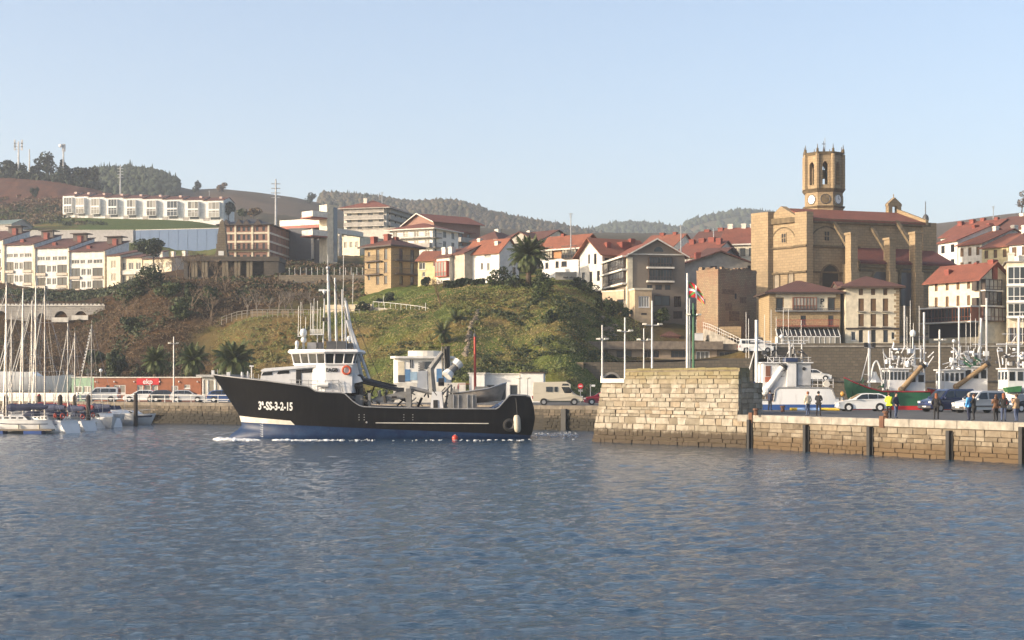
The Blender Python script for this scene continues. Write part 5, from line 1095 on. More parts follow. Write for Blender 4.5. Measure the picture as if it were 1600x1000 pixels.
b = Bld('long_cream_house', 'long cream house with banded windows behind dark bushes', 188, 373, 222, 371, 462, 403, 12, CREAM, 'low cream houses beside the white apartments'); b.grid('F', 3, 2, 1.4, 1.7, 'w2', v=(.25, .95)); b.slab('F', 0, b.w, b.h*.55, b.h*.66, 0, .5, OFFWH, 'balcony_band'); b.roof('shed', TILE2, 2.5, .4); b.done()
b = Bld('half_hidden_house', 'cream house half hidden under the round pine', 224, 370, 268, 366, 450, 405, 12, CREAM, 'low cream houses beside the white apartments'); b.grid('F', 4, 2, 1.4, 1.4, 'w2', v=(.2, .95)); b.roof('shed', TILE2, 1.5, .5, chim=((.2, .4, .8, .5), (.6, .4, .8, .5), (.9, .5, 1.0, .6)), cmat=OFFWH); b.done()
# -- blue hall and white hall behind them
b = Bld('blue_hall', 'long blue-clad hall below the green lawn', 212, 482, 345, 476, 408, 360, 14, paint('blue_cladding', (.10, .17, .30), rough=.45, var=.06, dirt=.1), cat='hall')
for i in range(9): u = b.w*(i+.5)/9; b.slab('F', u-.06, u+.06, .2, b.h-.2, 0, .06, paint('cladding_joint', (.12, .19, .31)), 'cladding_joint')
b.roof('flat', OFFWH, 0, .05, thick=.2); b.done()
b = Bld('white_hall', 'long whitish shed above the apartment roofs at far left', -60, 486, 208, 484, 408, 361, 14, paint('whitish_cladding', (.56, .53, .50), rough=.8, var=.15), cat='hall'); b.roof('flat', OFFWH, 0, .1, thick=.2); b.done()
b = Bld('shed_roof_hut', 'grey-green roofed hut at the left edge below the field', -30, 505, 18, 500, 362, 352, 10, GPLAS, cat='hut'); b.roof('gx', paint('green_sheet', (.17, .22, .19)), 1.8, .4); b.done()
# -- white terrace on the hill: eight bays
XB = [(98, 115), (117, 134), (138, 158), (164, 185), (193, 214), (223, 246), (254, 279), (286, 312), (318, 345)]; rd = None
for k, (xa, xb) in enumerate(XB):
    nxt = XB[k+1][0] if k < 8 else 349; Ya = 556-k*1.6; b = Bld('terrace_house', '', xa, Ya, nxt, Ya-1.6, 339+k*.8, 306+k*.95, 10, WPAN); t_ = b.t
    u1 = b.uv('F', xb, 330)[0]; W = b.w
    bw = max(3.2, u1*.62); ua = u1-bw-.1
    b.gallery('F', ua, u1, b.h*.16, b.h*.90, 3, WHITE2, 1.3, CURTAIN if k % 3 else GLASS, name='bay_window'); b.slab('F', ua, u1, b.h*.48, b.h*.56, 1.25, 1.36, WHITE2, 'bay_band')
    b.hole('F', ua+.2, u1-.2, .3, 1.6, 'w1'); b.slab('F', 0, ua-.1, .05, b.h*.15, 0, .08, GPLAS, 'stone_base')
    b.roof('gx', TILE2, 1.5, .25, chim=((.72, .3, .9, .1),), cmat=paint('pink_chimney', (.62, .45, .38))); b.done()
    t_['label'] = ['leftmost', 'second', 'third', 'fourth', 'fifth', 'sixth', 'seventh', 'eighth', 'rightmost'][k]+' white bay-windowed house of the hill terrace'; t_['category'] = 'house'; t_['group'] = 'white terrace houses on the hill'

# ------------------------------------------------------------------ harbour-side walls and small buildings
def wall_thing(name, label, cat, a, c, thick, z0, z1, mat, cap=None, parts='wall'):
    a, c = Vector(a), Vector(c); d_ = (c-a); d_.z = 0; n_ = Vector((-d_.y, d_.x, 0)).normalized(); t = thing(name, label, cat, (a.x, a.y, z0)); m = MB()
    a0 = Vector((a.x, a.y, z0)); m.obox(a0, d_, n_*thick, (0, 0, z1-z0)); m.build(parts, mat, t)
    if cap:
        m = MB(); m.obox(Vector((a.x, a.y, z1))-n_*.12, d_, n_*(thick+.24), (0, 0, .22)); m.build('coping', cap, t)
    return t
def strip_wall(parent, a, c, thick, zlo, zhi, mat, name='wall', step=.25):
    """wall whose foot zlo(s) and top zhi(s) follow functions of the distance along it (arches, ramps)"""
    a, c = Vector(a), Vector(c); d_ = c-a; d_.z = 0; L = d_.length; d_.normalize(); n_ = Vector((-d_.y, d_.x, 0)); m = MB(); k = max(1, int(L/step))
    for i in range(k):
        s0, s1 = L*i/k, L*(i+1)/k; p0, p1 = a+d_*s0, a+d_*s1; vs = []
        for p, s_ in ((p0, s0), (p1, s1)):
            sm = (s0+s1)/2; sm = s_
            for off in (0, thick):
                q_ = p+n_*off; vs += [(q_.x, q_.y, zlo(sm)), (q_.x, q_.y, zhi(sm))]
        m.add(vs, [(0, 4, 5, 1), (6, 2, 3, 7), (1, 5, 7, 3), (4, 0, 2, 6)]+([(0, 1, 3, 2)] if i == 0 else [])+([(4, 6, 7, 5)] if i == k-1 else []))
    return m.build(name, mat, parent)
# town retaining wall
tw_ = wall_thing('town_wall', 'tall rough stone wall holding up the street below the church', 'retaining wall', (XP(1172, 216.6), 216.6, 0), (115, 215.2, 0), 1.4, 4.9, 10.0, RSTONE, CONC)
m = MB(); m.obox((XP(1172, 216.6), 216.7, 10.0), (82, -1.4, 0), (0, .5, 0), (0, 0, .55)); m.build('parapet', RSTONE, tw_)
m = MB(); m.obox((XP(1172, 217), 217.8, 10.0), (84, 0, 0), (0, 6.5, 0), (0, 0, .12)); tag(m.build('street', paint('paving', (.24, .215, .18), rough=.9)), kind='structure')
# arcade wall behind the mole, with tunnel arch and ramp
aw = thing('ramp_wall', 'dark rubble ramp wall with a round tunnel arch behind the mole', 'retaining wall', P(1000, 600, 212))
Yw = 212; xa, xb = XP(911, Yw), XP(1176, Yw); ax0, ax1 = XP(944, Yw)-xa, XP(967, Yw)-xa; zsp = ZP(597, Yw)
def alo(s_):
    if ax0 <= s_ <= ax1: x = (s_-ax0)/(ax1-ax0)*2-1; return max(2.4, zsp+(ZP(584.5, Yw)-zsp)*math.sqrt(max(0, 1-x*x)))
    return 2.3
ahi = lambda s_: ZP(566, Yw) if s_ < (xb-xa)*.5 else ZP(566-7*((min(1, s_/(xb-xa))-.5)*2), Yw)
strip_wall(aw, (xa, Yw, 0), (xb, Yw, 0), 1.4, alo, ahi, RSTONE, step=.12)
m = MB(); m.bb(xa+ax0-.6, xa+ax1+.6, Yw+1.5, Yw+1.7, 2.3, 6); m.build('tunnel_back', DARK, aw)
f = MB()
for i in range(12):
    t0, t1 = math.pi*i/12, math.pi*(i+1)/12; c = Vector((xa+(ax0+ax1)/2, Yw-.05, zsp)); rx, rz_ = (ax1-ax0)/2, ZP(584.5, Yw)-zsp
    p = [c+Vector((-math.cos(t)*(rx+o), 0, math.sin(t)*(rz_+o))) for t, o in ((t0, 0), (t1, 0), (t1, .3), (t0, .3))]; q = MB(); q.prism(p, (0, .12, 0)); q.build('arch_stone', CONC, aw)
m = MB(); m.bb(XP(899, 211.6), XP(911.5, 211.6), 211.4, 213.4, 2.4, ZP(566, 211.6)); m.build('end_pillar', ASHLAR, aw)
m = MB(); zr0 = ZP(565, Yw); m.add([(xa, Yw+1.4, zr0), (xb+4, Yw+1.4, ahi(99)), (xb+4, 223, ahi(99)+.2), (xa, 223, zr0+.1)], [(0, 1, 2, 3)]); tag(m.build('ramp_road', ASPH), kind='structure')
# sloped rubble revetment
rv = thing('stone_revetment', 'sloping pale rubble revetment beside the ramp wall', 'revetment', P(885, 600, 210)); m = MB()
m.add([P(862, 604, 205), P(900, 604, 209), P(900, 548, 219), P(884, 546, 219.5), (XP(862, 205)+.5, 222, 2.4), (XP(900, 209), 222, 2.4)], [(0, 1, 2, 3), (1, 5, 2), (0, 3, 4)]); m.build('slope', RSTONE, rv)
# long arcade building
b = Bld('arcade_building', 'long low concrete arcade with heavy flat roof below the hotel', 921, 223, 1120, 223, 569, 546, 6, paint('arcade_wall', (.34, .26, .18), rough=.9), cat='arcade')
b.grid('F', 2, 1, 2.6, 1.0, 'd4', u=(.02, .18), v=(.4, .98)); b.grid('F', 6, 1, 2.2, 1.0, 'd4', u=(.22, .86), v=(.4, .98)); b.px('F', [(1088, 549, 1108, 563)], 'p3')
b.roof('flat', paint('stained_concrete', (.23, .185, .14), rough=.95, var=.35, dirt=.6), 0, .8, thick=1.15); b.done()
b = Bld('end_garage', 'low flat garage with dark opening at the end of the arcade', 1121, 223, 1172, 223, 566, 547, 6, RSTONE, cat='garage'); b.px('F', [(1124, 550, 1165, 561)], 'k5'); b.roof('flat', MATS['stained_concrete'], 0, .3, thick=.9); b.done()
simple('tile_hut', 'tiny hut with red tiled pyramid roof above the arcade', 1034, 233, 1061, 233, 535, 526, 2.4, paint('hut_red', (.30, .12, .06)), 'hip', .85, TILE2, over=.25, group=None, cat='hut')
m = MB(); a = P(1085, 532, 231); m.bb(a.x, a.x+1.3, 231, 231.8, a.z, a.z+1.05); m.bb(a.x-.05, a.x+1.35, 230.95, 231.85, a.z+1.05, a.z+1.12); m.bb(a.x+.63, a.x+.66, 230.985, 231, a.z+.1, a.z+.95)
cb = thing('utility_cabinet', 'white utility cabinet beside the green mast above the arcade', 'cabinet', a); m.build('cabinet', WHITE2, cb)
# stairs with white railing down from the tower
sr_ = thing('stair_ramp', 'stone stair ramp with white railing below the ruined tower', 'stairs', P(1130, 530, 238)); pts = [P(1088, 500, 236), P(1112, 508, 230.5), P(1140, 521, 228), P(1180, 541, 225)]
m = MB()
for p, q_ in zip(pts[:-1], pts[1:]): m.add([p-up*.9, q_-up*.9, q_-up*.9+Vector((0, 2, 0)), p-up*.9+Vector((0, 2, 0)), p-up*4, q_-up*4], [(0, 1, 2, 3), (4, 5, 1, 0)])
m.build('steps', CONC, sr_); m = MB()
for p, q_ in zip(pts[:-1], pts[1:]):
    for zz in (0, -.45): m.tube(p+up*zz, q_+up*zz, .035, n=5)
m.build('rail', WHITE, sr_)
for i in range(26):
    t_ = i/25*3; k = min(2, int(t_)); p = pts[k].lerp(pts[k+1], t_-k); m = MB(); m.tube(p-up*.9, p, .03, n=5); m.build('post', WHITE, sr_)
wall_thing('terrace_wall', 'low ochre garden wall at the foot of the ruined tower', 'wall', P(1124, 520, 229.5), P(1158, 525, 229), .5, ZP(528, 229), ZP(510, 229), ASHLAR)
# harbour office: white and blue rounded building
ho = thing('harbour_office', 'white flat-roofed harbour office with blue panels and round roof drum', 'building', P(655, 605, 192)); Yh = 192
def capsule(x0, x1, y0, y1, r, z): 
    pts = []
    for cx, cy, a0 in ((x1-r, y0+r, -90), (x1-r, y1-r, 0), (x0+r, y1-r, 90), (x0+r, y0+r, 180)):
        for k in range(5): a = R(a0+k*22.5); pts.append(Vector((cx+r*math.cos(a), cy+r*math.sin(a), z)))
    return pts
x0, x1 = XP(614, Yh), XP(703, Yh); m = MB(); m.prism(capsule(x0, x1, Yh, Yh+6, .9, QZ), (0, 0, ZP(560, Yh)-QZ)); m.build('wall', WPLAS, ho)
m = MB(); m.prism(capsule(XP(609.5, Yh), x1+.5, Yh-.6, Yh+6.6, 1.1, ZP(560, Yh)), (0, 0, .28)); m.build('roof', WHITE, ho); m = MB(); m.prism(capsule(XP(635, Yh), XP(692, Yh), Yh+.8, Yh+5.4, 2.0, ZP(557, Yh)), (0, 0, .75)); m.build('roof_drum', OFFWH, ho)
BLUEP = paint('blue_panel', (.09, .22, .42), rough=.5)
for a_, c_, y0, y1, mt, nm in ((633, 641, 577, 596, BLUEP, 'blue_panel'), (641, 652, 581, 594, paint('pale_blue', (.33, .47, .60)), 'blue_panel'), (682, 697, 576, 597, BLUEP, 'blue_panel'), (622, 633, 586, 597, DGREY, 'door'), (640.5, 642.5, 562, 575, DGREY, 'window'), (644, 645.5, 562, 575, DGREY, 'window'), (660, 678, 565, 577, GLASS, 'window'), (622, 632, 565, 586, CREAM, 'panel')):
    m = MB(); m.bb(XP(a_, Yh), XP(c_, Yh), Yh-.05, Yh+.02, ZP(y1, Yh), ZP(y0, Yh)); m.build(nm, mt, ho)
m = MB(); m.bb(XP(616, Yh), x1+2, Yh-1.4, Yh-1.2, QZ, ZP(598, Yh)); m.build('front_wall', OFFWH, ho)
# long low white store
for k, (a_, c_, yt, dy, lb) in enumerate(((733, 757, 584, 0, 'left white cubic store behind the red mast'), (757.5, 812, 585, .8, 'long low white store behind the ship stern'), (813, 849, 583, 0, 'white store with brown roof edge beside the camper van'))):
    b = Bld('white_store', lb, a_, 193+dy, c_, 193+dy-.2, 628, yt, 5, WPLAS, 'white harbour stores', 'store')
    if k == 1: b.grid('F', 3, 1, 1.0, 2.0, 'g1', v=(.02, .65))
    b.roof('flat', BROWNW if k == 2 else OFFWH, 0, .15, thick=.14); b.done()
# sailing club building with red sign
b = Bld('club_building', 'long orange-brown clad low building with red sign on marina quay', 147, 205, 314, 203, 628, 590.5, 6, paint('orange_cladding', (.30, .098, .038), rough=.7, var=.15), cat='building')
b.px('F', [(178, 602, 196, 614.5)], 'p2'); b.px('F', [(214.5, 602, 224, 614.5), (225.5, 602, 236, 614.5), (237.5, 602, 247, 614.5)], 'p1'); b.px('F', [(288, 601, 297, 607)], 'p1'); b.px('F', [(166, 602.5, 172, 609)], 'k1'); b.px('F', [(268, 603, 278, 624)], 'p2')
b.pslab('F', 214, 591, 249, 601.3, 0, .12, paint('sign_red', (.55, .022, .025), rough=.4, var=.05, dirt=.05), 'sign_board'); u_, v_ = b.uv('F', 231.5, 596.5); me = text_mesh('ekp', .95, .012); me.materials.clear(); me.materials.append(WHITE2); inst(me, 'sign_lettering', b.t, (u_, -.14, v_), (R(90), 0, 0))
b.pslab('F', 238, 615, 248, 627, 0, .05, MATS['sign_red'], 'red_panel')
for px in (150, 179, 210, 250, 280, 309): u_, v_ = b.uv('F', px, 596.5); m = MB(); m.ball((u_, -.12, v_), .11, nu=8, nv=5); m.build('wall_lamp', WHITE2, b.t, local=True)
b.roof('flat', OFFWH, 0, .12, thick=.14); b.done()
b = Bld('green_kiosk', 'green panelled kiosk at the left end of the club building', 112, 206, 146.5, 205, 628, 590, 5, paint('green_panel', (.20, .34, .22), rough=.5), cat='kiosk'); b.px('F', [(115, 604, 128, 614), (130, 604, 143, 614)], 'p2'); b.roof('flat', OFFWH, 0, .1, thick=.12); b.done()
b = Bld('glass_kiosk', 'glazed kiosk with white posts behind the ship bow', 316, 201, 356, 200, 628, 589, 4.5, paint('kiosk_frame', (.60, .60, .58), rough=.5), cat='kiosk'); b.px('F', [(318, 593, 323, 624), (325, 593, 335, 624), (337, 593, 343, 624), (345, 593, 354, 624)], 'p1'); b.roof('flat', GREYP, 0, .6, thick=.3); b.done()
# viaduct below the apartments
vd = thing('arched_viaduct', 'white crenellated road wall with round arches on the left slope', 'viaduct', P(80, 500, 298)); Yv = 297.5; xa, xb = XP(-120, Yv), XP(164, Yv); AR = [(-45, -22), (-10, 12), (44, 53, ), (58, 71), (84, 106), (115, 137)]
def vlo(s_):
    px = 800+F*(xa+s_)/Yv; base = np.interp(px, [-120, 27, 28, 80, 140, 165], [508, 512, 512, 508, 500, 494])
    for a_, c_ in AR:
        if a_ <= px <= c_: x = (px-a_)/(c_-a_)*2-1; return float(ZP(min(base, 501)-(15 if c_-a_ > 15 else 12)*math.sqrt(max(0, 1-x*x)), Yv))
    return float(ZP(base+3, Yv))
VW = masonry('viaduct_stone', (.52, .48, .42), (.44, .40, .35), (.60, .56, .50), 1.2, .5, .05, stain=.5, bump=.2)
strip_wall(vd, (xa, Yv, 0), (xb, Yv, 0), .8, vlo, lambda s_: ZP(478.5, Yv), VW, step=.14)
m = MB(); m.bb(xa, xb, Yv+1.3, Yv+1.5, ZP(530, Yv), ZP(479.5, Yv)); m.build('recess', paint('recess_shade', (.10, .09, .075), rough=1), vd)  # dark sheet behind the arches, shade of the recesses put into its colour
m = MB(); m.bb(xa, xb, Yv-.15, Yv+.9, ZP(478.4, Yv), ZP(476.6, Yv)); m.build('cornice', OFFWH, vd)
for i in range(46): px = -118+i*6.15; m = MB(); m.bb(XP(px, Yv), XP(px+3.6, Yv), Yv-.1, Yv+.5, ZP(476.5, Yv), ZP(474.6, Yv)); m.build('merlon', OFFWH, vd)
for a_, c_ in AR[4:]:
    m = MB(); z_ = ZP(503.5 if a_ < 100 else 500, Yv); m.bb(XP(a_-2, Yv), XP(c_+2, Yv), Yv-.6, Yv-.5, z_, z_+.9); m.build('balustrade', OFFWH, vd)
# upper road wall with fence, left of the stone mansion
rw = thing('road_wall', 'grey road wall with a dark overhang and fence left of mansion', 'retaining wall', P(505, 440, 297)); m = MB(); m.obox(P(436, 445, 301), P(573, 445, 296)-P(436, 445, 301), (0, 1, 0), (0, 0, 1.9)); m.build('wall', RSTONE, rw); m = MB(); m.obox(P(436, 444.5, 300.4), P(573, 444.5, 295.4)-P(436, 444.5, 300.4), (0, 1.4, 0), (0, 0, .55)); m.build('ledge', paint('dark_ledge', (.05, .05, .05)), rw)
for i in range(14): p = P(452+i*8.8, 430, 300.6-i*.33); m = MB(); m.tube(p-up*.3, p+up*1.5, .05, n=5); m.build('fence_post', WHITE, rw)
# promenade railing, cream wall, ramp parapet
pr = thing('promenade_railing', 'long pale railing with stone piers along the grassy promenade', 'railing', P(450, 492, 243)); 
def prp(px): return Vector((XP(px, 243), 243, ZP(np.interp(px, [346, 372, 400, 566], [505, 496, 493, 493]), 243)))
PT = [prp(px) for px in range(346, 566, 8)]
for p, q_ in zip(PT[:-1], PT[1:]):
    m = MB(); m.tube(p+up*.95, q_+up*.95, .04, n=5); m.tube(p+up*.5, q_+up*.5, .03, n=5); m.build('rail', CONC, pr)
for p in PT: m = MB(); m.tube(p-up*.3, p+up*1.0, .045, n=6); m.build('post', CONC, pr)
for px in (392, 404, 421, 440, 462, 486): p = prp(px)+Vector((0, 3.5, 0)); m = MB(); m.box(p+up*.45, (1.3, .8, .95), .1); m.build('stone_pier', ASHLAR, pr)
wall_thing('promenade_wall', 'cream rendered wall on the promenade behind the ship masts', 'wall', P(508, 491, 250), P(581, 491, 247), .5, ZP(493, 250), ZP(476.5, 250), paint('cream_render', (.52, .44, .32), rough=.9, dirt=.4))
rp = thing('ramp_parapet', 'pale curved ramp parapet with white railing on the headland', 'parapet', P(630, 490, 240)); RP = [P(583, 481, 247), P(610, 483, 244), P(635, 486, 241.5), P(655, 488.5, 239.5), P(671, 492, 238.5)]
m = MB()
for p, q_ in zip(RP[:-1], RP[1:]): m.obox(p-up*2.2, q_-p, (0, .3, 0), up*2.3)
m.build('parapet', CONC, rp); m = MB()
for p, q_ in zip(RP[:-1], RP[1:]): m.tube(p+up*1.0, q_+up*1.0, .04, n=5)
m.build('rail', WHITE, rp)
for i in range(13): t_ = i/12*4; k = min(3, int(t_)); p = RP[k].lerp(RP[k+1], t_-k); m = MB(); m.tube(p, p+up*1.05, .035, n=5); m.build('post', WHITE, rp)
m = MB(); m.prism([P(656, 499, 236), P(668, 498, 236), P(668, 513, 236)], (0, .4, 0)); bw_ = thing('buttress_wall', 'small triangular white concrete wing wall on the grassy slope', 'wall', P(664, 513, 236)); m.build('wing', OFFWH, bw_)
m = MB(); m.obox(P(868, 437, 250.4), P(901, 437, 250.4)-P(868, 437, 250.4), (0, .4, 0), up*1.25); nb = thing('name_wall', 'pale garden wall with dark lettering left of the hotel', 'wall', P(885, 445, 250.5)); m.build('wall', paint('pale_wall', (.46, .42, .35), rough=.9), nb)
m = MB()
for i in range(9):
    if i == 4: continue
    xx = XP(880.5+i*1.95, 250.35); m.bb(xx, xx+.13, 250.36, 250.4, ZP(434.6, 250.3), ZP(434.6, 250.3)+(.26 if i % 3 == 0 else .18))
m.build('lettering', DBROWN, nb)

# ------------------------------------------------------------------ plants
def ground(px, Y): return float(terrain_h(np.array(float(px)), np.array(float(Y))))
def scatter(name, label, n, pxr, Yr, mask, mat, size, up_bias, seed, clump=0, spread=1.2, lift=.15, asp=.5, cat='scrub'):
    rg = np.random.default_rng(seed); px = rg.uniform(*pxr, n); Y = rg.uniform(*Yr, n); k = mask(px, Y, rg); px, Y = px[k], Y[k]
    if clump:
        r = rg.uniform(.4, 1.0, len(px))*spread; X = XP(px, Y); Z = terrain_h(px, Y); d = rg.normal(size=(len(px), clump, 3)); d /= np.linalg.norm(d, axis=2, keepdims=True); d[:, :, 2] = np.abs(d[:, :, 2])*.8
        C = np.stack([X, Y, Z], 1)[:, None, :]+d*(r[:, None, None]*rg.uniform(.45, 1, (len(px), clump, 1))); C = C.reshape(-1, 3); N = d.reshape(-1, 3)+rg.normal(size=C.shape)*.45
    else:
        X = XP(px, Y); C = np.stack([X, Y, terrain_h(px, Y)+lift*rg.random(len(px))], 1); N = rg.normal(size=C.shape)*.45+np.array([-.1, -.45, up_bias])
    N /= np.linalg.norm(N, axis=1, keepdims=True); S = rg.uniform(.5, 1.5, len(C))*size
    V, Fq = leaf_quads(C, N, S, rg, asp); o = link(tris_mesh(name, V, Fq), name, mat); tag(o, label, cat, kind='stuff')
patch = lambda px, Y, s, seed: fbm(XP(px, Y)/s, Y/s, seed, 3)
GRASSM = leafmat('grass_blades', (.085, .115, .022), (.16, .175, .045), (.22, .17, .06)); DRYM = leafmat('dry_grass', (.18, .135, .05), (.27, .20, .08), (.12, .115, .035)); SCRUBM = leafmat('scrub_leaves', (.06, .078, .02), (.12, .13, .035), (.16, .12, .045))
BRSC = leafmat('brown_scrub_leaves', (.07, .045, .023), (.15, .092, .046), (.05, .05, .02)); DKSC = leafmat('dark_scrub_leaves', (.022, .034, .011), (.05, .062, .02))
scatter('headland_grass', 'rough green grass covering the headland slope', 60000, (340, 1000), (204, 262), lambda p, y, r: patch(p, y, 9, 41) < .56, GRASSM, .26, .8, 1, lift=.16, cat='grass')
scatter('dry_grass', 'dry ochre grass patches on the headland slope', 36000, (330, 1010), (204, 248), lambda p, y, r: patch(p, y, 9, 41) > .47, DRYM, .26, .8, 2, lift=.16, cat='grass')
scatter('headland_scrub', 'low green scrub scattered over the headland slope', 1000, (345, 960), (205, 241), lambda p, y, r: (patch(p, y, 6, 91) > .52) & ((p < 575) | (y > 206)), SCRUBM, .26, 1, 3, clump=26, spread=1.0, asp=.75)
scatter('dark_scrub', 'dark bramble patches on the headland slope', 900, (600, 965), (200, 236), lambda p, y, r: patch(p, y, 8, 131) > .555, DKSC, .28, 1, 4, clump=34, spread=1.2, asp=.75)
scatter('western_scrub', 'brown winter scrub covering the western cliff', 5200, (-60, 360), (226, 300), lambda p, y, r: patch(p, y, 7, 55) > .36, BRSC, .30, 1, 5, clump=24, spread=1.3, asp=.3)
scatter('western_evergreen_scrub', 'dark evergreen scrub patches on the western cliff', 2100, (-60, 400), (228, 300), lambda p, y, r: patch(p, y, 9, 19) > .56, DKSC, .32, 1, 6, clump=32, spread=1.5, asp=.75)
scatter('upper_scrub', 'russet and dark scrub below the grey hall', 1500, (330, 572), (266, 345), lambda p, y, r: patch(p, y, 8, 71) > .42, BRSC, .45, 1, 7, clump=14, spread=1.3)
scatter('upper_evergreen', 'dark evergreen shrubs below the pink brick building', 800, (330, 572), (266, 345), lambda p, y, r: patch(p, y, 8, 29) > .52, DKSC, .45, 1, 8, clump=18, spread=1.4, asp=.75)
scatter('apartment_hedge', 'dark hedge strip below the white apartments', 700, (-40, 215), (315, 371), lambda p, y, r: (patch(p, y, 8, 12) > .42) | (y > 358), DKSC, .5, 1, 9, clump=18, spread=1.4, asp=.75, cat='hedge')
scatter('field_scrub', 'russet bushes on the slope left of the hill terrace', 900, (-60, 140), (520, 610), lambda p, y, r: patch(p, y, 14, 15) > .42, BRSC, .9, 1, 10, clump=16, spread=2.6)
scatter('field_evergreen', 'dark bushes on the slope left of the hill terrace', 420, (-60, 175), (515, 620), lambda p, y, r: patch(p, y, 14, 35) > .52, DKSC, .9, 1, 11, clump=18, spread=2.8)

# palms: every frond its own part
def frond(droop, seed, dry=False):
    rg = np.random.default_rng(seed); n = 15; pts = [np.array([0., 0., 0.])]; a = .35
    for i in range(n): a -= droop*(.35+1.3*i/n)/n; pts.append(pts[-1]+np.array([math.cos(a), 0, math.sin(a)])/n)
    V = []; Fq = []
    for i in range(n):
        p, q_ = pts[i], pts[i+1]; w = .016*(1-i/n)+.004; k = len(V); V += [p+[0, -w, 0], p+[0, w, 0], q_+[0, w, 0], q_+[0, -w, 0]]; Fq.append([k, k+1, k+2, k+3])
    for i in range(1, n*3):
        t = i/(n*3); f = t*n; j = min(n-1, int(f)); p = pts[j]+(pts[j+1]-pts[j])*(f-j); d_ = (pts[j+1]-pts[j])*n; L = .25*math.sin(math.pi*min(1, t*1.05)**.75)+.04
        for sg in (1, -1):
            e = p+d_*L*.55+np.array([0, sg*L*.8, -L*(.35+.4*rg.random())]); k = len(V); w = d_*.016; V += [p-w, p+w, e+w*.3, e-w*.3]; Fq.append([k, k+1, k+2, k+3])
    return np.array(V), np.array(Fq)
PALML = leafmat('palm_leaves', (.04, .06, .02), (.10, .118, .042)); PALMD = leafmat('dry_palm_leaves', (.15, .10, .05), (.24, .17, .09)); PALMT = paint('palm_trunk', (.13, .09, .06), rough=.95, var=.45, scale=6)
FR = []
for i, dr in enumerate((.5, .9, 1.3, 1.8, 2.3)): V, Fq = frond(dr, i); me = tris_mesh('frond', V, Fq); me.materials.append(PALML); FR.append(me)
V, Fq = frond(2.6, 9); FRD = tris_mesh('frond', V, Fq); FRD.materials.append(PALMD)
def palm(label, px, pyb, Y, crown_py, rpx, n=54, group=None, z=None):
    b0 = P(px, pyb, Y); 
    if z is not None: b0.z = z
    top = Vector((b0.x, b0.y, ZP(crown_py, Y))); rL = rpx/F*Y; t = thing('date_palm', label, 'palm', b0, group); rg = random.Random(int(px)); m = MB()
    hgt = top.z-b0.z; k = 12
    for i in range(k): z0, z1 = b0.z-.4+(hgt+.4)*i/k, b0.z-.4+(hgt+.4)*(i+1)/k; m.tube((b0.x, b0.y, z0), (b0.x, b0.y, z1), .30*rL/2.6+.06*(i % 2), .27*rL/2.6+.09*(i % 2), 9)
    m.build('trunk', PALMT, t)
    for i in range(n):
        u = i/n; el = math.pi/2*(1-u*1.5) if u < .8 else -.55; el += rg.uniform(-.12, .12); az = i*2.39996+rg.uniform(-.2, .2); dry = u > .86
        me = FRD if dry else FR[min(4, int(u*5.5))]; L = rL*rg.uniform(.88, 1.12)*(.75 if dry else 1)
        inst(me, 'frond', t, (0, 0, hgt-(.1 if not dry else .3)), (0, -max(-.9, el-.5), az), (L, L, L))
    return t
PG = 'date palms around the harbour'
palm('tall date palm with huge round crown standing on the headland top', 826, 453, 246, 398, 36, 80, PG, z=ground(826, 246)-.2)
palm('squat date palm behind the club building, left of the tall lamp', 243, 600, 214, 563, 28, 46, PG, z=2.5)
palm('squat date palm behind the club building, right of the tall lamp', 302, 600, 213, 562, 31, 46, PG, z=2.5)
palm('orange-tinged date palm above the ship bow', 366, 604, 211, 563, 38, 56, PG, z=2.5)
palm('small palm growing on the headland slope beside the rock strip', 713, 512, 229, 500, 20, 30, PG, z=ground(713, 229))
palm('small bushy palm on the slope above the harbour office', 692, 532, 221, 519, 20, 30, PG, z=ground(692, 221))
# trees
tree('round stone pine beside the last white apartments', 242, 425, 362, 8.5, 4.4, 2.5, LEAFD, 2600, .5, name='stone_pine', blobs=14)
tree('dark round tree at the right end of the hill terrace', 357, 342, 545, 6.6, 3.0, 2.9, LEAFD, 1200, .7, blobs=12)
SKY = 'trees on the left skyline'
for px, top, base, r, lab in ((-8, 250, 278, 12, 'leftmost skyline tree, cut by the picture edge'), (14, 250, 277, 11, 'low skyline tree right of the small yellow hut'), (30, 252, 278, 9, 'low skyline tree under the tallest antenna mast'), (55, 256, 278, 9, 'small skyline tree left of the big round pine'), (74, 238, 281, 15, 'big round umbrella pine on the skyline'), (97, 249, 283, 8, 'slim skyline tree below the dish mast'), (112, 254, 286, 11, 'dark skyline tree right of the dish mast'), (128, 256, 288, 11, 'dark skyline tree second from the right of its clump'), (142, 260, 290, 8, 'rightmost dark skyline tree of the clump')):
    Yt = 702; h_ = (base-top)/F*Yt; rx = r/F*Yt*1.3; tree(lab, px, base+3, Yt, h_+1, rx*1.15, h_*(.42 if r == 15 else .60), LEAFP, 900, 1.1, name='skyline_tree', group=SKY, blobs=10)
scatter('skyline_thicket', 'dark thicket under the left skyline trees', 70, (-40, 150), (694, 706), lambda p, y, r: y > 0, LEAFP, 1.3, 1, 44, clump=110, spread=6.5, asp=.8)
tree('lone dark cypress standing in the brown field', 54, 311, 610, 6.6, 1.7, 3.2, LEAFD, 500, .8, name='cypress', blobs=6)
for px, py, Y, rx, rz_, lab in ((307, 296, 900, 3.0, 3.4, 'dark round tree on the brown skyline right of the terrace'), (485, 314, 960, 4, 3.5, 'small round tree on the bare brown skyline'), (345, 296, 930, 5, 3, 'faint bare tree clump on the brown skyline')):
    tree(lab, px, py+6, Y, rz_*2.3, rx, rz_*1.1, LEAFB if px == 345 else LEAFP, 400, 1.2, name='skyline_tree', group='trees on the brown hill', blobs=7)
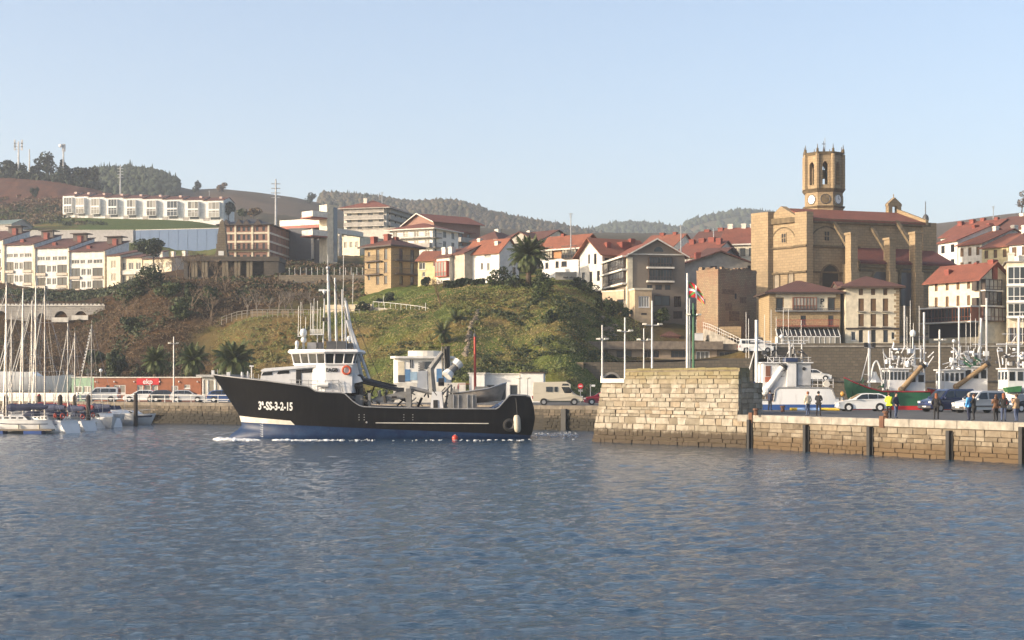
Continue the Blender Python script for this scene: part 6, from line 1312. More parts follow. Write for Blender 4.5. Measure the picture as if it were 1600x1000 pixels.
tree('small dark tree between terrace and brick building', 378, 343, 500, 4.0, 2.6, 1.6, LEAFD, 500, .6, group=None); tree('rust-tinted small tree behind the pink brick building', 395, 345, 505, 4.5, 3.2, 1.7, LEAFB, 500, .6)
# bushes
BG = 'shrubs on the headland'
for px, py, Y, rx, rz_, lf, lab in ((938, 498, 237, 1.3, 1.1, LEAFD, 'clipped round bush furthest left below the hotel porch'), (955, 497, 236, 1.9, 1.6, LEAFD, 'large clipped round bush below the hotel porch'), (966, 484, 240, 1.3, 1.0, LEAFM, 'lighter round bush against the hotel porch'), (978, 492, 238, 1.0, .9, LEAFM, 'small round bush at the hotel corner pilaster'),
    (790, 444, 246, 2.8, 2.2, LEAFD, 'dark dense shrub left of the tall palm trunk'), (808, 446, 244, 2.0, 1.4, LEAFD, 'low dark shrub at the foot of the tall palm'), (845, 448, 245, 1.8, 1.5, LEAFD, 'dark shrub right of the tall palm trunk'), (852, 456, 240, 2.4, 1.6, LEAFM, 'bright green leafy bush below the name wall'), (838, 470, 235, 1.8, 1.2, LEAFM, 'bright green creeper clump on the slope'),
    (918, 447, 247, 2.2, 1.2, LEAFD, 'dark hedge lump between name wall and hotel'), (905, 447, 248, 1.6, 1.0, LEAFD, 'small hedge lump right of the name wall'), (770, 447, 247, 1.6, 1.6, LEAFM, 'spiky green shrub under the white villa'), (665, 449, 258, 1.0, .9, LEAFD, 'round dark bush before the yellow cottage'), (596, 450, 254, 1.1, .7, LEAFD, 'low dark bush at the mansion corner'), (608, 449, 252, 1.2, .8, LEAFD, 'dark bush under the mansion balconies'),
    (862, 512, 224, 1.0, 1.2, LEAFD, 'dark round shrub midway down the grass slope'), (566, 487, 246, 1.4, 1.0, LEAFD, 'dark bush at the end of the promenade wall'), (1113, 533, 232, 1.0, .6, LEAFD, 'low hedge beside the utility cabinet'), (1132, 537, 230, 1.6, .5, LEAFM, 'low green hedge below the stair railing')):
    bush(lab, px, py, Y, rx, rz_, lf, 700, .3, group=BG, z=max(ground(px, Y)-.15, ZP(py, Y)-.5) if px > 930 else ground(px, Y)-.15)
for i, (px, py, Y, rx, rz_) in enumerate(((196, 462, 282, 3.2, 2.6), (216, 455, 279, 3.6, 3.0), (238, 452, 277, 3.4, 2.8), (262, 466, 270, 2.6, 2.0), (180, 575, 231, 2.0, 3.0), (187, 560, 236, 1.8, 2.2), (285, 500, 258, 2.2, 2.0), (295, 480, 265, 1.8, 2.2), (210, 520, 258, 2.4, 1.6), (330, 470, 270, 2.0, 1.8), (150, 560, 245, 2.2, 1.8))):
    bush(['dark bush just below the blue door of the cream house', 'large dark bush below the long cream house', 'dark bush under the round stone pine', 'smaller dark bush left of the memorial bare trees', 'tall dark shrub behind the left end of the club building', 'dark shrub just above the club building, left of the palms', 'dark bush halfway up the cliff below the memorial', 'upright dark bush close under the memorial', 'low wide bush at mid-height of the western cliff', 'dark bush near the left end of the promenade railing', 'low bush at the cliff foot behind the yacht masts'][i], px, py, Y, rx, rz_, LEAFD if i % 3 else LEAFM, 900, .42, group='evergreen bushes on the western cliff', z=ground(px, Y)-.2)
for px0, px1, Y, h_, lab in ((692, 738, 253, .9, 'clipped hedge row under the beige gable wall'), (738, 758, 251, .8, 'short hedge under the white villa wall')):
    rg = np.random.default_rng(int(px0)); n = 1800; px = rg.uniform(px0, px1, n); t = thing('hedge', lab, 'hedge', (XP((px0+px1)/2, Y), Y, ground((px0+px1)/2, Y)), BG); C = np.stack([XP(px, Y), Y+rg.normal(0, .35, n), terrain_h(px, np.full(n, Y))+rg.random(n)*h_*1.3], 1); N = rg.normal(size=(n, 3)); N /= np.linalg.norm(N, axis=1, keepdims=True); V, Fq = leaf_quads(C, N, rg.uniform(.2, .4, n), rg, .8); link(tris_mesh('foliage', V-np.array(t.location), Fq), 'foliage', LEAFD, t)
tree('small leafy tree before the hotel front windows', 1032, 502, 238, 3.4, 1.45, 1.4, LEAFM, 1100, .28, z=ground(1032, 238)-.2)
# bare winter trees
PGp = 'bare pollarded trees along the promenade'
for i, px in enumerate((387, 401, 421, 436, 446, 456, 473, 488, 529)):
    bare_tree(['leftmost', 'second', 'third', 'fourth', 'fifth', 'sixth', 'seventh', 'eighth', 'rightmost'][i]+' bare pollarded tree of the promenade row', px, 491, 252+(i % 3)*2, 5.2+.4*(i % 2), .5, BARKL, 4, PGp, seed=20+i, r0=.13, z=ZP(491.5, 253))
for i, (px, py, Y, h_, lab) in enumerate(((258, 452, 284, 6, 'bare beige tree left of the memorial'), (276, 448, 288, 7, 'bare tree at the memorial left corner'), (296, 452, 286, 7, 'bare tree before the memorial columns'), (318, 455, 284, 7.5, 'tall bare tree under the obelisk'), (338, 456, 282, 7, 'bare tree right of the obelisk foot'), (352, 462, 278, 6, 'bare tree lowest before the memorial'), (232, 455, 280, 5, 'small bare tree below the long cream house'), (300, 500, 262, 6, 'bare tree halfway up the western cliff'), (200, 505, 268, 5, 'bare shrub tree on the cliff by the viaduct end'), (330, 505, 256, 6, 'bare tree beside the promenade railing end'))):
    bare_tree(lab, px, py, Y, h_, .42, paint('straw_bark', (.22, .16, .105), rough=.95), 5, 'bare trees around the memorial', seed=50+i, r0=.10, z=ground(px, Y)-.2)
bare_tree('rusty bare tree leaning on the headland slope', 690, 488, 238, 6.0, .5, paint('russet_bark', (.18, .105, .06), rough=.95), 5, None, seed=77, r0=.10, z=ground(690, 238)-.2, lean=-.25)
tree('grey-brown bare-looking tree at the right picture edge skyline', 1596, 335, 420, 6.5, 3.2, 2.4, leafmat('grey_twigs', (.13, .11, .10), (.20, .17, .15)), 600, .5, name='hazy_tree', blobs=7)
# eroded rock strip on the headland
rk = thing('rock_strip', 'pale eroded rock strip running down the grassy headland', 'rock', (XP(737, 228), 228, ground(737, 228))); rg = random.Random(5)
ROCKM = paint('pale_rock', (.27, .215, .15), rough=.95, var=.4, scale=2, bump=.5)
for i in range(34):
    t_ = i/33; px = 741-13*t_+rg.uniform(-2, 2)+(4 if t_ < .3 else 0); Y = 232.5-16*t_; m = MB(); m.ball((XP(px, Y), Y, ground(px, Y)-.02), rg.uniform(.25, .5), (1, .8, rg.uniform(.6, 1.0)), 7, 5); m.v = [tuple(c+rg.uniform(-.1, .1) for c in v) for v in m.v]; m.build('boulder', ROCKM, rk)
rk = thing('rock_patch', 'bare rocky patch on the bank left of the hotel', 'rock', (XP(950, 228), 228, ground(950, 228)))
for i in range(14): px = rg.uniform(938, 962); Y = rg.uniform(224, 234); m = MB(); m.ball((XP(px, Y), Y, ground(px, Y)), rg.uniform(.3, .7), (1.2, .8, .6), 7, 5); m.v = [tuple(c+rg.uniform(-.1, .1) for c in v) for v in m.v]; m.build('boulder', ROCKM, rk)
# antenna masts and pylons
def mast(label, px, pyb, pyt, Y, kind, name='antenna_mast', group='masts on the hills'):
    a, c = P(px, pyb, Y), P(px, pyt, Y); t = thing(name, label, 'mast', a, group); h_ = c.z-a.z; m = MB(); r = h_*.022; m.tube(a-up*2, c, r*1.4, r*.8, 7); m.build('pole', STEEL, t); m = MB()
    if kind == 'cell':
        for k in range(3): q_ = c-up*(h_*.05+k*h_*.08); m.bb(q_.x-r*5, q_.x+r*5, Y-.1, Y+.1, q_.z, q_.z+.2); m.bb(q_.x+r*3.4, q_.x+r*5, Y-.4, Y, q_.z-h_*.02, q_.z+h_*.09); m.bb(q_.x-r*5, q_.x-r*3.4, Y-.4, Y, q_.z-h_*.02, q_.z+h_*.09)
        m.build('antenna_panels', WHITE, t)
    elif kind == 'dish': m.ball(c+Vector((-r*3, -.6, -h_*.05)), h_*.05, (1, .5, 1), 10, 7); m.build('dish', WHITE2, t); m = MB(); m.bb(c.x-r*1.5, c.x+r*2.5, Y-.2, Y+.2, c.z-h_*.2, c.z); m.build('antenna_panels', STEEL, t)
    elif kind == 'pylon':
        for k in range(4): q_ = c-up*(h_*(.12+k*.11)); m.bb(q_.x-h_*.11, q_.x+h_*.11, Y-.12, Y+.12, q_.z, q_.z+.25)
        m.build('cross_arms', STEEL, t)
    elif kind == 'yagi':
        for k in range(4): q_ = c-up*(h_*(.02+k*.05)); m.bb(q_.x-h_*(.09-.012*k), q_.x+h_*(.09-.012*k), Y-.03, Y+.03, q_.z, q_.z+.06)
        m.build('aerial', STEEL, t)
mast('tallest antenna mast with panels at the left skyline', 29, 282, 221, 700, 'cell'); mast('short pale antenna mast left of the umbrella pine', 46, 282, 233, 700, 'none'); mast('antenna mast with white dish right of the umbrella pine', 99, 284, 225, 700, 'dish')
mast('slim pylon behind the hill terrace', 188, 300, 259, 620, 'pylon', 'power_pylon'); mast('tall lattice pylon above the pink brick building', 431, 345, 280, 480, 'pylon', 'power_pylon')
for i, (px, b_, tp, Y, lab) in enumerate(((892, 372, 333, 262, 'tall roof aerial over the chalet roof'), (327, 312, 298, 548, 'roof aerial at the right end of the terrace'), (597, 325, 300, 425, 'thin aerial on the tall flats'), (1289, 239, 215, 262, 'thin lightning rod aerial on the church tower'), (1446, 360, 315, 270, 'thin aerial behind the church east end'), (1552, 350, 322, 330, 'thin aerial over the skyline roofs'), (1115, 395, 356, 300, 'tall aerial between hotel and church roofs'), (1064, 392, 352, 290, 'roof aerial above the broad red roof'))):
    mast(lab, px, b_, tp, Y, 'yagi' if px not in (1289, 1446) else 'none', 'roof_aerial', 'aerials on the roofs')

# ------------------------------------------------------------------ the black fishing ship
def hull_grid(stem, stern, sheer, zk, bw, be, nu=70, nv=16, tr=.88, aft=.86, us=None):
    """outer shell, bow at x=0: stem(z), stern(z) give the ends, sheer(x) the top edge, bw(z) half breadth, be(z) length of entry"""
    us = np.linspace(0, 1, nu)**1.15 if us is None else us; x_t0, x_t1 = stem(sheer(0)), stern(2.5); near = []
    for u in us:
        xn = x_t0+(x_t1-x_t0)*u; col = []
        for v in np.linspace(0, 1, nv):
            z = zk+(sheer(xn)-zk)*v; x = stem(z)+(stern(z)-stem(z))*u; e = min(1, max(0, (x-stem(z))/be(z))); b = bw(z)*(1-(1-e)**2.1)**.8
            a = max(0, (u-.8)/.2); b *= 1-(1-aft)*a*a; col.append((x, b, z))
        near.append(col)
    return near
def hull_mesh(m, G, T, mi=0):
    """T maps (x along, y to the side, z) to the world"""
    nu, nv = len(G), len(G[0])
    for sg in (-1, 1):
        vs = [T(x, sg*b, z) for col in G for x, b, z in col]; fs = []
        for i in range(nu-1):
            for j in range(nv-1): q_ = (i*nv+j, (i+1)*nv+j, (i+1)*nv+j+1, i*nv+j+1); fs.append(q_ if sg < 0 else q_[::-1])
        m.add(vs, fs, mi)
    c = G[-1]; m.add([T(x, -b, z) for x, b, z in c]+[T(x, b, z) for x, b, z in c], [(j, nv+j, nv+j+1, j+1) for j in range(nv-1)], mi); return m
SHY, SHN = 137.5, 134.0
SX0 = XP(332, SHY); SK = (XP(835, 134.3)-SX0)/503
SHIP = thing('fishing_ship', 'black fishing ship with blue bottom and white wheelhouse leaving harbour', 'fishing ship', (SX0, SHY, 0))
def sx(px): return (px-332)*SK            # metres aft of the bow tip
def sz(py): return ZP(py, SHN)
_sh = [(332, 584.5), (345, 586.5), (380, 590.5), (420, 595), (460, 600.5), (484, 604), (487, 607), (491, 611), (500, 612.5), (536, 614), (539, 618), (543, 626), (549, 632.5), (556, 635.5), (600, 637), (680, 638.5), (772, 639), (776, 637.5), (800, 619), (805, 617.5), (828, 618), (836, 621)]
sheer = lambda x: float(np.interp(x, [sx(a) for a, _ in _sh], [sz(b_) for _, b_ in _sh]))
_st = [(sz(760), sx(372)), (sz(700), sx(356)), (sz(684), sx(357)), (sz(677), sx(366)), (sz(669), sx(378)), (sz(662), sx(377)), (sz(650), sx(374)), (sz(620), sx(355)), (sz(600), sx(342)), (sz(584), sx(332))]
stem = lambda z: float(np.interp(z, [a for a, _ in _st], [b_ for _, b_ in _st]))
_sn = [(sz(740), sx(800)), (sz(690), sx(826)), (sz(676), sx(832)), (sz(655), sx(836)), (sz(635), sx(834)), (sz(617), sx(828))]
stern = lambda z: float(np.interp(z, [a for a, _ in _sn], [b_ for _, b_ in _sn]))
bwf = lambda z: float(np.interp(z, [-2.2, -1, 0, 1.5, 3, 6], [.4, 2.2, 3.25, 3.45, 3.5, 3.55])); bef = lambda z: float(np.interp(z, [-2, 0, 1.5, 3, 6], [13, 12, 10.5, 9.5, 8.5]))
us = np.unique(np.concatenate([np.linspace(0, 1, 80)**1.1]+[[(sx(p)-0)/(sx(833))] for p, _ in _sh[:-1]])); us = us[(us >= 0) & (us <= 1)]
G = hull_grid(stem, stern, sheer, -2.2, bwf, bef, us=us, nv=20); TS = lambda x, y, z: (SX0+x, SHY+y, z)
m = MB(); hull_mesh(m, G, TS)
def hull_paint():
    mt, nt, b, N, L = _new('ship_hull_paint'); tc = N.new('ShaderNodeTexCoord'); sp = N.new('ShaderNodeSeparateXYZ'); L.new(tc.outputs['Object'], sp.inputs[0])
    def mth(op, a, c_, d_=None):
        n = N.new('ShaderNodeMath'); n.operation = op
        for i, v in enumerate((a, c_, d_)):
            if v is None: continue
            if isinstance(v, (int, float)): n.inputs[i].default_value = v
            else: L.new(v, n.inputs[i])
        return n.outputs[0]
    line = mth('MULTIPLY_ADD', sp.outputs['X'], -.042, 1.52)                # antifouling line drops aft
    hgt = mth('SUBTRACT', sp.outputs['Z'], line); blue = mth('LESS_THAN', hgt, 0.0)
    wt = mth('MULTIPLY_ADD', sp.outputs['X'], -.035, .62); white = mth('MULTIPLY', mth('LESS_THAN', hgt, wt), mth('LESS_THAN', sp.outputs['X'], mth('MULTIPLY_ADD', hgt, -1.0, 7.75)))
    n1 = _noise(nt, 1.1, 6, .65); n2 = _noise(nt, 1.0, 4, .6, stretch=(3, 3, .3)); n3 = _noise(nt, 6, 4)
    blk = _mix(nt, _ramp(nt, n2.outputs[0], .5, .85), (.004, .004, .0048), (.012, .011, .0105)); blu = _mix(nt, _ramp(nt, n1.outputs[0], .35, .75), (.004, .016, .055), (.012, .036, .09)); blu = _mix(nt, _ramp(nt, n3.outputs[0], .62, .8), blu, (.05, .075, .12))
    wh = _mix(nt, _ramp(nt, n1.outputs[0], .4, .8), (.62, .58, .52), (.42, .37, .30)); c = _mix(nt, white, blk, wh); c = _mix(nt, blue, c, blu); L.new(c, b.inputs['Base Color']); b.inputs['Roughness'].default_value = .42; b.inputs['Specular IOR Level'].default_value = .15
    _bump(nt, b, n1.outputs[0], .12, .05); return mt
HULLP = hull_paint(); hull = m.build('hull', HULLP, SHIP, smooth=True, uv=False)
bvh = BVHTree.FromPolygons([Vector(v) for v in m.v], m.f)
def on_hull(px, py):
    h_ = bvh.ray_cast(EYE, ray(px, py).normalized()); return (h_[0], h_[1]) if h_[0] else (P(px, py, SHN), Vector((0, -1, 0)))
# rail cap, deck
cap = MB()
for sg in (-1, 1):
    pts = [Vector(TS(c[-1][0], sg*c[-1][1], c[-1][2])) for c in G]
    for a, c in zip(pts[:-1], pts[1:]): cap.tube(a, c, .055, n=5, caps=False)
cap.build('rail_cap', GREYP, SHIP)
DECKM = paint('wooden_deck', (.16, .095, .06), rough=.85, var=.3); d_ = MB()
def deck(px0, px1, z, k=16):
    xs = [sx(px0)+(sx(px1)-sx(px0))*i/k for i in range(k+1)]; row = []
    for x in xs:
        e = min(1, max(0, (x-stem(z))/bef(z))); b = max(.05, bwf(z)*(1-(1-e)**2.1)**.8-.06); a = max(0, (x/sx(833)-.8)/.2); b *= 1-.14*min(1, a)**2; row.append((x, b))
    d_.add([TS(x, -b, z) for x, b in row]+[TS(x, b, z) for x, b in row], [(i, i+1, k+2+i, k+1+i) for i in range(k)])
deck(352, 487, sz(606)); deck(487, 541, sz(615.5)); deck(541, 826, sz(640.5)); d_.build('deck', DECKM, SHIP)
SW = paint('ship_white', (.74, .74, .74), rough=.4, dirt=.35, var=.08)
def sbox(px0, px1, py0, py1, y0, y1): return (XP(px0, SHY+y0), XP(px1, SHY+y0), SHY+y0, SHY+y1, ZP(py1, SHY+y0), ZP(py0, SHY+y0))
def sp_(px, py, y=0.0): return P(px, py, SHY+y)
# forward deckhouse
m = MB(); prof = [(404, 604), (409, 581), (415, 577.5), (512, 570), (512, 614), (488, 611)]; m.prism([sp_(a, b_, -2.3) for a, b_ in prof], (0, 4.6, 0)); dh = m.build('deckhouse', SW, SHIP)
m = MB(); m.prism([sp_(a, b_, -2.5) for a, b_ in ((407, 578.5), (413, 575.5), (513, 568), (513, 572.5), (470, 575.5), (409, 581))], (0, 5.0, 0)); m.build('deckhouse_roof', SW, SHIP)
for pts in ([(408.5, 587), (411, 582.2), (425.5, 581), (425.5, 585.8)], [(433, 584.5), (435, 580), (452, 578.6), (452, 583.5)], [(462.5, 604), (462.5, 578), (471, 577.3), (471, 607)], [(471.3, 583), (471.3, 577.2), (497, 575.2), (500.5, 581)]):
    m = MB(); m.prism([sp_(a, b_, -2.33) for a, b_ in pts], (0, .05, 0)); m.build('window' if pts[0][0] < 460 else 'doorway', BLACK if pts[0][0] > 460 else GLASS, SHIP)
# wheelhouse
def wh(z, g=0.0): a, b_, c, e = XP(508, SHY-3), XP(552, SHY-3)+g, XP(556, SHY-2.2)+g, XP(458, SHY-1.5)-g; return [Vector((x, SHY+y, z)) for x, y in ((a, -3.0-g), (b_, -3.0-g), (c, -2.2), (c, 2.2), (b_, 3.0+g), (a, 3.0+g), (e, 1.5), (e, -1.5))]
wb, w0, w1 = sz(614), sz(568.5), sz(552.5); m = MB(); m.loft([wh(wb, -.12), wh(w0, -.1)]); m.build('wheelhouse', SW, SHIP)
m = MB(); m.loft([wh(w0, -.22), wh(w1, -.02)]); glz = m.build('wheelhouse_core', paint('cabin_interior', (.045, .045, .04), rough=.6), SHIP)
m = MB(); ra, rb_ = wh(w0, -.1), wh(w1, .12); posts = MB()
for i in range(8):
    a0, a1, b0, b1 = ra[i], ra[(i+1) % 8], rb_[i], rb_[(i+1) % 8]; n = {7: 4, 0: 3, 4: 3, 5: 4, 6: 3}.get(i, 1) if (a1-a0).length > .9 else 1
    n = {0: 3, 7: 4, 5: 4, 6: 3, 4: 3, 2: 3}.get(i, 1)
    for k in range(n):
        t0, t1 = k/n, (k+1)/n; posts.tube(a0.lerp(a1, t0), b0.lerp(b1, t0), .07, n=6)
        p = MB(); p.quad(a0.lerp(a1, t0), a0.lerp(a1, t1), b0.lerp(b1, t1), b0.lerp(b1, t0)); p.build('window', glassmat('bridge_glass', (.018, .02, .02), .12), SHIP)
posts.build('window_posts', SW, SHIP)
m = MB(); m.loft([wh(w1, .30), wh(sz(549.5), .48), wh(sz(545.5), .35)]); m.build('wheelhouse_roof', SW, SHIP)
m = MB(); m.loft([wh(w0-.05, .02), wh(w0+.06, .02)]); m.build('window_sill', SW, SHIP)
lettering('EAGB', .44, sp_(518.5, 578.3, -2.96), (1, 0, 0), SHIP, BLACK, .02, .95)
m = MB(); m.torus(sp_(541.5, 578.5, -3.05), .34, .10, (0, 1, 0), 18, 7); m.build('life_ring', paint('orange_ring', (.55, .09, .03), rough=.5), SHIP)
m = MB(); m.prism([sp_(550, 583, -2.6), sp_(562, 589, -2.6), sp_(566, 596, -2.6), sp_(550, 600, -2.6)], (0, 5, 0)); m.build('aft_casing', SW, SHIP)
# monkey island
zr = sz(546)
for px0, px1, py0, py1, y0, y1, mt, nm in ((510, 524.5, 533, 546, -1.6, -1.2, DGREY, 'lamp_panel'), (525.5, 540, 533, 546, -1.6, -1.2, DGREY, 'lamp_panel'), (480, 494, 535, 547, -1.0, -.6, GREYP, 'screen_box'), (496, 504, 535, 547, -1.0, -.7, DGREY, 'louvre_box'), (542, 550, 536, 548, -1.4, -1.0, DGREY, 'louvre_box')):
    m = MB(); m.bb(*sbox(px0, px1, py0, py1, y0, y1)); m.build(nm, mt, SHIP)
for px, py, r in ((474, 520, .33), (474.5, 531, .26), (546, 529.5, .24)):
    m = MB(); m.ball(sp_(px, py, -.8), r, (1, 1, 1.15), 12, 9); m.tube(sp_(px, py, -.8)-up*r, sp_(px, 547, -.8), .07, n=6); m.build('radome', WHITE2, SHIP, smooth=True)
m = MB(); m.tube(sp_(463, 547, -.9), sp_(465, 536, -.9), .14, n=7); m.ball(sp_(464, 537, -1.1), .3, (.6, 1, 1), 9, 6); m.build('searchlight', WHITE2, SHIP)
m = MB()
for px, pt in ((466, 478), (469.5, 472), (477, 495), (485, 473), (488, 478), (490, 466), (495.5, 470), (500, 480), (551, 426), (536, 398)): m.tube(sp_(px, 524 if px < 502 else 480, -.6), sp_(px+.8, pt, -.6), .022, n=4)
m.build('whip_aerials', WHITE, SHIP)
m = MB(); m.bb(*sbox(484, 504, 522, 523.2, -1.2, -.4)); m.bb(*sbox(465, 477, 525, 526, -1.0, -.4)); m.tube(sp_(496, 546, -.7), sp_(496, 522, -.7), .05, n=5); m.tube(sp_(466, 526, -.6), sp_(466, 515, -.6), .04, n=5)
for i in range(9): m.tube(sp_(485+i*2.2, 522, -.8), sp_(485+i*2.2, 514, -.8), .03, n=4)
m.build('aerial_rack', WHITE, SHIP)
MASTM = paint('mast_white', (.66, .66, .66), rough=.35, dirt=.3)
for px0, py0, px1, py1, r0, r1, y in ((515.5, 546, 512.3, 418, .15, .11, 0), (526, 546, 523.5, 434, .12, .09, .8), (535, 546, 534.5, 452, .07, .05, -1.2), (540.5, 548, 539.5, 465, .12, .07, .3), (504.5, 546, 507, 465, .07, .05, -.8)):
    m = MB(); m.tube(sp_(px0, py0, y), sp_(px1, py1, y), r0, r1, 9); m.build('mast', MASTM, SHIP)
m = MB(); m.tube(sp_(512.3, 418, 0), sp_(512.6, 398, 0), .03, n=4); m.ball(sp_(512.3, 419, 0), .2, nu=8, nv=6); m.build('mast_top', STEEL, SHIP)
m = MB(); m.box(sp_(506.5, 453.5, -.8), (.95, .16, .16)); m.ball(sp_(506.5, 456, -.8), .16, nu=8, nv=5); m.tube(sp_(506.8, 470, -.8), sp_(506.5, 455, -.8), .05, n=5); m.build('radar_scanner', WHITE2, SHIP)
m = MB()
for px, py in ((505, 499), (510, 499), (506, 463)): m.tube(sp_(px, py+3, -.9), sp_(px, py-3, -.9), .12, n=7)
m.build('signal_lights', BLACK, SHIP)
m = MB()
for a, c, r in (((543, 500), (566, 590), .16), ((549, 515), (577, 592), .13), ((540, 470), (549, 515), .12)): m.tube(sp_(*a, -.9), sp_(*c, -.9), r, n=7)
for k in range(7): t_ = k/6; m.tube(sp_(543+23*t_, 500+90*t_, -.9), sp_(549+24*t_, 515+74*t_, -.9), .035, n=4)
m.build('boom', MASTM, SHIP)
m = MB()
for a, c in (((513, 425), (546, 510)), ((513, 421), (586, 604)), ((524, 440), (582, 600)), ((512, 424), (470, 546)), ((512, 440), (488, 470)), ((539, 465), (602, 612))): m.tube(sp_(*a, -.3), sp_(*c, -.6), .022, n=4)
m.build('rigging', BLACK, SHIP)
# rails and canister on the side deck
m = MB()
for y0_ in (590.5, 596): m.pipe([sp_(452, y0_+3, -3.0), sp_(500, y0_+5, -3.1), sp_(528, y0_+3.5, -3.15), sp_(533, y0_+8, -3.15), sp_(536, 612, -3.15)], .028, 5)
for px in (455, 468, 482, 496, 508, 520, 529): m.tube(sp_(px, 593, -3.05), sp_(px, 612, -3.1), .026, n=5)
for px in (340, 360, 380, 390, 396, 404): m.tube(sp_(px, 588+(px-340)*.09, -.3), sp_(px, 577+(px-340)*.12, -.3), .03, n=5)
m.build('handrail', STEEL, SHIP)
m = MB(); m.tube(sp_(496, 601.5, -3.0), sp_(513, 601.5, -3.0), .22, n=10); m.build('raft_canister', WHITE2, SHIP)
m = MB(); m.box(sp_(332.8, 582, 0), (.25, .25, .4)); m.box(sp_(357, 584.5, -.4), (.3, .3, .35)); m.tube(sp_(378, 591, 0), sp_(377.5, 581, 0), .12, .06, n=6); m.tube(sp_(387, 591, .2), sp_(387, 580, .2), .1, .05, n=6); m.tube(sp_(393, 592, .2), sp_(393, 572, .2), .05, n=6); m.box(sp_(393, 572, .2), (.35, .2, .12)); m.build('bow_fittings', SW, SHIP)
# black knuckle crane, working gear amidships
CR = paint('crane_black', (.02, .02, .022), rough=.35); GR = paint('gear_grey', (.24, .235, .225), rough=.55, var=.25, dirt=.5)
m = MB(); m.tube(sp_(563, 618, -1.6), sp_(562, 592, -1.6), .28, n=8); m.tube(sp_(562, 593, -1.6), sp_(628, 610, -1.6), .26, .16, 8); m.tube(sp_(566, 598, -1.8), sp_(624, 611, -1.8), .1, n=6); m.tube(sp_(573, 592, -1.5), sp_(620, 603, -1.5), .09, n=6); m.ball(sp_(562, 592, -1.6), .42, nu=9, nv=6); m.box(sp_(627, 610, -1.6), (.5, .45, .5)); m.build('knuckle_crane', CR, SHIP)
m = MB(); m.prism([sp_(578, 624, -2.2), sp_(626, 612, -2.2), sp_(640, 612, -2.2), sp_(632, 622, -2.2), sp_(590, 630, -2.2)], (0, 2.2, 0)); m.bb(*sbox(556, 566, 617, 640, -2.4, -1.2)); m.bb(*sbox(575, 579, 614, 640, -2.6, -2.3)); m.bb(*sbox(634, 642, 607, 640, -2.4, -1.0)); m.tube(sp_(548, 628, -2.2), sp_(560, 628, -1.6), .5, n=12); m.build('net_trough', GR, SHIP)
m = MB(); rg = random.Random(3)
for i in range(26): px = rg.uniform(545, 650); py = rg.uniform(618, 636); a = sp_(px, py, rg.uniform(-2.4, 1.5)); m.tube(a, a+Vector((rg.uniform(-.8, .8), rg.uniform(-.3, .3), rg.uniform(-.3, .9))), rg.uniform(.04, .16), n=6)
tag(m.build('deck_gear', GR, SHIP), kind='stuff')
m = MB()
for i in range(60): px = rg.choice((rg.uniform(543, 575), rg.uniform(575, 700))); py = rg.uniform(614, 637); a = sp_(px, py, rg.uniform(-2.6, 1.5)); m.tube(a, a+Vector((rg.uniform(-.6, .6), rg.uniform(-.3, .3), rg.uniform(-.3, .8))), rg.uniform(.03, .13), n=5)
for i in range(16): a = sp_(rg.uniform(538, 560), rg.uniform(602, 612), rg.uniform(-2, 1.5)); m.ball(a, rg.uniform(.2, .4), (1.3, 1, .7), 7, 5)
tag(m.build('winches_and_nets', paint('dark_gear', (.05, .042, .036), rough=.7, var=.4), SHIP), kind='stuff')
m = MB(); m.prism([sp_(651, 612, -1.0), sp_(654, 580, -1.0), sp_(667, 579, -1.0), sp_(668, 612, -1.0)], (0, 2, 0)); m.build('funnel_casing', SW, SHIP); m = MB()
for k in range(5): m.bb(*sbox(653.5, 663.5, 566+k*3, 568+k*3, -.9, .7))
m.bb(*sbox(656, 661, 566, 580, -.6, .5)); m.build('funnel_grille', GR, SHIP)
m = MB(); m.prism([sp_(672, 641, -2.0), sp_(675, 612, -2.0), sp_(690, 612, -2.0), sp_(693, 641, -2.0)], (0, 1.8, 0)); m.build('crane_pedestal', SW, SHIP); m = MB(); m.bb(*sbox(677, 684, 625, 638, -2.06, -2.0)); m.build('pedestal_door', BLACK, SHIP)
m = MB(); m.tube(sp_(676, 614, -1.2), sp_(673, 575, -1.2), .34, .28, 8); m.tube(sp_(673, 576, -1.2), sp_(692, 550, -1.2), .27, .22, 8); m.tube(sp_(640, 606, -1.2), sp_(676, 614, -1.2), .18, n=8); m.tube(sp_(690, 616, -1.4), sp_(705, 600, -1.4), .14, n=6); m.build('crane_arm', GR, SHIP)
m = MB(); m.tube(sp_(691, 541, -1.3), sp_(692, 590, -1.3), .09, n=6); m.tube(sp_(698, 541, -1.2), sp_(700, 580, -1.2), .28, .2, 8); m.tube(sp_(694, 545, -1.5), sp_(696, 585, -1.5), .08, n=6); m.tube(sp_(685, 597, -1.3), sp_(694, 597, -1.3), .35, n=8); m.build('crane_hydraulics', CR, SHIP)
m = MB(); m.tube(sp_(699, 585, -1.6), sp_(716, 568, -1.0), .34, .34, 12); m.build('power_block', GR, SHIP); m = MB(); m.tube(sp_(698, 587.5, -1.7), sp_(703, 581, -1.5), .52, .42, 12); m.tube(sp_(711, 572, -1.15), sp_(716.5, 566, -.95), .45, .55, 12); m.build('drum_flange', WHITE2, SHIP)
m = MB()
for i in range(10): px = 693+i*2.2; m.tube(sp_(px, 640, -1.5), sp_(px+rg.uniform(2, 8), rg.uniform(598, 612), -1.2), .06, n=5)
m.bb(*sbox(700, 716, 612, 614, -2, 0)); m.build('net_frames', GR, SHIP)
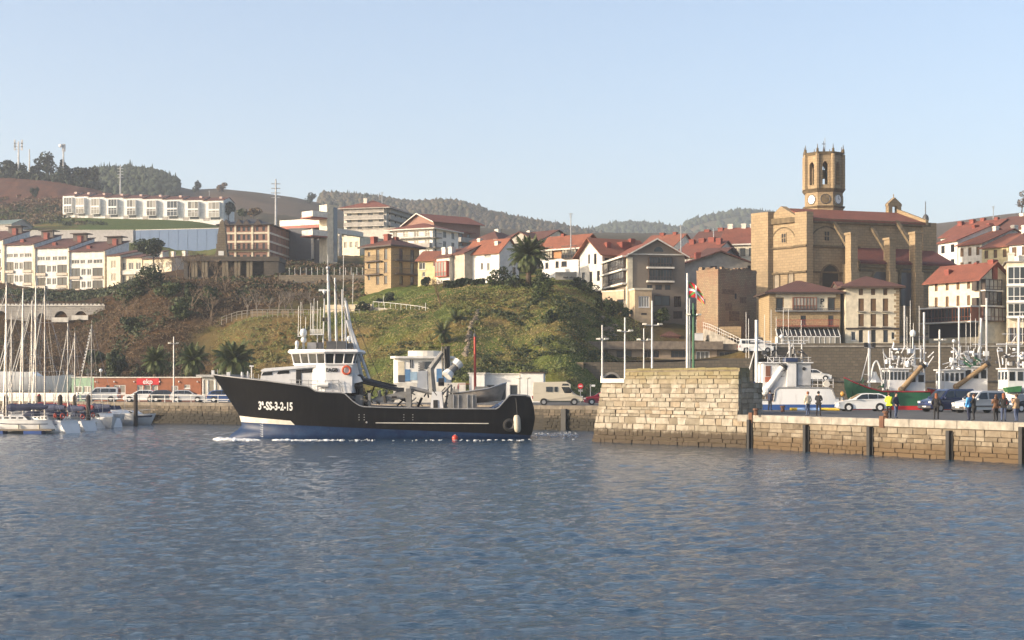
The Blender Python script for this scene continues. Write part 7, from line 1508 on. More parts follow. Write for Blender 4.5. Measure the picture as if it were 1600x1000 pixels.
m = MB(); m.pipe([sp_(716, 608, -2.8), sp_(716, 600, -2.8), sp_(735, 600, -2.8)], .03, 5); m.tube(sp_(742.5, 641, -.5), sp_(742, 524, -.5), .13, .10, 8); m.build('red_mast', REDP, SHIP); m = MB(); m.tube(sp_(742, 526, -.5), sp_(742, 521, -.5), .14, n=7); m.tube(sp_(742, 521, -.5), sp_(742, 514, -.5), .03, n=5); m.build('mast_light', DGREY, SHIP)
# stern: bulwark bench, tender, nets, fender
m = MB(); m.bb(*sbox(700, 745, 616, 641, -2.2, -1.9)); m.build('hopper', GR, SHIP)
for a in (708, 716, 730, 738): m = MB(); m.bb(*sbox(a, a+1.2, 617, 640, -2.3, -2.2)); m.build('hopper_rib', STEEL, SHIP)
m = MB(); rg2 = random.Random(8)
for i in range(120):
    px = rg2.uniform(768, 800); py = rg2.uniform(624, 638); m.ball(sp_(px, max(py, 640-(px-768)*.5), rg2.uniform(-2.6, 1)), rg2.uniform(.15, .35), (1.3, 1, .6), 6, 4)
m.build('blue_net_pile', paint('blue_net', (.03, .06, .14), rough=.95, var=.4), SHIP)
FEN = paint('old_white_fender', (.58, .53, .42), rough=.6); m = MB(); p = on_hull(808, 662)[0]; prof = [(.05, .78), (.22, .7), (.30, .45), (.31, 0), (.30, -.45), (.22, -.7), (.05, -.78)]
m.loft([[p+Vector((r*math.cos(t*.6283)+z_*.06, -.30+r*math.sin(t*.6283), -z_)) for t in range(10)] for r, z_ in prof]); m.build('fender', FEN, SHIP, smooth=True); m = MB(); m.tube(p+up*.75+Vector((0, -.3, 0)), on_hull(806, 622)[0], .025, n=4); m.torus(on_hull(796, 664)[0]+Vector((0, -.15, 0)), .42, .16, (0, 1, 0), 16, 7); m.build('fender_tyre', BLACK, SHIP)
# tender boat lying on the stern
TN = thing('work_skiff', 'grey working skiff lying on the stern deck of the ship', 'skiff', sp_(750, 632, .2)); Gt = hull_grid(lambda z: float(np.interp(z, [-.2, 1.3], [.5, 0])), lambda z: 4.6, lambda x: float(np.interp(x, [0, 1.6, 4.6], [1.45, 1.1, 1.0])), -.1, lambda z: float(np.interp(z, [-.1, .4, 1.4], [.3, 1.0, 1.2])), lambda z: 2.4, nu=22, nv=8)
o_ = sp_(791, 624, -.6); TT = lambda x, y, z: (o_.x-x, o_.y+y, o_.z+z+.02-x*.10); m = MB(); hull_mesh(m, Gt, TT); m.build('hull', paint('skiff_grey', (.36, .31, .26), rough=.6, var=.25), TN, smooth=True, uv=False); m = MB()
for sg in (-1, 1): m.pipe([Vector(TT(c[-1][0], sg*c[-1][1], c[-1][2])) for c in Gt], .07, 6)
m.build('gunwale', STEEL, TN); m = MB(); a_ = Vector(TT(2.2, 0, .2)); m.box(a_+up*.7, (1.2, 1.3, .9)); m.build('engine_box', GR, TN)
# lettering, stripe and draught marks follow the plating
def stick_text(txt, px, py, size_px, sxf, name, bold):
    s_ = size_px*SK; me = text_mesh(txt, s_, bold, sxf); base = wloc(SHIP)
    for v in me.vertices:
        q_, n = on_hull(px+v.co.x/SK, py-v.co.y/SK+v.co.x/SK*.03); v.co = q_+Vector((0, -.012 if v.co.z <= 0 else -.03, 0))-base
    me.materials.clear(); me.materials.append(WHITE2); o = bpy.data.objects.new(name, me); COL.objects.link(o); o.parent = SHIP
stick_text('3ª-SS-3-2-15', 430.5, 635.2, 17.5, .62, 'registration_number', .03)
m = MB()
for i in range(24): a, c = on_hull(587+i*7.35, 660.8+i*.04)[0], on_hull(587+(i+1)*7.35, 660.8+(i+1)*.04)[0]; m.obox(a+Vector((0, -.03, -.03)), c-a, (0, .04, 0), (0, 0, .07))
m.build('rubbing_strake', OFFWH, SHIP); m = MB()
for i in range(7): a = on_hull(410, 661+i*3.5)[0]; m.box(a+Vector((0, -.01, 0)), (.16, .03, .09)); m.box(a+Vector((-.17, -.01, .05)), (.07, .03, .05))
m.build('draught_marks', WHITE2, SHIP); m = MB()
for px in (561, 569, 631, 645):
    for py in (648, 652, 656): m.box(on_hull(px, py)[0], (.08, .05, .08))
m.ball(on_hull(573, 660)[0], .09, nu=8, nv=6); m.build('scuppers', GREYP, SHIP)
# red buoy floating by the side, bow foam and wake
by = thing('red_buoy', 'round red buoy floating beside the black ship', 'buoy', P(711, 686, 133)); m = MB(); m.ball(P(711, 684.5, 133), .27, nu=14, nv=10); m.build('float', paint('buoy_red', (.65, .05, .025), rough=.4), by, smooth=True); m = MB(); m.torus(P(711, 679.8, 133), .06, .02, (0, 1, 0), 8, 4); m.build('eye', STEEL, by)
rgf = np.random.default_rng(12); V = []; Fq = []; k = 0; tv, tf = BT[0]
def foam(px, py, r, zs=.45):
    global k
    Y = H*F/(py-HY); c = np.array([XP(px, Y), Y, .02]); V.append(tv*np.array([r*1.6, r, r*zs])*(1+rgf.normal(0, .25, (len(tv), 1)))+c); Fq.append(tf+k); k += len(tv)
for i in range(520):
    t_ = rgf.random(); px = 342+t_*60+rgf.normal(0, 2); foam(px, 686.8+rgf.normal(0, .45)+1.2*t_, rgf.uniform(.05, .20)*(1.6-t_))
for i in range(520): t_ = rgf.random()**1.4; px = 428+t_*150+6*math.sin(t_*40); foam(px, 688.1+rgf.normal(0, .25+.5*t_), rgf.uniform(.02, .15)*(1.25-1.0*t_)*(.4+vnoise(px/9, 0, 3)))
for i in range(50): foam(580+250*rgf.random()**.6, 688+rgf.normal(0, .5), rgf.uniform(.03, .09))
for i in range(160): foam(rgf.uniform(836, 905), 680+rgf.normal(0, 2.2), rgf.uniform(.03, .09), .3)
o = link(tris_mesh('bow_foam', np.concatenate(V), np.concatenate(Fq)), 'bow_foam', paint('foam', (.80, .82, .84), rough=.9, dirt=0)); tag(o, 'white foam along the waterline of the moving ship', 'foam', kind='stuff')

# ------------------------------------------------------------------ marina boats
YACHTW = paint('gelcoat', (.76, .75, .72), rough=.25, var=.05, dirt=.2); NAVY = paint('navy_canvas', (.010, .018, .06), rough=.8); REDC = paint('red_canvas', (.20, .018, .02), rough=.8); ALU = paint('mast_aluminium', (.52, .49, .45), rough=.35, metal=.2, dirt=.1)
def frame(px, py0, Y, dx, dy, z=0.0):
    """local boat frame: origin at the given point, x runs aft, y to starboard"""
    f = Vector((dx, dy, 0)).normalized(); a = -f; s_ = Vector((-a.y, a.x, 0)); o = Vector((XP(px, Y), Y, z)); return o, a, s_
def sailboat(label, mast_px, mast_py, Y, L, dx, dy, cover=NAVY, hullm=None, stripe=NAVY, group='sailing yachts moored in the marina'):
    o, a, s_ = frame(mast_px, 0, Y, dx, dy); o = o-a*(L*.42); T = lambda x, y, z: o+a*x+s_*y+up*z; t = thing('sailing_yacht', label, 'sailing yacht', o+a*L*.5, group); B = L*.155; hullm = hullm or YACHTW
    sh = lambda x: float(np.interp(x, [0, L*.5, L], [1.55, 1.25, 1.25]))*L/10
    G = hull_grid(lambda z: float(np.interp(z, [-.4, 0, 1.3], [L*.10, L*.06, 0])), lambda z: float(np.interp(z, [-.3, 1.0], [L, L*.90])), sh, -.35, lambda z: float(np.interp(z, [-.35, 0, .5, 1.2], [B*.35, B*.82, B*.97, B])), lambda z: L*.62, nu=26, nv=9, aft=.64)
    m = MB(); hull_mesh(m, G, T); m.build('hull', hullm, t, smooth=True, uv=False)
    k = len(G); dk = MB(); dk.add([T(c[-1][0], -c[-1][1], c[-1][2]-.03) for c in G]+[T(c[-1][0], c[-1][1], c[-1][2]-.03) for c in G], [(i, i+1, k+i+1, k+i) for i in range(k-1)]); dk.build('deck', YACHTW, t)
    m = MB()
    for sg in (-1, 1):
        pts = [T(c[-3][0], sg*(c[-3][1]+.012), c[-3][2]) for c in G[2:-1]]
        for p, q_ in zip(pts[:-1], pts[1:]): m.obox(p, q_-p, s_*sg*.012, up*.07)
    m.build('cove_stripe', stripe, t)
    zd = sh(L*.5); m = MB(); prof = [(.26*L, zd), (.33*L, zd+.34), (.62*L, zd+.42), (.66*L, zd)]
    ring = lambda w, dz: [T(x, w, z+dz) for x, z in prof]; rr = [ring(-B*.58, 0), ring(-B*.5, .0), ring(B*.5, .0), ring(B*.58, 0)]; m.prism([T(x, -B*.55, z) for x, z in prof], s_*B*1.1); cb_ = m.build('cabin', YACHTW, t)
    for sg in (-1, 1):
        for x0 in (.36, .43, .50, .57): w_ = MB(); w_.obox(T(x0*L, sg*(B*.55+.004), zd+.14), a*(.045*L), s_*sg*.01, up*.14); w_.build('cabin_window', GLASS, cb_)
    m = MB(); hood = [T(.60*L, -B*.5, zd+.40), T(.66*L, -B*.5, zd+.85), T(.72*L, -B*.5, zd+.82), T(.72*L, -B*.5, zd+.38)]; m.prism(hood, s_*B); m.build('spray_hood', cover if cover is not REDC else NAVY, t)
    mt = T(.42*L, 0, zd+.3); tp = Vector((mt.x, mt.y, ZP(mast_py, Y))); mh = tp.z-mt.z; m = MB(); m.tube(mt, tp, .085, .055, 8); ms_ = m.build('mast', ALU, t); m = MB()
    for f_ in (.45, .72): c = mt.lerp(tp, f_); m.tube(c-s_*.75, c+s_*.75, .022, n=5)
    m.tube(tp, tp+up*.5, .012, n=4); m.build('spreaders', ALU, ms_)
    bm = mt+up*.75; be_ = T(.82*L, 0, zd+1.15); m = MB(); m.tube(bm, be_, .06, n=7); m.build('boom', ALU, t); m = MB(); rings = []
    for i in range(9): f_ = i/8; c = bm.lerp(be_, f_)+up*(.16-.05*f_); r = (.36 if i else .2)*(1-.5*f_)*(1+.1*math.sin(i*2.1)); rings.append([c+s_*(r*.75*math.cos(q_*.785))+up*(r*1.15*math.sin(q_*.785)) for q_ in range(8)])
    m.loft(rings); m.build('sail_cover', cover, t); m = MB()
    for e, f_ in ((T(.02*L, 0, sh(0)), .97), (T(.98*L, 0, zd+.1), 1.0), (T(.44*L, B*.95, zd), .72), (T(.44*L, -B*.95, zd), .72), (T(.44*L, B*.95, zd), 1), (T(.44*L, -B*.95, zd), 1)): m.tube(e, mt.lerp(tp, f_), .012, n=3, caps=False)
    m.build('rigging', STEEL, t); m = MB(); m.tube(T(.03*L, 0, sh(0)+.35), mt.lerp(tp, .93), .045, .03, n=6); m.build('furled_jib', OFFWH, t); m = MB()
    for e in (0, L*.93):
        for sg in (-1, 1):
            for dx_ in (0, .09*L): b_ = T(e+dx_ if e == 0 else e-dx_, sg*B*(.15+.5*dx_/L*6 if e == 0 else .72), zd+.05); m.tube(b_, b_+up*.62, .016, n=4)
    for sg in (-1, 1):
        for h_ in (.33, .62): m.pipe([T(.09*L, sg*B*.45, zd+h_), T(.42*L, sg*B*.95, zd+h_), T(.84*L, sg*B*.85, zd+h_), T(.93*L, sg*B*.72, zd+h_)], .012, 4)
        for x in (.25, .42, .58, .72): m.tube(T(x*L, sg*B*.93, zd), T(x*L, sg*B*.93, zd+.62), .013, n=4)
    m.build('lifelines', STEEL, t); m = MB(); m.torus(T(.93*L, -B*.6, zd+.45), .22, .07, a, 12, 5); m.build('horseshoe_buoy', paint('buoy_orange', (.55, .06, .025), rough=.6), t)
    for x in (.35, .6, .8):
        for sg in (-1, 1): m = MB(); c = T(x*L, sg*(B+.12), .35); m.tube(c, c+up*.5, .1, n=7); m.build('fender', OFFWH if int(x*10) % 2 else MATS['old_white_fender'], t)
    return t
sailboat('nearest white yacht lying along the blue pontoon', 10, 440, 151, 10.2, -1, .05, NAVY)
sailboat('white yacht with sloping stern right of the first mooring pile', 70, 447, 154, 9.8, -.72, .69, NAVY)
sailboat('small white yacht third from the water with red horseshoe buoy', 106, 505, 160, 8.2, -.72, .69, NAVY)
sailboat('yacht with navy boom cover behind the nearest one', 36, 450, 158, 10, -1, .12, NAVY)
sailboat('yacht with red boom cover deep in the marina', 56, 440, 165, 10, -1, .12, REDC)
sailboat('short-masted yacht beside the red-covered one', 50, 470, 171, 8.5, -1, .2, NAVY)
sailboat('short-masted yacht near the left picture edge', 18, 490, 174, 8, -1, .2, REDC)
sailboat('yacht with red cover in front of the green kiosk', 117, 520, 169, 8, -.8, .6, REDC)
sailboat('rightmost mast yacht in front of the club building', 143, 507, 173, 8.2, -.8, .6, NAVY)
def motorboat(label, px, Y, L, dx, dy, dark=None, cover=None):
    o, a, s_ = frame(px, 0, Y, dx, dy); T = lambda x, y, z: o+a*x+s_*y+up*z; t = thing('motor_boat', label, 'motor boat', o+a*L*.5, 'motor boats moored in the marina'); B = L*.19
    G = hull_grid(lambda z: float(np.interp(z, [-.3, 0, 1.3], [L*.16, L*.1, 0])), lambda z: L, lambda x: float(np.interp(x, [0, L], [1.35, .95]))*L/7, -.3, lambda z: float(np.interp(z, [-.3, .1, .9, 1.4], [B*.4, B*.8, B*.98, B])), lambda z: L*.55, nu=20, nv=9)
    m = MB(); hull_mesh(m, G, T); m.build('hull', YACHTW, t, smooth=True, uv=False); k = len(G); dk = MB(); dk.add([T(c[-1][0], -c[-1][1], c[-1][2]-.03) for c in G]+[T(c[-1][0], c[-1][1], c[-1][2]-.03) for c in G], [(i, i+1, k+i+1, k+i) for i in range(k-1)]); dk.build('deck', YACHTW, t)
    zd = 1.1*L/7
    if dark:
        m = MB()
        for sg in (-1, 1):
            vs = [T(c[j][0], sg*(c[j][1]+.015), c[j][2]) for c in G[1:] for j in (-3, -2)]; m.add(vs, [(2*i, 2*i+2, 2*i+3, 2*i+1) for i in range(len(G)-2)])
        m.build('side_band', dark, t)
    m = MB(); m.prism([T(.28*L, -B*.6, zd), T(.42*L, -B*.6, zd+.55), T(.72*L, -B*.6, zd+.6), T(.74*L, -B*.6, zd-.1)], s_*B*1.2); m.build('cabin', YACHTW, t); m = MB(); m.prism([T(.33*L, -B*.61, zd+.2), T(.43*L, -B*.61, zd+.5), T(.68*L, -B*.61, zd+.52), T(.68*L, -B*.61, zd+.25)], s_*B*1.22); m.build('cabin_window', GLASS, t)
    if cover: m = MB(); m.prism([T(.6*L, -B*.75, zd+.6), T(.66*L, -B*.75, zd+1.05), T(.92*L, -B*.75, zd+.9), T(.97*L, -B*.75, zd+.3), T(.7*L, -B*.75, zd)], s_*B*1.5); m.build('canvas_cover', cover, t)
    m = MB()
    for sg in (-1, 1): m.pipe([T(0.02*L, 0, zd+.75), T(.2*L, sg*B*.6, zd+.7), T(.45*L, sg*B*.9, zd+.5)], .018, 4); m.tube(T(.2*L, sg*B*.6, zd), T(.2*L, sg*B*.6, zd+.7), .016, n=4)
    m.tube(T(.6*L, 0, zd+.6), T(.6*L, 0, zd+2.0), .025, n=5); m.build('bow_rail', STEEL, t); m = MB(); m.torus(T(.8*L, -B*.95, zd+.15), .22, .07, s_, 12, 5); m.build('life_ring', MATS['buoy_orange'], t)
motorboat('white motor boat with blue canvas nearest the sailing yachts', 176, 166, 6.5, .5, -.85, None, NAVY); motorboat('white cruiser with orange life ring below the club windows', 190, 172, 7.5, .55, -.8, None, None)
motorboat('white cruiser with navy canopy in front of the quay railing', 214, 178, 7.5, .75, -.65, None, NAVY); motorboat('rightmost motor boat with dark blue bow band by the tall pile', 244, 181, 7.0, .95, -.3, NAVY, None)
PILE = paint('tarred_pile', (.055, .042, .034), rough=.9, var=.4)
for i, (px, pt, Y, lab) in enumerate(((94, 617, 152.5, 'dark mooring pile right of the nearest yacht'), (9, 617, 156, 'dark mooring pile near the left picture edge'), (61, 616, 168, 'red-capped mooring pile behind the navy boom covers'), (117, 617, 163, 'short dark pile left of the club building'), (138, 617, 164, 'dark pile in front of the green kiosk'), (212, 615, 176, 'tall dark pile beside the rightmost motor boats'))):
    t = thing('mooring_pile', lab, 'pile', (XP(px, Y), Y, 0), 'mooring piles of the marina'); m = MB(); zt_ = ZP(pt, Y); m.tube((XP(px, Y), Y, -2), (XP(px, Y), Y, zt_-.2), .24, n=10); m.build('post', PILE, t); m = MB(); m.tube((XP(px, Y), Y, zt_-.2), (XP(px, Y), Y, zt_+.05), .25, .08, 10); m.build('cap', REDC if px == 61 else PILE, t)
pt_ = thing('floating_pontoon', 'floating pontoon with blue floats under the nearest yacht', 'pontoon', (XP(20, 149), 149, 0)); m = MB(); m.bb(XP(-90, 149), XP(84, 149), 148.2, 149.4, .28, .42); m.build('deck', paint('pontoon_wood', (.26, .21, .15), rough=.9), pt_)
for px in (-60, -5, 55): m = MB(); m.bb(XP(px-14, 149), XP(px+14, 149), 148.1, 149.5, -.2, .27); m.build('float', paint('float_blue', (.03, .085, .30), rough=.5), pt_)
# yacht ashore on the quay and low white wall
yo = thing('yacht_ashore', 'long white yacht hull standing ashore on the marina quay', 'yacht', (XP(40, 205), 205, QZ)); o_ = Vector((XP(118, 207), 207, QZ+1.3)); T = lambda x, y, z: o_+Vector((-x, y, z))
Gy = hull_grid(lambda z: float(np.interp(z, [-.6, 0, 2.2], [1.6, .9, 0])), lambda z: 15, lambda x: float(np.interp(x, [0, 8, 15], [2.2, 1.9, 2.0])), -.6, lambda z: float(np.interp(z, [-.6, 0, 1, 2], [.6, 1.5, 1.9, 2.0])), lambda z: 8, nu=26, nv=9); m = MB(); hull_mesh(m, Gy, T); m.build('hull', YACHTW, yo, smooth=True, uv=False); m = MB(); m.prism([T(4.5, -1.3, 1.9), T(5.5, -1.3, 2.6), T(11, -1.3, 2.7), T(12, -1.3, 1.9)], (0, 2.6, 0)); m.build('cabin', YACHTW, yo); m = MB(); m.bb(o_.x-11, o_.x-4, 206.6, 207.4, QZ, QZ+.9); m.build('keel', DGREY, yo); m = MB()
for x in (3, 7, 11): m.tube(T(x, -1.4, .2), T(x, -2.0, -1.3), .07, n=5); m.tube(T(x, 1.4, .2), T(x, 2.0, -1.3), .07, n=5)
m.build('cradle', RUST, yo); m = MB()
for x in range(1, 15): m.tube(T(x, -1.9, 2.0), T(x, -1.9, 2.7), .02, n=4)
m.pipe([T(1, -1.9, 2.7), T(14, -1.9, 2.7)], .02, 4); m.build('lifelines', STEEL, yo)
wall_thing('white_parapet', 'low white parapet wall under the yacht ashore', 'wall', Q(-1.25, 0, 1.6), Q(-.41, 0, 1.6), .3, QZ, QZ+1.15, OFFWH)
bn = thing('flag_line', 'string of small pennants hanging from a mast in the marina', 'pennants', P(132, 560, 170)); m = MB(); a, c = P(141, 512, 172), P(126, 580, 166); m.tube(a, c, .012, n=3); m.build('line', DGREY, bn); m = MB()
for i in range(14): p = a.lerp(c, (i+.5)/14); m.add([p, p-up*.25, p+Vector((.2, 0, -.05))], [(0, 1, 2)])
m.build('pennants', WHITE, bn)

# ------------------------------------------------------------------ trawlers moored behind the pier
def two_tone(name, upper, lower, z, band=None):
    if name in MATS: return MATS[name]
    mt, nt, b, N, L = _new(name); g_ = N.new('ShaderNodeNewGeometry'); sp = N.new('ShaderNodeSeparateXYZ'); L.new(g_.outputs['Position'], sp.inputs[0]); lt_ = N.new('ShaderNodeMath'); lt_.operation = 'LESS_THAN'; lt_.inputs[1].default_value = z; L.new(sp.outputs['Z'], lt_.inputs[0])
    n1 = _noise(nt, 1.2, 5, .6, stretch=(2, 2, .4)); c = _mix(nt, lt_.outputs[0], upper, lower); c = _mix(nt, _ramp(nt, n1.outputs[0], .55, .9), c, _mix(nt, 1.0, c, (.55, .5, .45), 'MULTIPLY')); L.new(c, b.inputs['Base Color']); b.inputs['Roughness'].default_value = .45; MATS[name] = mt; return mt
TG = 'trawlers moored behind the pier'
class Trawler:
    def __init__(s, label, px0, px1, Y, sheer_pts, hullm, beam=4.6, zk=-.8, rim=None, left=True):
        s.Y = Y; s.t = thing('trawler', label, 'trawler', (XP((px0+px1)/2, Y), Y, 0), TG); x0, x1 = XP(px0, Y), XP(px1, Y); L = abs(x1-x0); sg = 1 if x1 > x0 else -1; s.b = beam/2
        sh = lambda x: float(np.interp(x, [abs(XP(p, Y)-x0) for p, _ in sheer_pts], [ZP(q_, Y-s.b) for _, q_ in sheer_pts])); T = lambda x, y, z: (x0+sg*x, Y+y, z)
        G = hull_grid(lambda z: float(np.interp(z, [-.8, 0, 2, 4.5], [1.9, 1.5, .8, 0])), lambda z: L, sh, zk, lambda z: float(np.interp(z, [-.8, 0, 1, 3], [s.b*.5, s.b*.9, s.b, s.b])), lambda z: min(L*.45, 4.5), nu=44, nv=12, aft=.93)
        m = MB(); hull_mesh(m, G, T); m.build('hull', hullm, s.t, smooth=True, uv=False); m = MB()
        for q_ in (-1, 1): m.pipe([Vector(T(c[-1][0], q_*c[-1][1], c[-1][2])) for c in G], .07, 6)
        m.build('rail_cap', rim or GREYP, s.t); k = len(G); dk = MB(); dk.add([T(c[-1][0], -c[-1][1]+.05, c[-1][2]-.55) for c in G]+[T(c[-1][0], c[-1][1]-.05, c[-1][2]-.55) for c in G], [(i, i+1, k+i+1, k+i) for i in range(k-1)]); dk.build('deck', DECKM, s.t)
    def p(s, px, py, y=0.0): return Vector((XP(px, s.Y), s.Y+y, ZP(py, s.Y)))
    def house(s, px0, px1, py0, py1, w=3.0, mat=None, wins=(), win_n=0, roof=True, name='wheelhouse', y=0.0):
        a, c = s.p(px0, py1), s.p(px1, py0); m = MB(); m.bb(a.x, c.x, s.Y-w/2+y, s.Y+w/2+y, a.z, c.z); h_ = m.build(name, mat or SW, s.t)
        if roof: m = MB(); m.bb(a.x-.2, c.x+.2, s.Y-w/2-.2+y, s.Y+w/2+.2+y, c.z, c.z+.12); m.build('roof', SW, h_)
        for i in range(win_n):
            x = a.x+(c.x-a.x)*(i+.18)/win_n; m = MB(); hh = c.z-a.z; m.bb(x, x+(c.x-a.x)*.66/win_n, s.Y-w/2-.03+y, s.Y-w/2+.02+y, c.z-min(1.1, hh*.5), c.z-.25); m.build('window', GLASS, h_)
        for i in range(3 if win_n else 0):
            y_ = s.Y-w/2+w*(i+.18)/3+y; m = MB(); m.bb(a.x-.03, a.x+.02, y_, y_+w*.64/3, c.z-1.0, c.z-.25); m.build('window', GLASS, h_)
        for q0, q1, r0, r1, mt in wins: u, v = s.p(q0, r1), s.p(q1, r0); m = MB(); m.bb(u.x, v.x, s.Y-w/2-.05+y, s.Y-w/2+.02+y, u.z, v.z); m.build('door', mt, h_)
        return h_
    def tubes(s, name, segs, mat=None, r=.06, n=6, y=0.0):
        m = MB()
        for sg in segs:
            rr = sg[4] if len(sg) > 4 else r; m.tube(s.p(sg[0], sg[1], y), s.p(sg[2], sg[3], y), rr, n=n)
        return m.build(name, mat or MASTM, s.t)
    def hauler(s, px0, py0, px1, py1, r=.28, mat=None, y=-1.6):
        m = MB(); a, c = s.p(px0, py0, y), s.p(px1, py1, y); m.tube(a, c, r, r*.9, 12); o = m.build('net_tube', mat or SW, s.t); d_ = (c-a).normalized(); m = MB(); m.tube(c-d_*.05, c+d_*.25, r*1.45, r*1.45, 14); m.build('tube_mouth', BLACK, o); m = MB(); m.ball(a, r*1.35, nu=10, nv=7); m.build('tube_foot', mat or SW, o)
    def clutter(s, n, px0, px1, py0, py1, mat, seed, r=(.05, .2), name='deck_gear'):
        rg = random.Random(seed); m = MB()
        for i in range(n): a = s.p(rg.uniform(px0, px1), rg.uniform(py0, py1), rg.uniform(-1.8, 1)); (m.tube(a, a+Vector((rg.uniform(-.7, .7), rg.uniform(-.2, .2), rg.uniform(-.3, .9))), rg.uniform(*r)*.35, n=5) if rg.random() < .7 else m.box(a, (rg.uniform(*r)*2.2, rg.uniform(*r)*2, rg.uniform(*r)*2), rg.random()))
        tag(m.build(name, mat, s.t), kind='stuff')
    def whips(s, xs, y1): m = MB(); [m.tube(s.p(px, y0, -.3), s.p(px, yt, -.3), .022, n=4) for px, y0, yt in xs]; m.build('whip_aerials', WHITE, s.t)
BLUEH = two_tone('white_blue_hull', (.76, .76, .75), (.035, .09, .27), ZP(632, 143)); GREENH = two_tone('green_red_hull', (.02, .11, .05), (.50, .02, .02), ZP(634, 148)); REDH = two_tone('red_hull', (.45, .03, .025), (.45, .025, .02), 0.5); WGH = two_tone('white_grey_hull', (.66, .66, .65), (.12, .12, .13), 1.2)
t1 = Trawler('white and blue trawler with white net tube beside the mole', 1100, 1303, 145.5, [(1100, 612), (1140, 622), (1200, 626), (1206, 606), (1292, 606), (1294, 622), (1303, 622)], BLUEH, 4.8)
t1.house(1188, 1262, 568, 614, 3.2, None, ((1192, 1199.5, 572, 588, paint('door_brown', (.22, .09, .05))), (1191, 1200, 589, 597, paint('orange_panel2', (.5, .16, .08)))), 0); t1.house(1241, 1261, 568, 602, 3.6, paint('pale_grey_paint', (.50, .51, .53), rough=.4)); m = MB(); m.tube(t1.p(1250.5, 576.5, -1.85), t1.p(1250.5, 576.5, -1.75), .16, n=12); m.build('porthole', BLACK, t1.t)
t1.house(1224, 1238, 566, 604, 1.6, SW, (), 0, False, 'funnel', -1.2); t1.house(1222, 1240, 560, 566, 1.9, paint('funnel_blue', (.02, .04, .11)), (), 0, False, 'funnel_top', -1.2); t1.tubes('exhausts', [(1226, 561, 1227, 553, .14), (1232, 561, 1234, 552, .14)], BLACK, y=-1.2)
t1.hauler(1192, 611, 1219, 574, .34); t1.tubes('mast', [(1181, 625, 1181.5, 500, .17), (1233, 566, 1233, 533, .08), (1172, 534, 1204, 534, .09), (1186, 537, 1258, 537, .07), (1222, 532, 1262, 532, .05), (1181, 540, 1166, 592, .06), (1252, 566, 1252, 537, .06), (1223, 567, 1238, 537, .05), (1245, 567, 1238, 537, .05), (1207, 566, 1183, 540, .05)], y=-.2)
t1.tubes('rail', [(1195, 563, 1262, 563, .03), (1195, 559, 1262, 559, .03)]+[(x, 568, x, 558, .03) for x in range(1195, 1264, 9)]+[(1262, 601, 1295, 601, .03), (1262, 594, 1295, 594, .03)]+[(x, 606, x, 592, .03) for x in range(1264, 1298, 8)], y=-1.7); t1.whips([(1165, 560, 488), (1169, 560, 498), (1194, 560, 492), (1204, 560, 484), (1212, 560, 495), (1223, 533, 480), (1231, 533, 484), (1251, 537, 500)], 0)
t1.clutter(22, 1190, 1262, 548, 562, DGREY, 5, (.08, .22), 'lamps_and_gear'); t1.clutter(30, 1166, 1200, 604, 640, paint('blue_gear', (.02, .06, .2), rough=.7), 6, (.08, .25), 'blue_nets'); t1.clutter(18, 1216, 1240, 575, 606, DGREY, 7, (.06, .18)); m = MB(); m.ball(t1.p(1220, 526, -.4), .2, nu=10, nv=7); m.tube(t1.p(1220, 529, -.4), t1.p(1220, 537, -.4), .03, n=5); m.build('radome', WHITE2, t1.t)
m = MB(); m.torus(t1.p(1284, 600, -2.2), .27, .06, (0, 1, 0), 14, 6); m.tube(t1.p(1284, 600, -2.25), t1.p(1284, 600, -2.15), .24, n=14); m.build('dish', OFFWH, t1.t)
t2 = Trawler('green trawler with red upturned bow and white wheelhouse', 1319, 1445, 149, [(1319, 590), (1332, 598), (1350, 606), (1370, 612), (1445, 612)], GREENH, 4.4, rim=paint('rim_red', (.45, .02, .03)))
t2.house(1384, 1414, 577, 610, 3.0, None, (), 5); t2.house(1414, 1440, 582, 612, 2.6, None, (), 2, False, 'cabin'); t2.hauler(1402, 609, 1434, 572, .26, paint('ochre_tube', (.30, .20, .10), rough=.6)); t2.tubes('mast', [(1357, 610, 1357, 517, .13), (1357, 546, 1344, 596, .05), (1350, 543, 1364, 543, .06), (1349, 585, 1357, 585, .04)], y=-.3)
m = MB(); pts = [t2.p(1368+8*math.cos(math.pi*(1-k/10)), 590-26*math.sin(math.pi*k/10) if k < 6 else 590-26*math.sin(math.pi*k/10)+(k-5)*2.5, -.5) for k in range(11)]; m.pipe(pts, .09, 6); m.build('net_arch', WHITE2, t2.t); m = MB()
for px in (1351, 1363): m.box(t2.p(px, 539, -.5), (.35, .3, .4))
m.build('floodlights', BLACK, t2.t); m = MB(); m.loft([[t2.p(1366, 592, 0)+Vector((r*math.cos(k*.785), r*math.sin(k*.785), z_)) for k in range(8)] for r, z_ in ((.75, -.35), (.35, .3), (.2, .7))]); m.build('capstan_cone', WHITE2, t2.t)
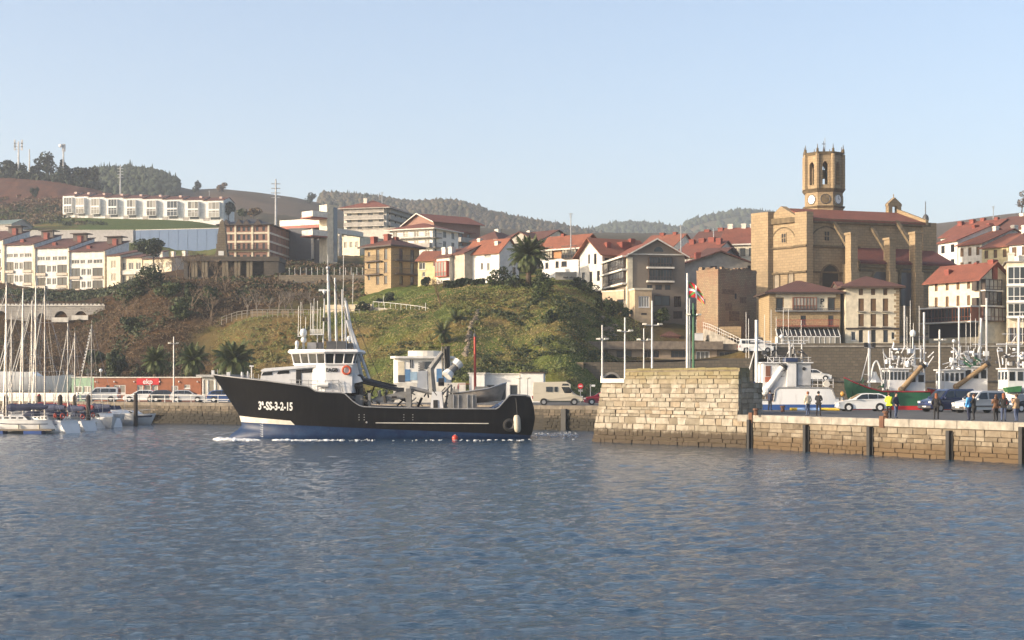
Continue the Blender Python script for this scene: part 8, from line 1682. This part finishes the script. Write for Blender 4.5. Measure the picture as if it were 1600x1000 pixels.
t2.tubes('gantry', [(1390, 578, 1390, 544, .08), (1428, 580, 1428, 540, .09), (1389, 545, 1442, 545, .08), (1400, 560, 1442, 560, .06), (1400, 578, 1404, 556, .1), (1411, 578, 1414, 558, .05), (1437, 600, 1438, 540, .09), (1443, 600, 1443, 488, .10), (1413, 545, 1413, 478, .05), (1382, 575, 1379, 545, .04)], y=-.2); t2.whips([(1411, 545, 478), (1416, 545, 495), (1421, 545, 470), (1426, 545, 505), (1435, 545, 478)], 0); t2.clutter(34, 1386, 1444, 545, 576, SW, 11, (.08, .25), 'roof_gear'); t2.clutter(12, 1392, 1440, 553, 572, DGREY, 12, (.06, .16), 'lamps'); m = MB(); m.ball(t2.p(1425, 521, -.3), .3, (1, 1, 1.2), 10, 8); m.tube(t2.p(1425, 525, -.3), t2.p(1425, 545, -.3), .05, n=5); m.build('radome', WHITE2, t2.t)
t2.clutter(24, 1325, 1385, 600, 615, paint('green_gear', (.03, .13, .06), rough=.7), 14)
t3 = Trawler('red trawler with brown net tube behind the blue van', 1448, 1562, 151, [(1448, 606), (1470, 612), (1562, 612)], REDH, 4.4)
t3.house(1469, 1500, 579, 612, 3.0, None, (), 4); t3.house(1500, 1536, 574, 612, 2.8, None, (), 3, True, 'cabin'); t3.hauler(1487, 604, 1534, 570, .24, MATS['ochre_tube']); t3.tubes('gantry', [(1489, 580, 1489, 537, .05), (1497.5, 600, 1497.5, 480, .09), (1529, 580, 1532, 497, .12), (1518, 538, 1540, 538, .06), (1540.5, 610, 1540.5, 466, .10), (1505, 553, 1540, 553, .05), (1512, 575, 1512, 540, .05), (1525, 575, 1529, 530, .06)], y=-.2); t3.clutter(50, 1482, 1540, 548, 578, SW, 21, (.08, .26), 'roof_gear'); t3.clutter(14, 1480, 1540, 556, 580, DGREY, 22, (.06, .16), 'lamps'); t3.whips([(1515, 545, 490), (1508, 550, 505), (1523, 545, 498)], 0); m = MB(); m.ball(t3.p(1489, 533, -.3), .18, nu=10, nv=8); m.build('radome', WHITE2, t3.t); t3.clutter(10, 1505, 1530, 563, 574, paint('green_gear', (.03, .13, .06)), 23, (.1, .3), 'green_floats')
t4 = Trawler('white trawler with red lettering panel at the right picture edge', 1558, 1665, 148, [(1558, 608), (1580, 614), (1665, 612)], WGH, 4.4)
t4.house(1567, 1605, 577, 614, 3.0, None, (), 3); t4.house(1605, 1660, 570, 614, 2.8, None, (), 4, True, 'cabin'); t4.tubes('gantry', [(1571, 578, 1572, 535, .07), (1556, 538, 1596, 538, .08), (1590, 578, 1591, 495, .13), (1578, 538, 1590, 520, .05), (1602, 560, 1602, 500, .08), (1562, 576, 1557, 545, .05), (1565, 522, 1600, 522, .04)], y=-.2); t4.clutter(40, 1562, 1650, 545, 576, SW, 31, (.08, .24), 'roof_gear'); t4.clutter(10, 1562, 1600, 555, 570, DGREY, 32, (.1, .22), 'lamps'); t4.hauler(1592, 610, 1616, 585, .26); t4.whips([(1575, 538, 498), (1583, 538, 505), (1596, 538, 490)], 0); m = MB(); a = t4.p(1558, 611, -2.4); m.prism([t4.p(1559, 606, -2.6), t4.p(1583, 603, -2.6), t4.p(1581, 612, -2.6), t4.p(1563, 613, -2.6)], (0, 1.2, 0)); m.build('green_tub', paint('tub_green', (.04, .19, .06), rough=.6), t4.t)
m = MB()
for k in range(5): c = t4.p(1595, 574+k*5, -1.53); m.bb(c.x, c.x+.55, c.y, c.y+.04, c.z-.08, c.z+.08)
m.build('red_lettering', MATS['sign_red'], t4.t)

# ------------------------------------------------------------------ vehicles
CARM = {}
def carpaint(name, col, rough=.25):
    if name in CARM: return CARM[name]
    m, nt, b, N, L = _new(name); n = _noise(nt, 2.0, 4); L.new(_mix(nt, n.outputs[0], tuple(x*.9 for x in col), tuple(min(1, x*1.06) for x in col)), b.inputs['Base Color']); b.inputs['Roughness'].default_value = rough; b.inputs['Coat Weight'].default_value = .5; CARM[name] = m; return m
LAMPG = plain('headlight', (.6, .6, .58), .15); TAIL = plain('tail_light', (.35, .02, .02), .2); PLATE = plain('number_plate', (.65, .65, .6), .5)
def xprism(poly, W, taper=.0, zb=0, zt_=1, nose=.0):
    """side outline in x,z given thickness: narrower towards roof and ends"""
    x0, x1 = min(p[0] for p in poly), max(p[0] for p in poly); m = MB(); n = len(poly)
    def y(x, z): e = max(0, abs((x-(x0+x1)/2)/((x1-x0)/2))-.6)/.4; return W/2*(1-taper*max(0, min(1, (z-zb)/(zt_-zb))))*(1-nose*e*e)
    m.add([(x, -y(x, z), z) for x, z in poly]+[(x, y(x, z), z) for x, z in poly], [tuple(range(n)), tuple(range(2*n-1, n-1, -1))]+[(i, n+i, n+(i+1) % n, (i+1) % n) for i in range(n)]); return m, y
KINDS = {   # outline of body, of the glasshouse, side windows, wheel x, wheel r, width, windscreen
 'hatch': dict(L=4.4, W=1.76, body=[(.05, .25), (0, .5), (.05, .72), (.35, .86), (1.25, 1.02), (4.1, 1.05), (4.35, .95), (4.4, .6), (4.36, .28), (4.2, .2), (.3, .2)], top=[(1.1, .98), (1.95, 1.48), (2.4, 1.55), (3.5, 1.52), (4.05, 1.32), (4.28, 1.0)], wins=[[(1.42, 1.04), (2.02, 1.43), (2.5, 1.47), (2.5, 1.06)], [(2.56, 1.06), (2.56, 1.47), (3.3, 1.45), (3.3, 1.08)], [(3.36, 1.08), (3.36, 1.44), (3.75, 1.36), (3.95, 1.1)]], wx=(.85, 3.5), wr=.32),
 'van': dict(L=4.8, W=1.92, body=[(.05, .3), (0, .6), (.08, .85), (.5, 1.0), (1.2, 1.15), (4.75, 1.2), (4.8, .6), (4.76, .3), (4.6, .22), (.3, .22)], top=[(1.0, 1.08), (1.75, 1.78), (2.1, 1.9), (4.55, 1.9), (4.78, 1.7), (4.8, 1.1)], wins=[[(1.4, 1.2), (1.88, 1.7), (2.45, 1.74), (2.45, 1.2)], [(2.6, 1.22), (2.6, 1.72), (3.6, 1.72), (3.6, 1.24)], [(3.7, 1.24), (3.7, 1.72), (4.5, 1.7), (4.5, 1.26)]], wx=(.9, 3.9), wr=.33),
 'mini': dict(L=4.15, W=1.75, body=[(.05, .28), (0, .55), (.08, .78), (.3, .9), (1.1, 1.05), (4.1, 1.1), (4.15, .6), (4.1, .28), (.3, .22)], top=[(.95, 1.0), (1.6, 1.66), (1.9, 1.78), (3.9, 1.78), (4.1, 1.6), (4.14, 1.0)], wins=[[(1.3, 1.1), (1.72, 1.6), (2.3, 1.64), (2.3, 1.1)], [(2.45, 1.12), (2.45, 1.62), (3.85, 1.6), (3.9, 1.15)]], wx=(.8, 3.4), wr=.31),
 'camper': dict(L=5.5, W=2.1, body=[(.0, .45), (.0, .75), (.15, .95), (.6, 1.1), (.95, 1.3), (5.45, 1.3), (5.5, .45), (5.2, .42), (.3, .4)], top=[(.85, 1.2), (1.35, 1.75), (1.3, 2.25), (1.75, 2.55), (5.4, 2.5), (5.48, 1.25)], wins=[[(1.05, 1.32), (1.5, 1.98), (2.35, 1.98), (2.0, 1.32)], [(1.5, 2.12), (1.6, 2.34), (2.2, 2.34), (2.3, 2.12)], [(2.75, 1.45), (2.75, 2.0), (3.1, 2.0), (3.1, 1.45)], [(3.3, 1.45), (3.3, 2.0), (4.0, 2.0), (4.0, 1.45)]], wx=(.95, 4.25), wr=.34)}
def vehicle(label, kind, paintm, px, Y, z, ang, name='parked_car', cat='car', group=None, mirror=True):
    """front of the vehicle points along local -x; ang is its turn about z"""
    k = KINDS[kind]; L, W = k['L'], k['W']; t = thing(name, label, cat, (XP(px, Y), Y, z), group, ang); sh = lambda pl: [(x-L/2, zz) for x, zz in pl]
    m, _ = xprism(sh(k['body']), W, .03, .4, 1.1, .10); bd = m.build('body', paintm, t, local=True); bv = bd.modifiers.new('soft', 'BEVEL'); bv.width = .05; bv.segments = 2; bv.limit_method = 'ANGLE'
    zs = [p[1] for p in k['top']]; m, yf = xprism(sh(k['top']), W-.1, .17 if kind != 'camper' else .06, min(zs), max(zs), .05); cb_ = m.build('cabin', paintm, t, local=True); bv = cb_.modifiers.new('soft', 'BEVEL'); bv.width = .05; bv.segments = 2; bv.limit_method = 'ANGLE'
    for w_ in k['wins']:
        for sg in (-1, 1):
            g_ = MB(); g_.add([(x, sg*(yf(x, zz)+.012), zz) for x, zz in sh(w_)], [tuple(range(len(w_))) if sg < 0 else tuple(range(len(w_)))[::-1]]); g_.build('side_window', CGLASS, t, local=True)
    tp = sh(k['top']); g_ = MB()
    for (a, c), nm in (((tp[0], tp[1]), 'windscreen'), ((tp[-1], tp[-2]), 'rear_window')):
        a, c = Vector((a[0], 0, a[1])), Vector((c[0], 0, c[1])); n = Vector((-(c-a).z, 0, (c-a).x)).normalized(); n = n if (n.x < 0) == (nm == 'windscreen') else -n; q0, q1 = a.lerp(c, .12 if nm == 'windscreen' else .25)+n*.02, a.lerp(c, .93)+n*.02; y0, y1 = yf(q0.x, q0.z)-.1, yf(q1.x, q1.z)-.1
        g_ = MB(); g_.quad((q0.x, -y0, q0.z), (q0.x, y0, q0.z), (q1.x, y1, q1.z), (q1.x, -y1, q1.z)); g_.build(nm, CGLASS, t, local=True)
    for wx in k['wx']:
        for sg in (-1, 1):
            x = wx-L/2; r = k['wr']; m = MB(); m.tube((x, sg*(W/2-.24), r+.03), (x, sg*(W/2+.012), r+.03), r*1.16, n=18); m.build('wheel_arch', BLACK, t, local=True)
            m = MB(); m.tube((x, sg*(W/2-.2), r), (x, sg*(W/2+.03), r), r, n=18); w_ = m.build('wheel', BLACK, t, local=True); m = MB(); m.tube((x, sg*(W/2), r), (x, sg*(W/2+.042), r), r*.64, r*.6, n=14); m.build('hubcap', STEEL if kind != 'hatch' else WHITE2, w_, local=True)
    for sg in (-1, 1):
        m = MB(); m.box((-L/2+.14, sg*W*.36, k['body'][2][1]-.03), (.26, .34, .15)); m.build('headlight', LAMPG, t, local=True); m = MB(); m.box((L/2-.02, sg*W*.42, .85), (.08, .16, .3)); m.build('tail_light', TAIL, t, local=True); m = MB(); m.box((k['top'][0][0]-L/2+.35, sg*(W/2+.08), k['top'][0][1]+.12), (.12, .2, .14)); m.build('mirror', paintm, t, local=True)
    m = MB(); m.box((-L/2+.005, 0, .42), (.05, W*.86, .2)); m.build('bumper', DGREY if kind != 'hatch' else paintm, t, local=True); m = MB(); m.box((-L/2-.025, 0, .45), (.02, .5, .11)); m.build('number_plate', PLATE, t, local=True)
    if kind in ('mini', 'camper'):
        m = MB(); m.box((0, 0, .55 if kind == 'mini' else .45), (L*.62, W+.03, .1)); m.build('side_strip', DGREY, t, local=True)
    return t
WHC, SLV, BLUC, REDCAR, DARKC, BEIGE = carpaint('car_white', (.72, .72, .70)), carpaint('car_silver', (.42, .43, .44)), carpaint('car_blue', (.012, .02, .075)), carpaint('car_red', (.26, .015, .035)), carpaint('car_dark', (.05, .06, .075)), carpaint('camper_beige', (.50, .45, .35), .4)
VP = 'vehicles parked on the pier'; VM = 'cars parked on the marina quay'
vehicle('white estate car side-on on the pier near the hi-vis man', 'hatch', WHC, 1347.5, 131, PZ, 0, group=VP)
vehicle('dark blue van with sloping nose parked on the pier', 'van', BLUC, 1480, 129, PZ, R(24), 'parked_van', 'van', VP)
vehicle('pale silver small van parked in front of the dark blue van', 'mini', SLV, 1530, 123.5, PZ, R(20), 'parked_van', 'van', VP)
vehicle('dark car at the right edge behind the walkers', 'hatch', DARKC, 1606, 127, PZ, R(20), group=VP)
vehicle('beige camper van parked on the quay right of the ship stern', 'camper', BEIGE, 871, 167.5, QZ, R(180-29.5+29), 'camper_van', 'camper van')
vehicle('dark red car half hidden behind the mole', 'hatch', REDCAR, 943, 171, QZ, R(0))
for px, kd, mt, lab in ((158, 'van', SLV, 'silver van parked before the green kiosk'), (221, 'hatch', WHC, 'white car parked under the red sign'), (262, 'hatch', DARKC, 'dark car parked between sign and tall lamp'), (294, 'hatch', SLV, 'silver estate car parked right of the tall lamp'), (352, 'hatch', carpaint('car_mid_blue', (.03, .07, .2)), 'blue car parked before the glass kiosk')):
    Yq = 200-((px-158)*.035); vehicle(lab, kd, mt, px, Yq, QZ, R(180) if kd == 'hatch' and px > 240 else 0, group=VM)
vehicle('white van on the ramp above the mole parapet', 'van', WHC, 1181, 216, ZP(551, 216), R(180), 'parked_van', 'van'); vehicle('white car on the ledge behind the blue trawler', 'hatch', WHC, 1272, 205, 5.24, R(180)); vehicle('blue car on the upper street beside the church foot', 'hatch', carpaint('car_light_blue', (.10, .22, .42)), 1187, 228, 10.2, R(90))
# ------------------------------------------------------------------ people
def person(label, px, back, shirt, trousers, hair, h=1.72, face=0.0, pose='stand', vest=None, shoes=BLACK, Y=None, z=PZ, long_hair=False):
    s_ = h/1.75; A = {'stand': ((.25, .02, 1.14), (.27, -.08, .88)), 'fold': ((.25, -.06, 1.15), (.06, -.24, 1.12)), 'phone': ((.24, -.08, 1.16), (.10, -.28, 1.34)), 'pocket': ((.29, .05, 1.14), (.20, -.10, .95))}[pose]
    J = dict(pel=(0, 0, .95, .145), wai=(0, .0, 1.10, .14), che=(0, .01, 1.33, .165), nek=(0, .0, 1.48, .062), hd0=(0, -.01, 1.56, .075), hd1=(0, -.015, 1.66, .092), hd2=(0, .0, 1.735, .06)); E = [('pel', 'wai'), ('wai', 'che'), ('che', 'nek'), ('nek', 'hd0'), ('hd0', 'hd1'), ('hd1', 'hd2')]
    for sg, n in ((1, 'r'), (-1, 'l')):
        st = .06 if sg > 0 else -.05
        J['sh'+n] = (sg*.18, .01, 1.41, .075); J['el'+n] = (sg*A[0][0], A[0][1], A[0][2], .055); J['wr'+n] = (sg*A[1][0], A[1][1], A[1][2], .038); d_ = Vector(A[1])-Vector(A[0]); d_ = Vector((d_.x*sg, d_.y, d_.z)).normalized(); w_ = Vector((sg*A[1][0], A[1][1], A[1][2])); pm = w_+d_*.08; J['ha'+n] = (*pm, .036)
        E += [('che', 'sh'+n), ('sh'+n, 'el'+n), ('el'+n, 'wr'+n), ('wr'+n, 'ha'+n)]; sd_ = d_.cross(Vector((0, 1, .01))).normalized()
        for f_, (o_, l_) in enumerate(((-.03, .07), (-.011, .085), (.009, .08), (.028, .06))): q_ = pm+d_*l_+sd_*o_*1.25+Vector((0, -.012, 0)); J['f%d%s' % (f_, n)] = (*q_, .0095); E.append(('ha'+n, 'f%d%s' % (f_, n)))
        q_ = w_+d_*.06+sd_*-.06+Vector((0, -.03, 0)); J['th'+n] = (*q_, .011); E.append(('ha'+n, 'th'+n))
        J['hi'+n] = (sg*.095, 0, .88, .105); J['kn'+n] = (sg*.11, -.02+st*.5, .49, .068); J['an'+n] = (sg*.115, .03+st, .09, .05); J['to'+n] = (sg*.13, -.14+st, .045, .042); E += [('pel', 'hi'+n), ('hi'+n, 'kn'+n), ('kn'+n, 'an'+n), ('an'+n, 'to'+n)]
    names = list(J); me = bpy.data.meshes.new('body'); me.from_pydata([Vector(J[n][:3])*s_ for n in names], [(names.index(a), names.index(c)) for a, c in E], []); o = bpy.data.objects.new('body', me); COL.objects.link(o); o.modifiers.new('skin', 'SKIN')
    for i, n in enumerate(names): v = me.skin_vertices[0].data[i]; v.radius = (J[n][3]*s_*(1.18 if n in ('che', 'pel', 'wai') else 1), J[n][3]*s_*(.82 if n in ('che', 'wai') else 1)); v.use_root = n == 'pel'
    o.modifiers.new('sub', 'SUBSURF').levels = 1; b_me = bpy.data.meshes.new_from_object(o.evaluated_get(bpy.context.evaluated_depsgraph_get())); bpy.data.objects.remove(o); bpy.data.meshes.remove(me)
    s0 = fpost(px); p = PP(s0, z, 0); r = ray(px, 600)
    Yp = Y or (p.y+back); t = thing('person', label, 'person', (XP(px, Yp), Yp, z), 'people standing on the pier', face)
    for mt in (trousers, shirt, SKIN, shoes, vest or shirt): b_me.materials.append(mt)
    hands = [Vector(J['ha'+n][:3])*s_ for n in 'rl']; mi = []
    for f_ in b_me.polygons:
        c = f_.center; q_ = 1
        if min((c-hh).length for hh in hands) < .085*s_: q_ = 2
        elif c.z > 1.485*s_: q_ = 2
        elif c.z < .075*s_: q_ = 3
        elif c.z < .90*s_ and abs(c.x) < .21*s_: q_ = 0
        elif vest and abs(c.x) < .2*s_: q_ = 4
        mi.append(q_); f_.use_smooth = True
    b_me.polygons.foreach_set('material_index', mi); bo = bpy.data.objects.new('body', b_me); COL.objects.link(bo); bo.parent = t
    m = MB(); m.ball((0, .022*s_, 1.675*s_), .108*s_, (.95, 1.0, 1.02), 12, 9); hz = 1.60*s_; keep = [f_ for f_ in m.f if not (sum(m.v[i][1] for i in f_)/len(f_) < -.045*s_ and sum(m.v[i][2] for i in f_)/len(f_) < 1.71*s_)]; m.f = keep; m.m = [0]*len(keep)
    if long_hair: m.ball((0, .06*s_, 1.52*s_), .1*s_, (1, .6, 1.5), 10, 7)
    m.build('hair', hair, t, smooth=True, local=True); m = MB(); m.ball((0, -.105*s_, 1.635*s_), .018*s_, (.8, 1.2, 1.3), 6, 5); m.build('nose', SKIN, t, local=True)
    for sg in (-1, 1): m = MB(); m.ball((sg*.034*s_, -.09*s_, 1.66*s_), .011*s_, nu=6, nv=5); m.build('eye', DGREY, t, local=True)
    m = MB(); m.prism([Vector((x*s_, y*s_, .86*s_)) for x, y in ((-.19, -.13), (.19, -.13), (.2, .13), (-.2, .13))], (0, 0, .10*s_)) if pose != 'none' else None; m.v = [(x, y, z_) for x, y, z_ in m.v]; m.build('coat_hem', shirt, t, local=True); return t
C_ = lambda n, c: plain('cloth_'+n, c, .9, var=.2)
JEANS, BLK, NVY, CRM, BRN, TAN, SKYB, GRN, HIV, DRED = C_('jeans', (.05, .07, .13)), C_('black', (.012, .012, .014)), C_('navy', (.015, .02, .045)), C_('cream', (.55, .48, .36)), C_('brown', (.11, .055, .03)), C_('tan', (.30, .20, .12)), C_('sky', (.09, .32, .62)), C_('green', (.03, .05, .03)), C_('hivis', (.62, .72, .05)), C_('dark_red', (.14, .02, .02))
HBR, HBK, HGR, HAU = C_('brown_hair', (.06, .03, .018)), C_('black_hair', (.012, .01, .009)), C_('grey_hair', (.28, .25, .22)), C_('auburn_hair', (.20, .07, .03))
person('person in cream jacket and jeans standing on the pier', 1262, 2.2, CRM, JEANS, HAU, 1.76, R(200), 'pocket'); person('person in black coat beside the cream-jacketed one', 1279, 2.4, BLK, BLK, HBK, 1.78, R(150), 'fold')
person('person in yellow hi-vis vest behind the white car', 1389, 1.6, HIV, BLK, HBR, 1.74, R(170), 'fold', HIV); person('person in dark jacket and jeans beside the hi-vis one', 1400, 2.0, NVY, JEANS, HBK, 1.74, R(40), 'pocket')
person('person with long auburn hair in black standing alone', 1463, 1.2, BLK, BLK, HAU, 1.70, R(160), 'pocket', long_hair=True); person('person in bright blue jacket before the silver van', 1514, 1.0, SKYB, NVY, HGR, 1.76, R(215), 'stand'); person('person in black with hands raised beside the blue jacket', 1521.5, 1.3, BLK, BLK, HBR, 1.68, R(235), 'phone')
person('person in brown coat on the pier by the van rear', 1556, 1.0, BRN, BLK, HBR, 1.66, R(190), 'phone', long_hair=True); person('person in dark coat with brown scarf next to brown coat', 1568, 1.2, BLK, JEANS, HAU, 1.74, R(170), 'pocket', long_hair=True); person('person in tan coat and jeans nearest the right edge', 1588, 1.2, TAN, JEANS, HBR, 1.70, R(205), 'phone')
person('small dark figure standing by the trawler gear near the mole', 1203, 0, NVY, BLK, HBK, 1.75, R(120), 'stand', Y=134)
# ------------------------------------------------------------------ lamps, poles, flag, small pier things
def pole(label, px, pyt, Y, z0, arms=(), r=.07, mat=None, name='lamp_post', cat='lamp post', group='lamp posts around the harbour', globe=False):
    a = Vector((XP(px, Y), Y, z0)); zt_ = ZP(pyt, Y); t = thing(name, label, cat, a, group); m = MB(); m.tube(a, (a.x, Y, zt_), r*1.15, r*.8, 9); m.tube(a, a+up*.25, r*2, n=9); m.build('pole', mat or WHITE, t)
    for py, w_ in arms:
        zz = ZP(py, Y); wd = w_/F*Y; m = MB(); m.tube((a.x-wd, Y, zz), (a.x+wd, Y, zz), r*.45, n=5); m.build('crossarm', mat or WHITE, t)
        for sg in (-1, 1): m = MB(); m.box((a.x+sg*wd, Y-.1, zz+.08), (.34, .3, .13), .2*sg); m.build('floodlight', OFFWH, t)
    if globe: m = MB(); m.ball((a.x, Y, zt_+.2), .24, nu=12, nv=9); m.build('globe', WHITE2, t, smooth=True)
mY = lambda px, bk: MM(ms(px), 0, bk).y
pole('shortest white flood-lamp post at the mole left end', 941, 508, mY(941, 1.8), ZL+.3, ((531, 6),), .07); pole('white flood-lamp post with two lamps left of the pale stone mole', 976.5, 496, mY(985, 3.2), PZ, ((518, 9),), .075); pole('low white lamp post third on the mole', 1006, 513, mY(1006, 4.2), PZ, ((532, 8),), .055); pole('tall white double lamp post fourth on the mole', 1019, 470, mY(1019, 3.4), PZ, ((508, 12),), .085)
pole('white lamp post with cross-arms behind the white estate car', 1468, 515, 137, PZ, ((532, 6),), .09); pole('tall steel lamp post on the marina quay', 271.5, 526, 190, QZ, ((537, 6),), .09, STEEL); pole('globe street lamp beside the green kiosk', 157.5, 581, 209, QZ, (), .04, globe=True)
for px in (811, 824.5): pole('mushroom lamp %s of the white store' % ('left' if px == 811 else 'right'), px, 592, 175, QZ, ((592, 2),), .035, DGREY)
pole('thin white pole on the headland lawn by the ramp', 599, 462, 250, ground(599, 250), (), .04, name='white_pole', cat='pole', group=None); pole('white pole at the lower end of the ramp railing', 665, 473, 238, ground(665, 238)-.5, (), .05, name='white_pole', cat='pole', group=None)
pole('green navigation light mast on the mole', 1083.5, 474, mY(1083, 3.6), PZ, ((493, 8),), .10, paint('mast_green', (.03, .14, .06), rough=.5), 'light_mast', 'light mast', None)
fp_ = thing('flagpole', 'tall white flagpole flying a red, green and white flag', 'flagpole', (XP(1074, mY(1074, 3.0)), mY(1074, 3.0), PZ)); Yf = mY(1074, 3.0); m = MB(); m.tube((XP(1074, Yf), Yf, PZ), (XP(1074, Yf), Yf, ZP(427, Yf)), .13, .08, 10); m.build('pole', WHITE, fp_); m = MB(); m.tube((XP(1079, Yf), Yf+.2, PZ), (XP(1078, Yf), Yf+.2, ZP(466, Yf)), .07, .05, 8); m.build('second_pole', WHITE, fp_)
fl = thing('flag', 'drooping red flag with green saltire and white cross', 'flag', (XP(1075, Yf), Yf, ZP(440, Yf))); me = bpy.data.meshes.new('cloth'); nu, nv = 22, 14; Vf = []; UVs = []
for i in range(nu):
    for j in range(nv):
        u, v = i/(nu-1), j/(nv-1); Vf.append((u*1.15+.05+.08*v*u, .10*math.sin(u*9+v*2)*u+.05*math.sin(v*7), -v*1.25*(1-.35*u)-u*u*.95-.15*u)); UVs.append((u, v))
fs = [(i*nv+j, (i+1)*nv+j, (i+1)*nv+j+1, i*nv+j+1) for i in range(nu-1) for j in range(nv-1)]; me.from_pydata(Vf, [], fs); ul = me.uv_layers.new(name='UVMap'); ul.data.foreach_set('uv', [c for p in me.polygons for li in p.loop_indices for c in UVs[me.loops[li].vertex_index]]); me.polygons.foreach_set('use_smooth', [True]*len(fs))
def flagmat():
    mt, nt, b, N, L = _new('flag_cloth'); tc = N.new('ShaderNodeTexCoord'); sp = N.new('ShaderNodeSeparateXYZ'); L.new(tc.outputs['UV'], sp.inputs[0])
    def mth(op, a, c):
        n = N.new('ShaderNodeMath'); n.operation = op
        for i, v in enumerate((a, c)):
            if isinstance(v, (int, float)): n.inputs[i].default_value = v
            else: L.new(v, n.inputs[i])
        return n.outputs[0]
    near = lambda a, c, w: mth('LESS_THAN', mth('ABSOLUTE', mth('SUBTRACT', a, c), 0), w)
    u, v = sp.outputs['X'], sp.outputs['Y']; sal = mth('MAXIMUM', near(u, v, .085), near(u, mth('SUBTRACT', 1.0, v), .085)); cr = mth('MAXIMUM', near(u, .5, .055), near(v, .5, .085))
    c = _mix(nt, sal, (.52, .02, .025), (.10, .30, .07)); c = _mix(nt, cr, c, (.75, .74, .74)); L.new(c, b.inputs['Base Color']); b.inputs['Roughness'].default_value = .85; return mt
me.materials.append(flagmat()); o = bpy.data.objects.new('cloth', me); COL.objects.link(o); o.parent = fl
# signs by the ramp wall
sg_ = thing('no_entry_sign', 'round red no-entry sign on the ramp wall beside the camper', 'sign', P(907, 612, 190)); c = P(907, 603.3, 190); m = MB(); m.tube((c.x, 190.05, QZ), (c.x, 190.05, c.z+.2), .035, n=6); m.build('post', STEEL, sg_); m = MB(); m.tube(c-Vector((0, .02, 0)), c+Vector((0, .02, 0)), .34, n=20); m.build('disc', MATS['sign_red'], sg_); m = MB(); m.box(c-Vector((0, .03, 0)), (.44, .02, .11)); m.build('bar', WHITE2, sg_); m = MB(); m.box(P(907, 610.3, 190), (.56, .02, .26)); m.build('plate', GREYP, sg_)
s2 = thing('white_sign', 'small white sign on a post right of the no-entry sign', 'sign', P(927, 612, 190)); m = MB(); m.box(P(927, 602.5, 190), (.45, .03, .24)); m.build('plate', WHITE2, s2); m = MB(); a = P(922.5, 604, 190.1); m.tube((a.x, a.y, QZ), a+up*.3, .05, n=6); m.build('post', STEEL, s2)
s3 = thing('blue_sign', 'faded blue pictogram sign on the ochre pillar', 'sign', P(905, 600, 211.3)); m = MB(); m.box(P(905, 594.5, 211.32), (.75, .04, .62)); m.build('plate', paint('sign_blue', (.16, .22, .34), var=.5, scale=6), s3)
# bollards, boom and a dark parapet block on the pier
for px, Y, lab in ((1181, 113.8, 'rusty bollard at the foot of the mole'), (1223, 128, 'rusty mooring bollard behind the cream-jacketed person'), (1384, 103.5, 'rusty bollard at the feet of the hi-vis person')):
    t = thing('mooring_bollard', lab, 'bollard', (XP(px, Y), Y, PZ), 'mooring bollards'); m = MB(); a = Vector((XP(px, Y), Y, PZ)); m.tube(a, a+up*.38, .17, .14, 10); m.tube(a+up*.38, a+up*.52, .25, .2, 10); m.build('post', RUST, t)
bo_ = thing('yellow_boom', 'yellow and blue floating boom lying along the back edge of the pier', 'boom', (XP(1270, 134), 134, PZ)); m = MB(); a, c = Vector((XP(1234, 135), 135, PZ+.12)), Vector((XP(1312, 133.5), 133.5, PZ+.12)); m.tube(a, c, .13, n=8); m.build('yellow_tube', paint('boom_yellow', (.60, .42, .03), rough=.5), bo_); m = MB(); m.tube(a+Vector((.6, -.5, 0)), a.lerp(c, .6)+Vector((0, -.5, 0)), .13, n=8); m.build('blue_tube', paint('boom_blue', (.18, .30, .55), rough=.5), bo_)
ob = thing('orange_float', 'orange net float on a short post beside the green trawler bow', 'float', (XP(1316.5, 137), 137, PZ)); m = MB(); m.tube((XP(1316.5, 137), 137, PZ), (XP(1316.5, 137), 137, ZP(621, 137)), .16, n=8); m.build('post', GREYP, ob); m = MB(); m.ball(P(1316.5, 615.5, 137), .22, nu=12, nv=8); m.build('ball', paint('float_orange', (.55, .28, .05), rough=.5), ob, smooth=True)
db = thing('dark_step_block', 'black block for the shaded lower step of the mole parapet', 'locker', (XP(1176, 119), 119, PZ)); m = MB(); m.box((XP(1177, 119.5), 119.5, PZ+1.0), (.95, .9, 2.0), -.7); m.build('box', BLACK, db); m = MB(); m.box((XP(1177, 119.5)-.2, 119.0, PZ+1.0), (.05, .06, .5), -.7); m.build('steel_bar', STEEL, db)  # near-black box: shade of the lower parapet step put into its colour

# ------------------------------------------------------------------ haze over the far hills
def build_haze():
    m = MB(); m.bb(-3200, 3200, -60, 3000, -4.2, 330)
    mt = bpy.data.materials.new('haze'); mt.use_nodes = True; nt = mt.node_tree; nt.nodes.clear()
    out = nt.nodes.new('ShaderNodeOutputMaterial'); v = nt.nodes.new('ShaderNodeVolumePrincipled')
    v.inputs['Color'].default_value = (.80, .88, 1.0, 1); v.inputs['Density'].default_value = .00023; v.inputs['Anisotropy'].default_value = .1
    nt.links.new(v.outputs[0], out.inputs['Volume'])
    o = m.build('haze', mt, uv=False); tag(o, 'thin blue winter haze over the harbour and hills', 'haze', kind='stuff'); o.display_type = 'WIRE'
build_haze()
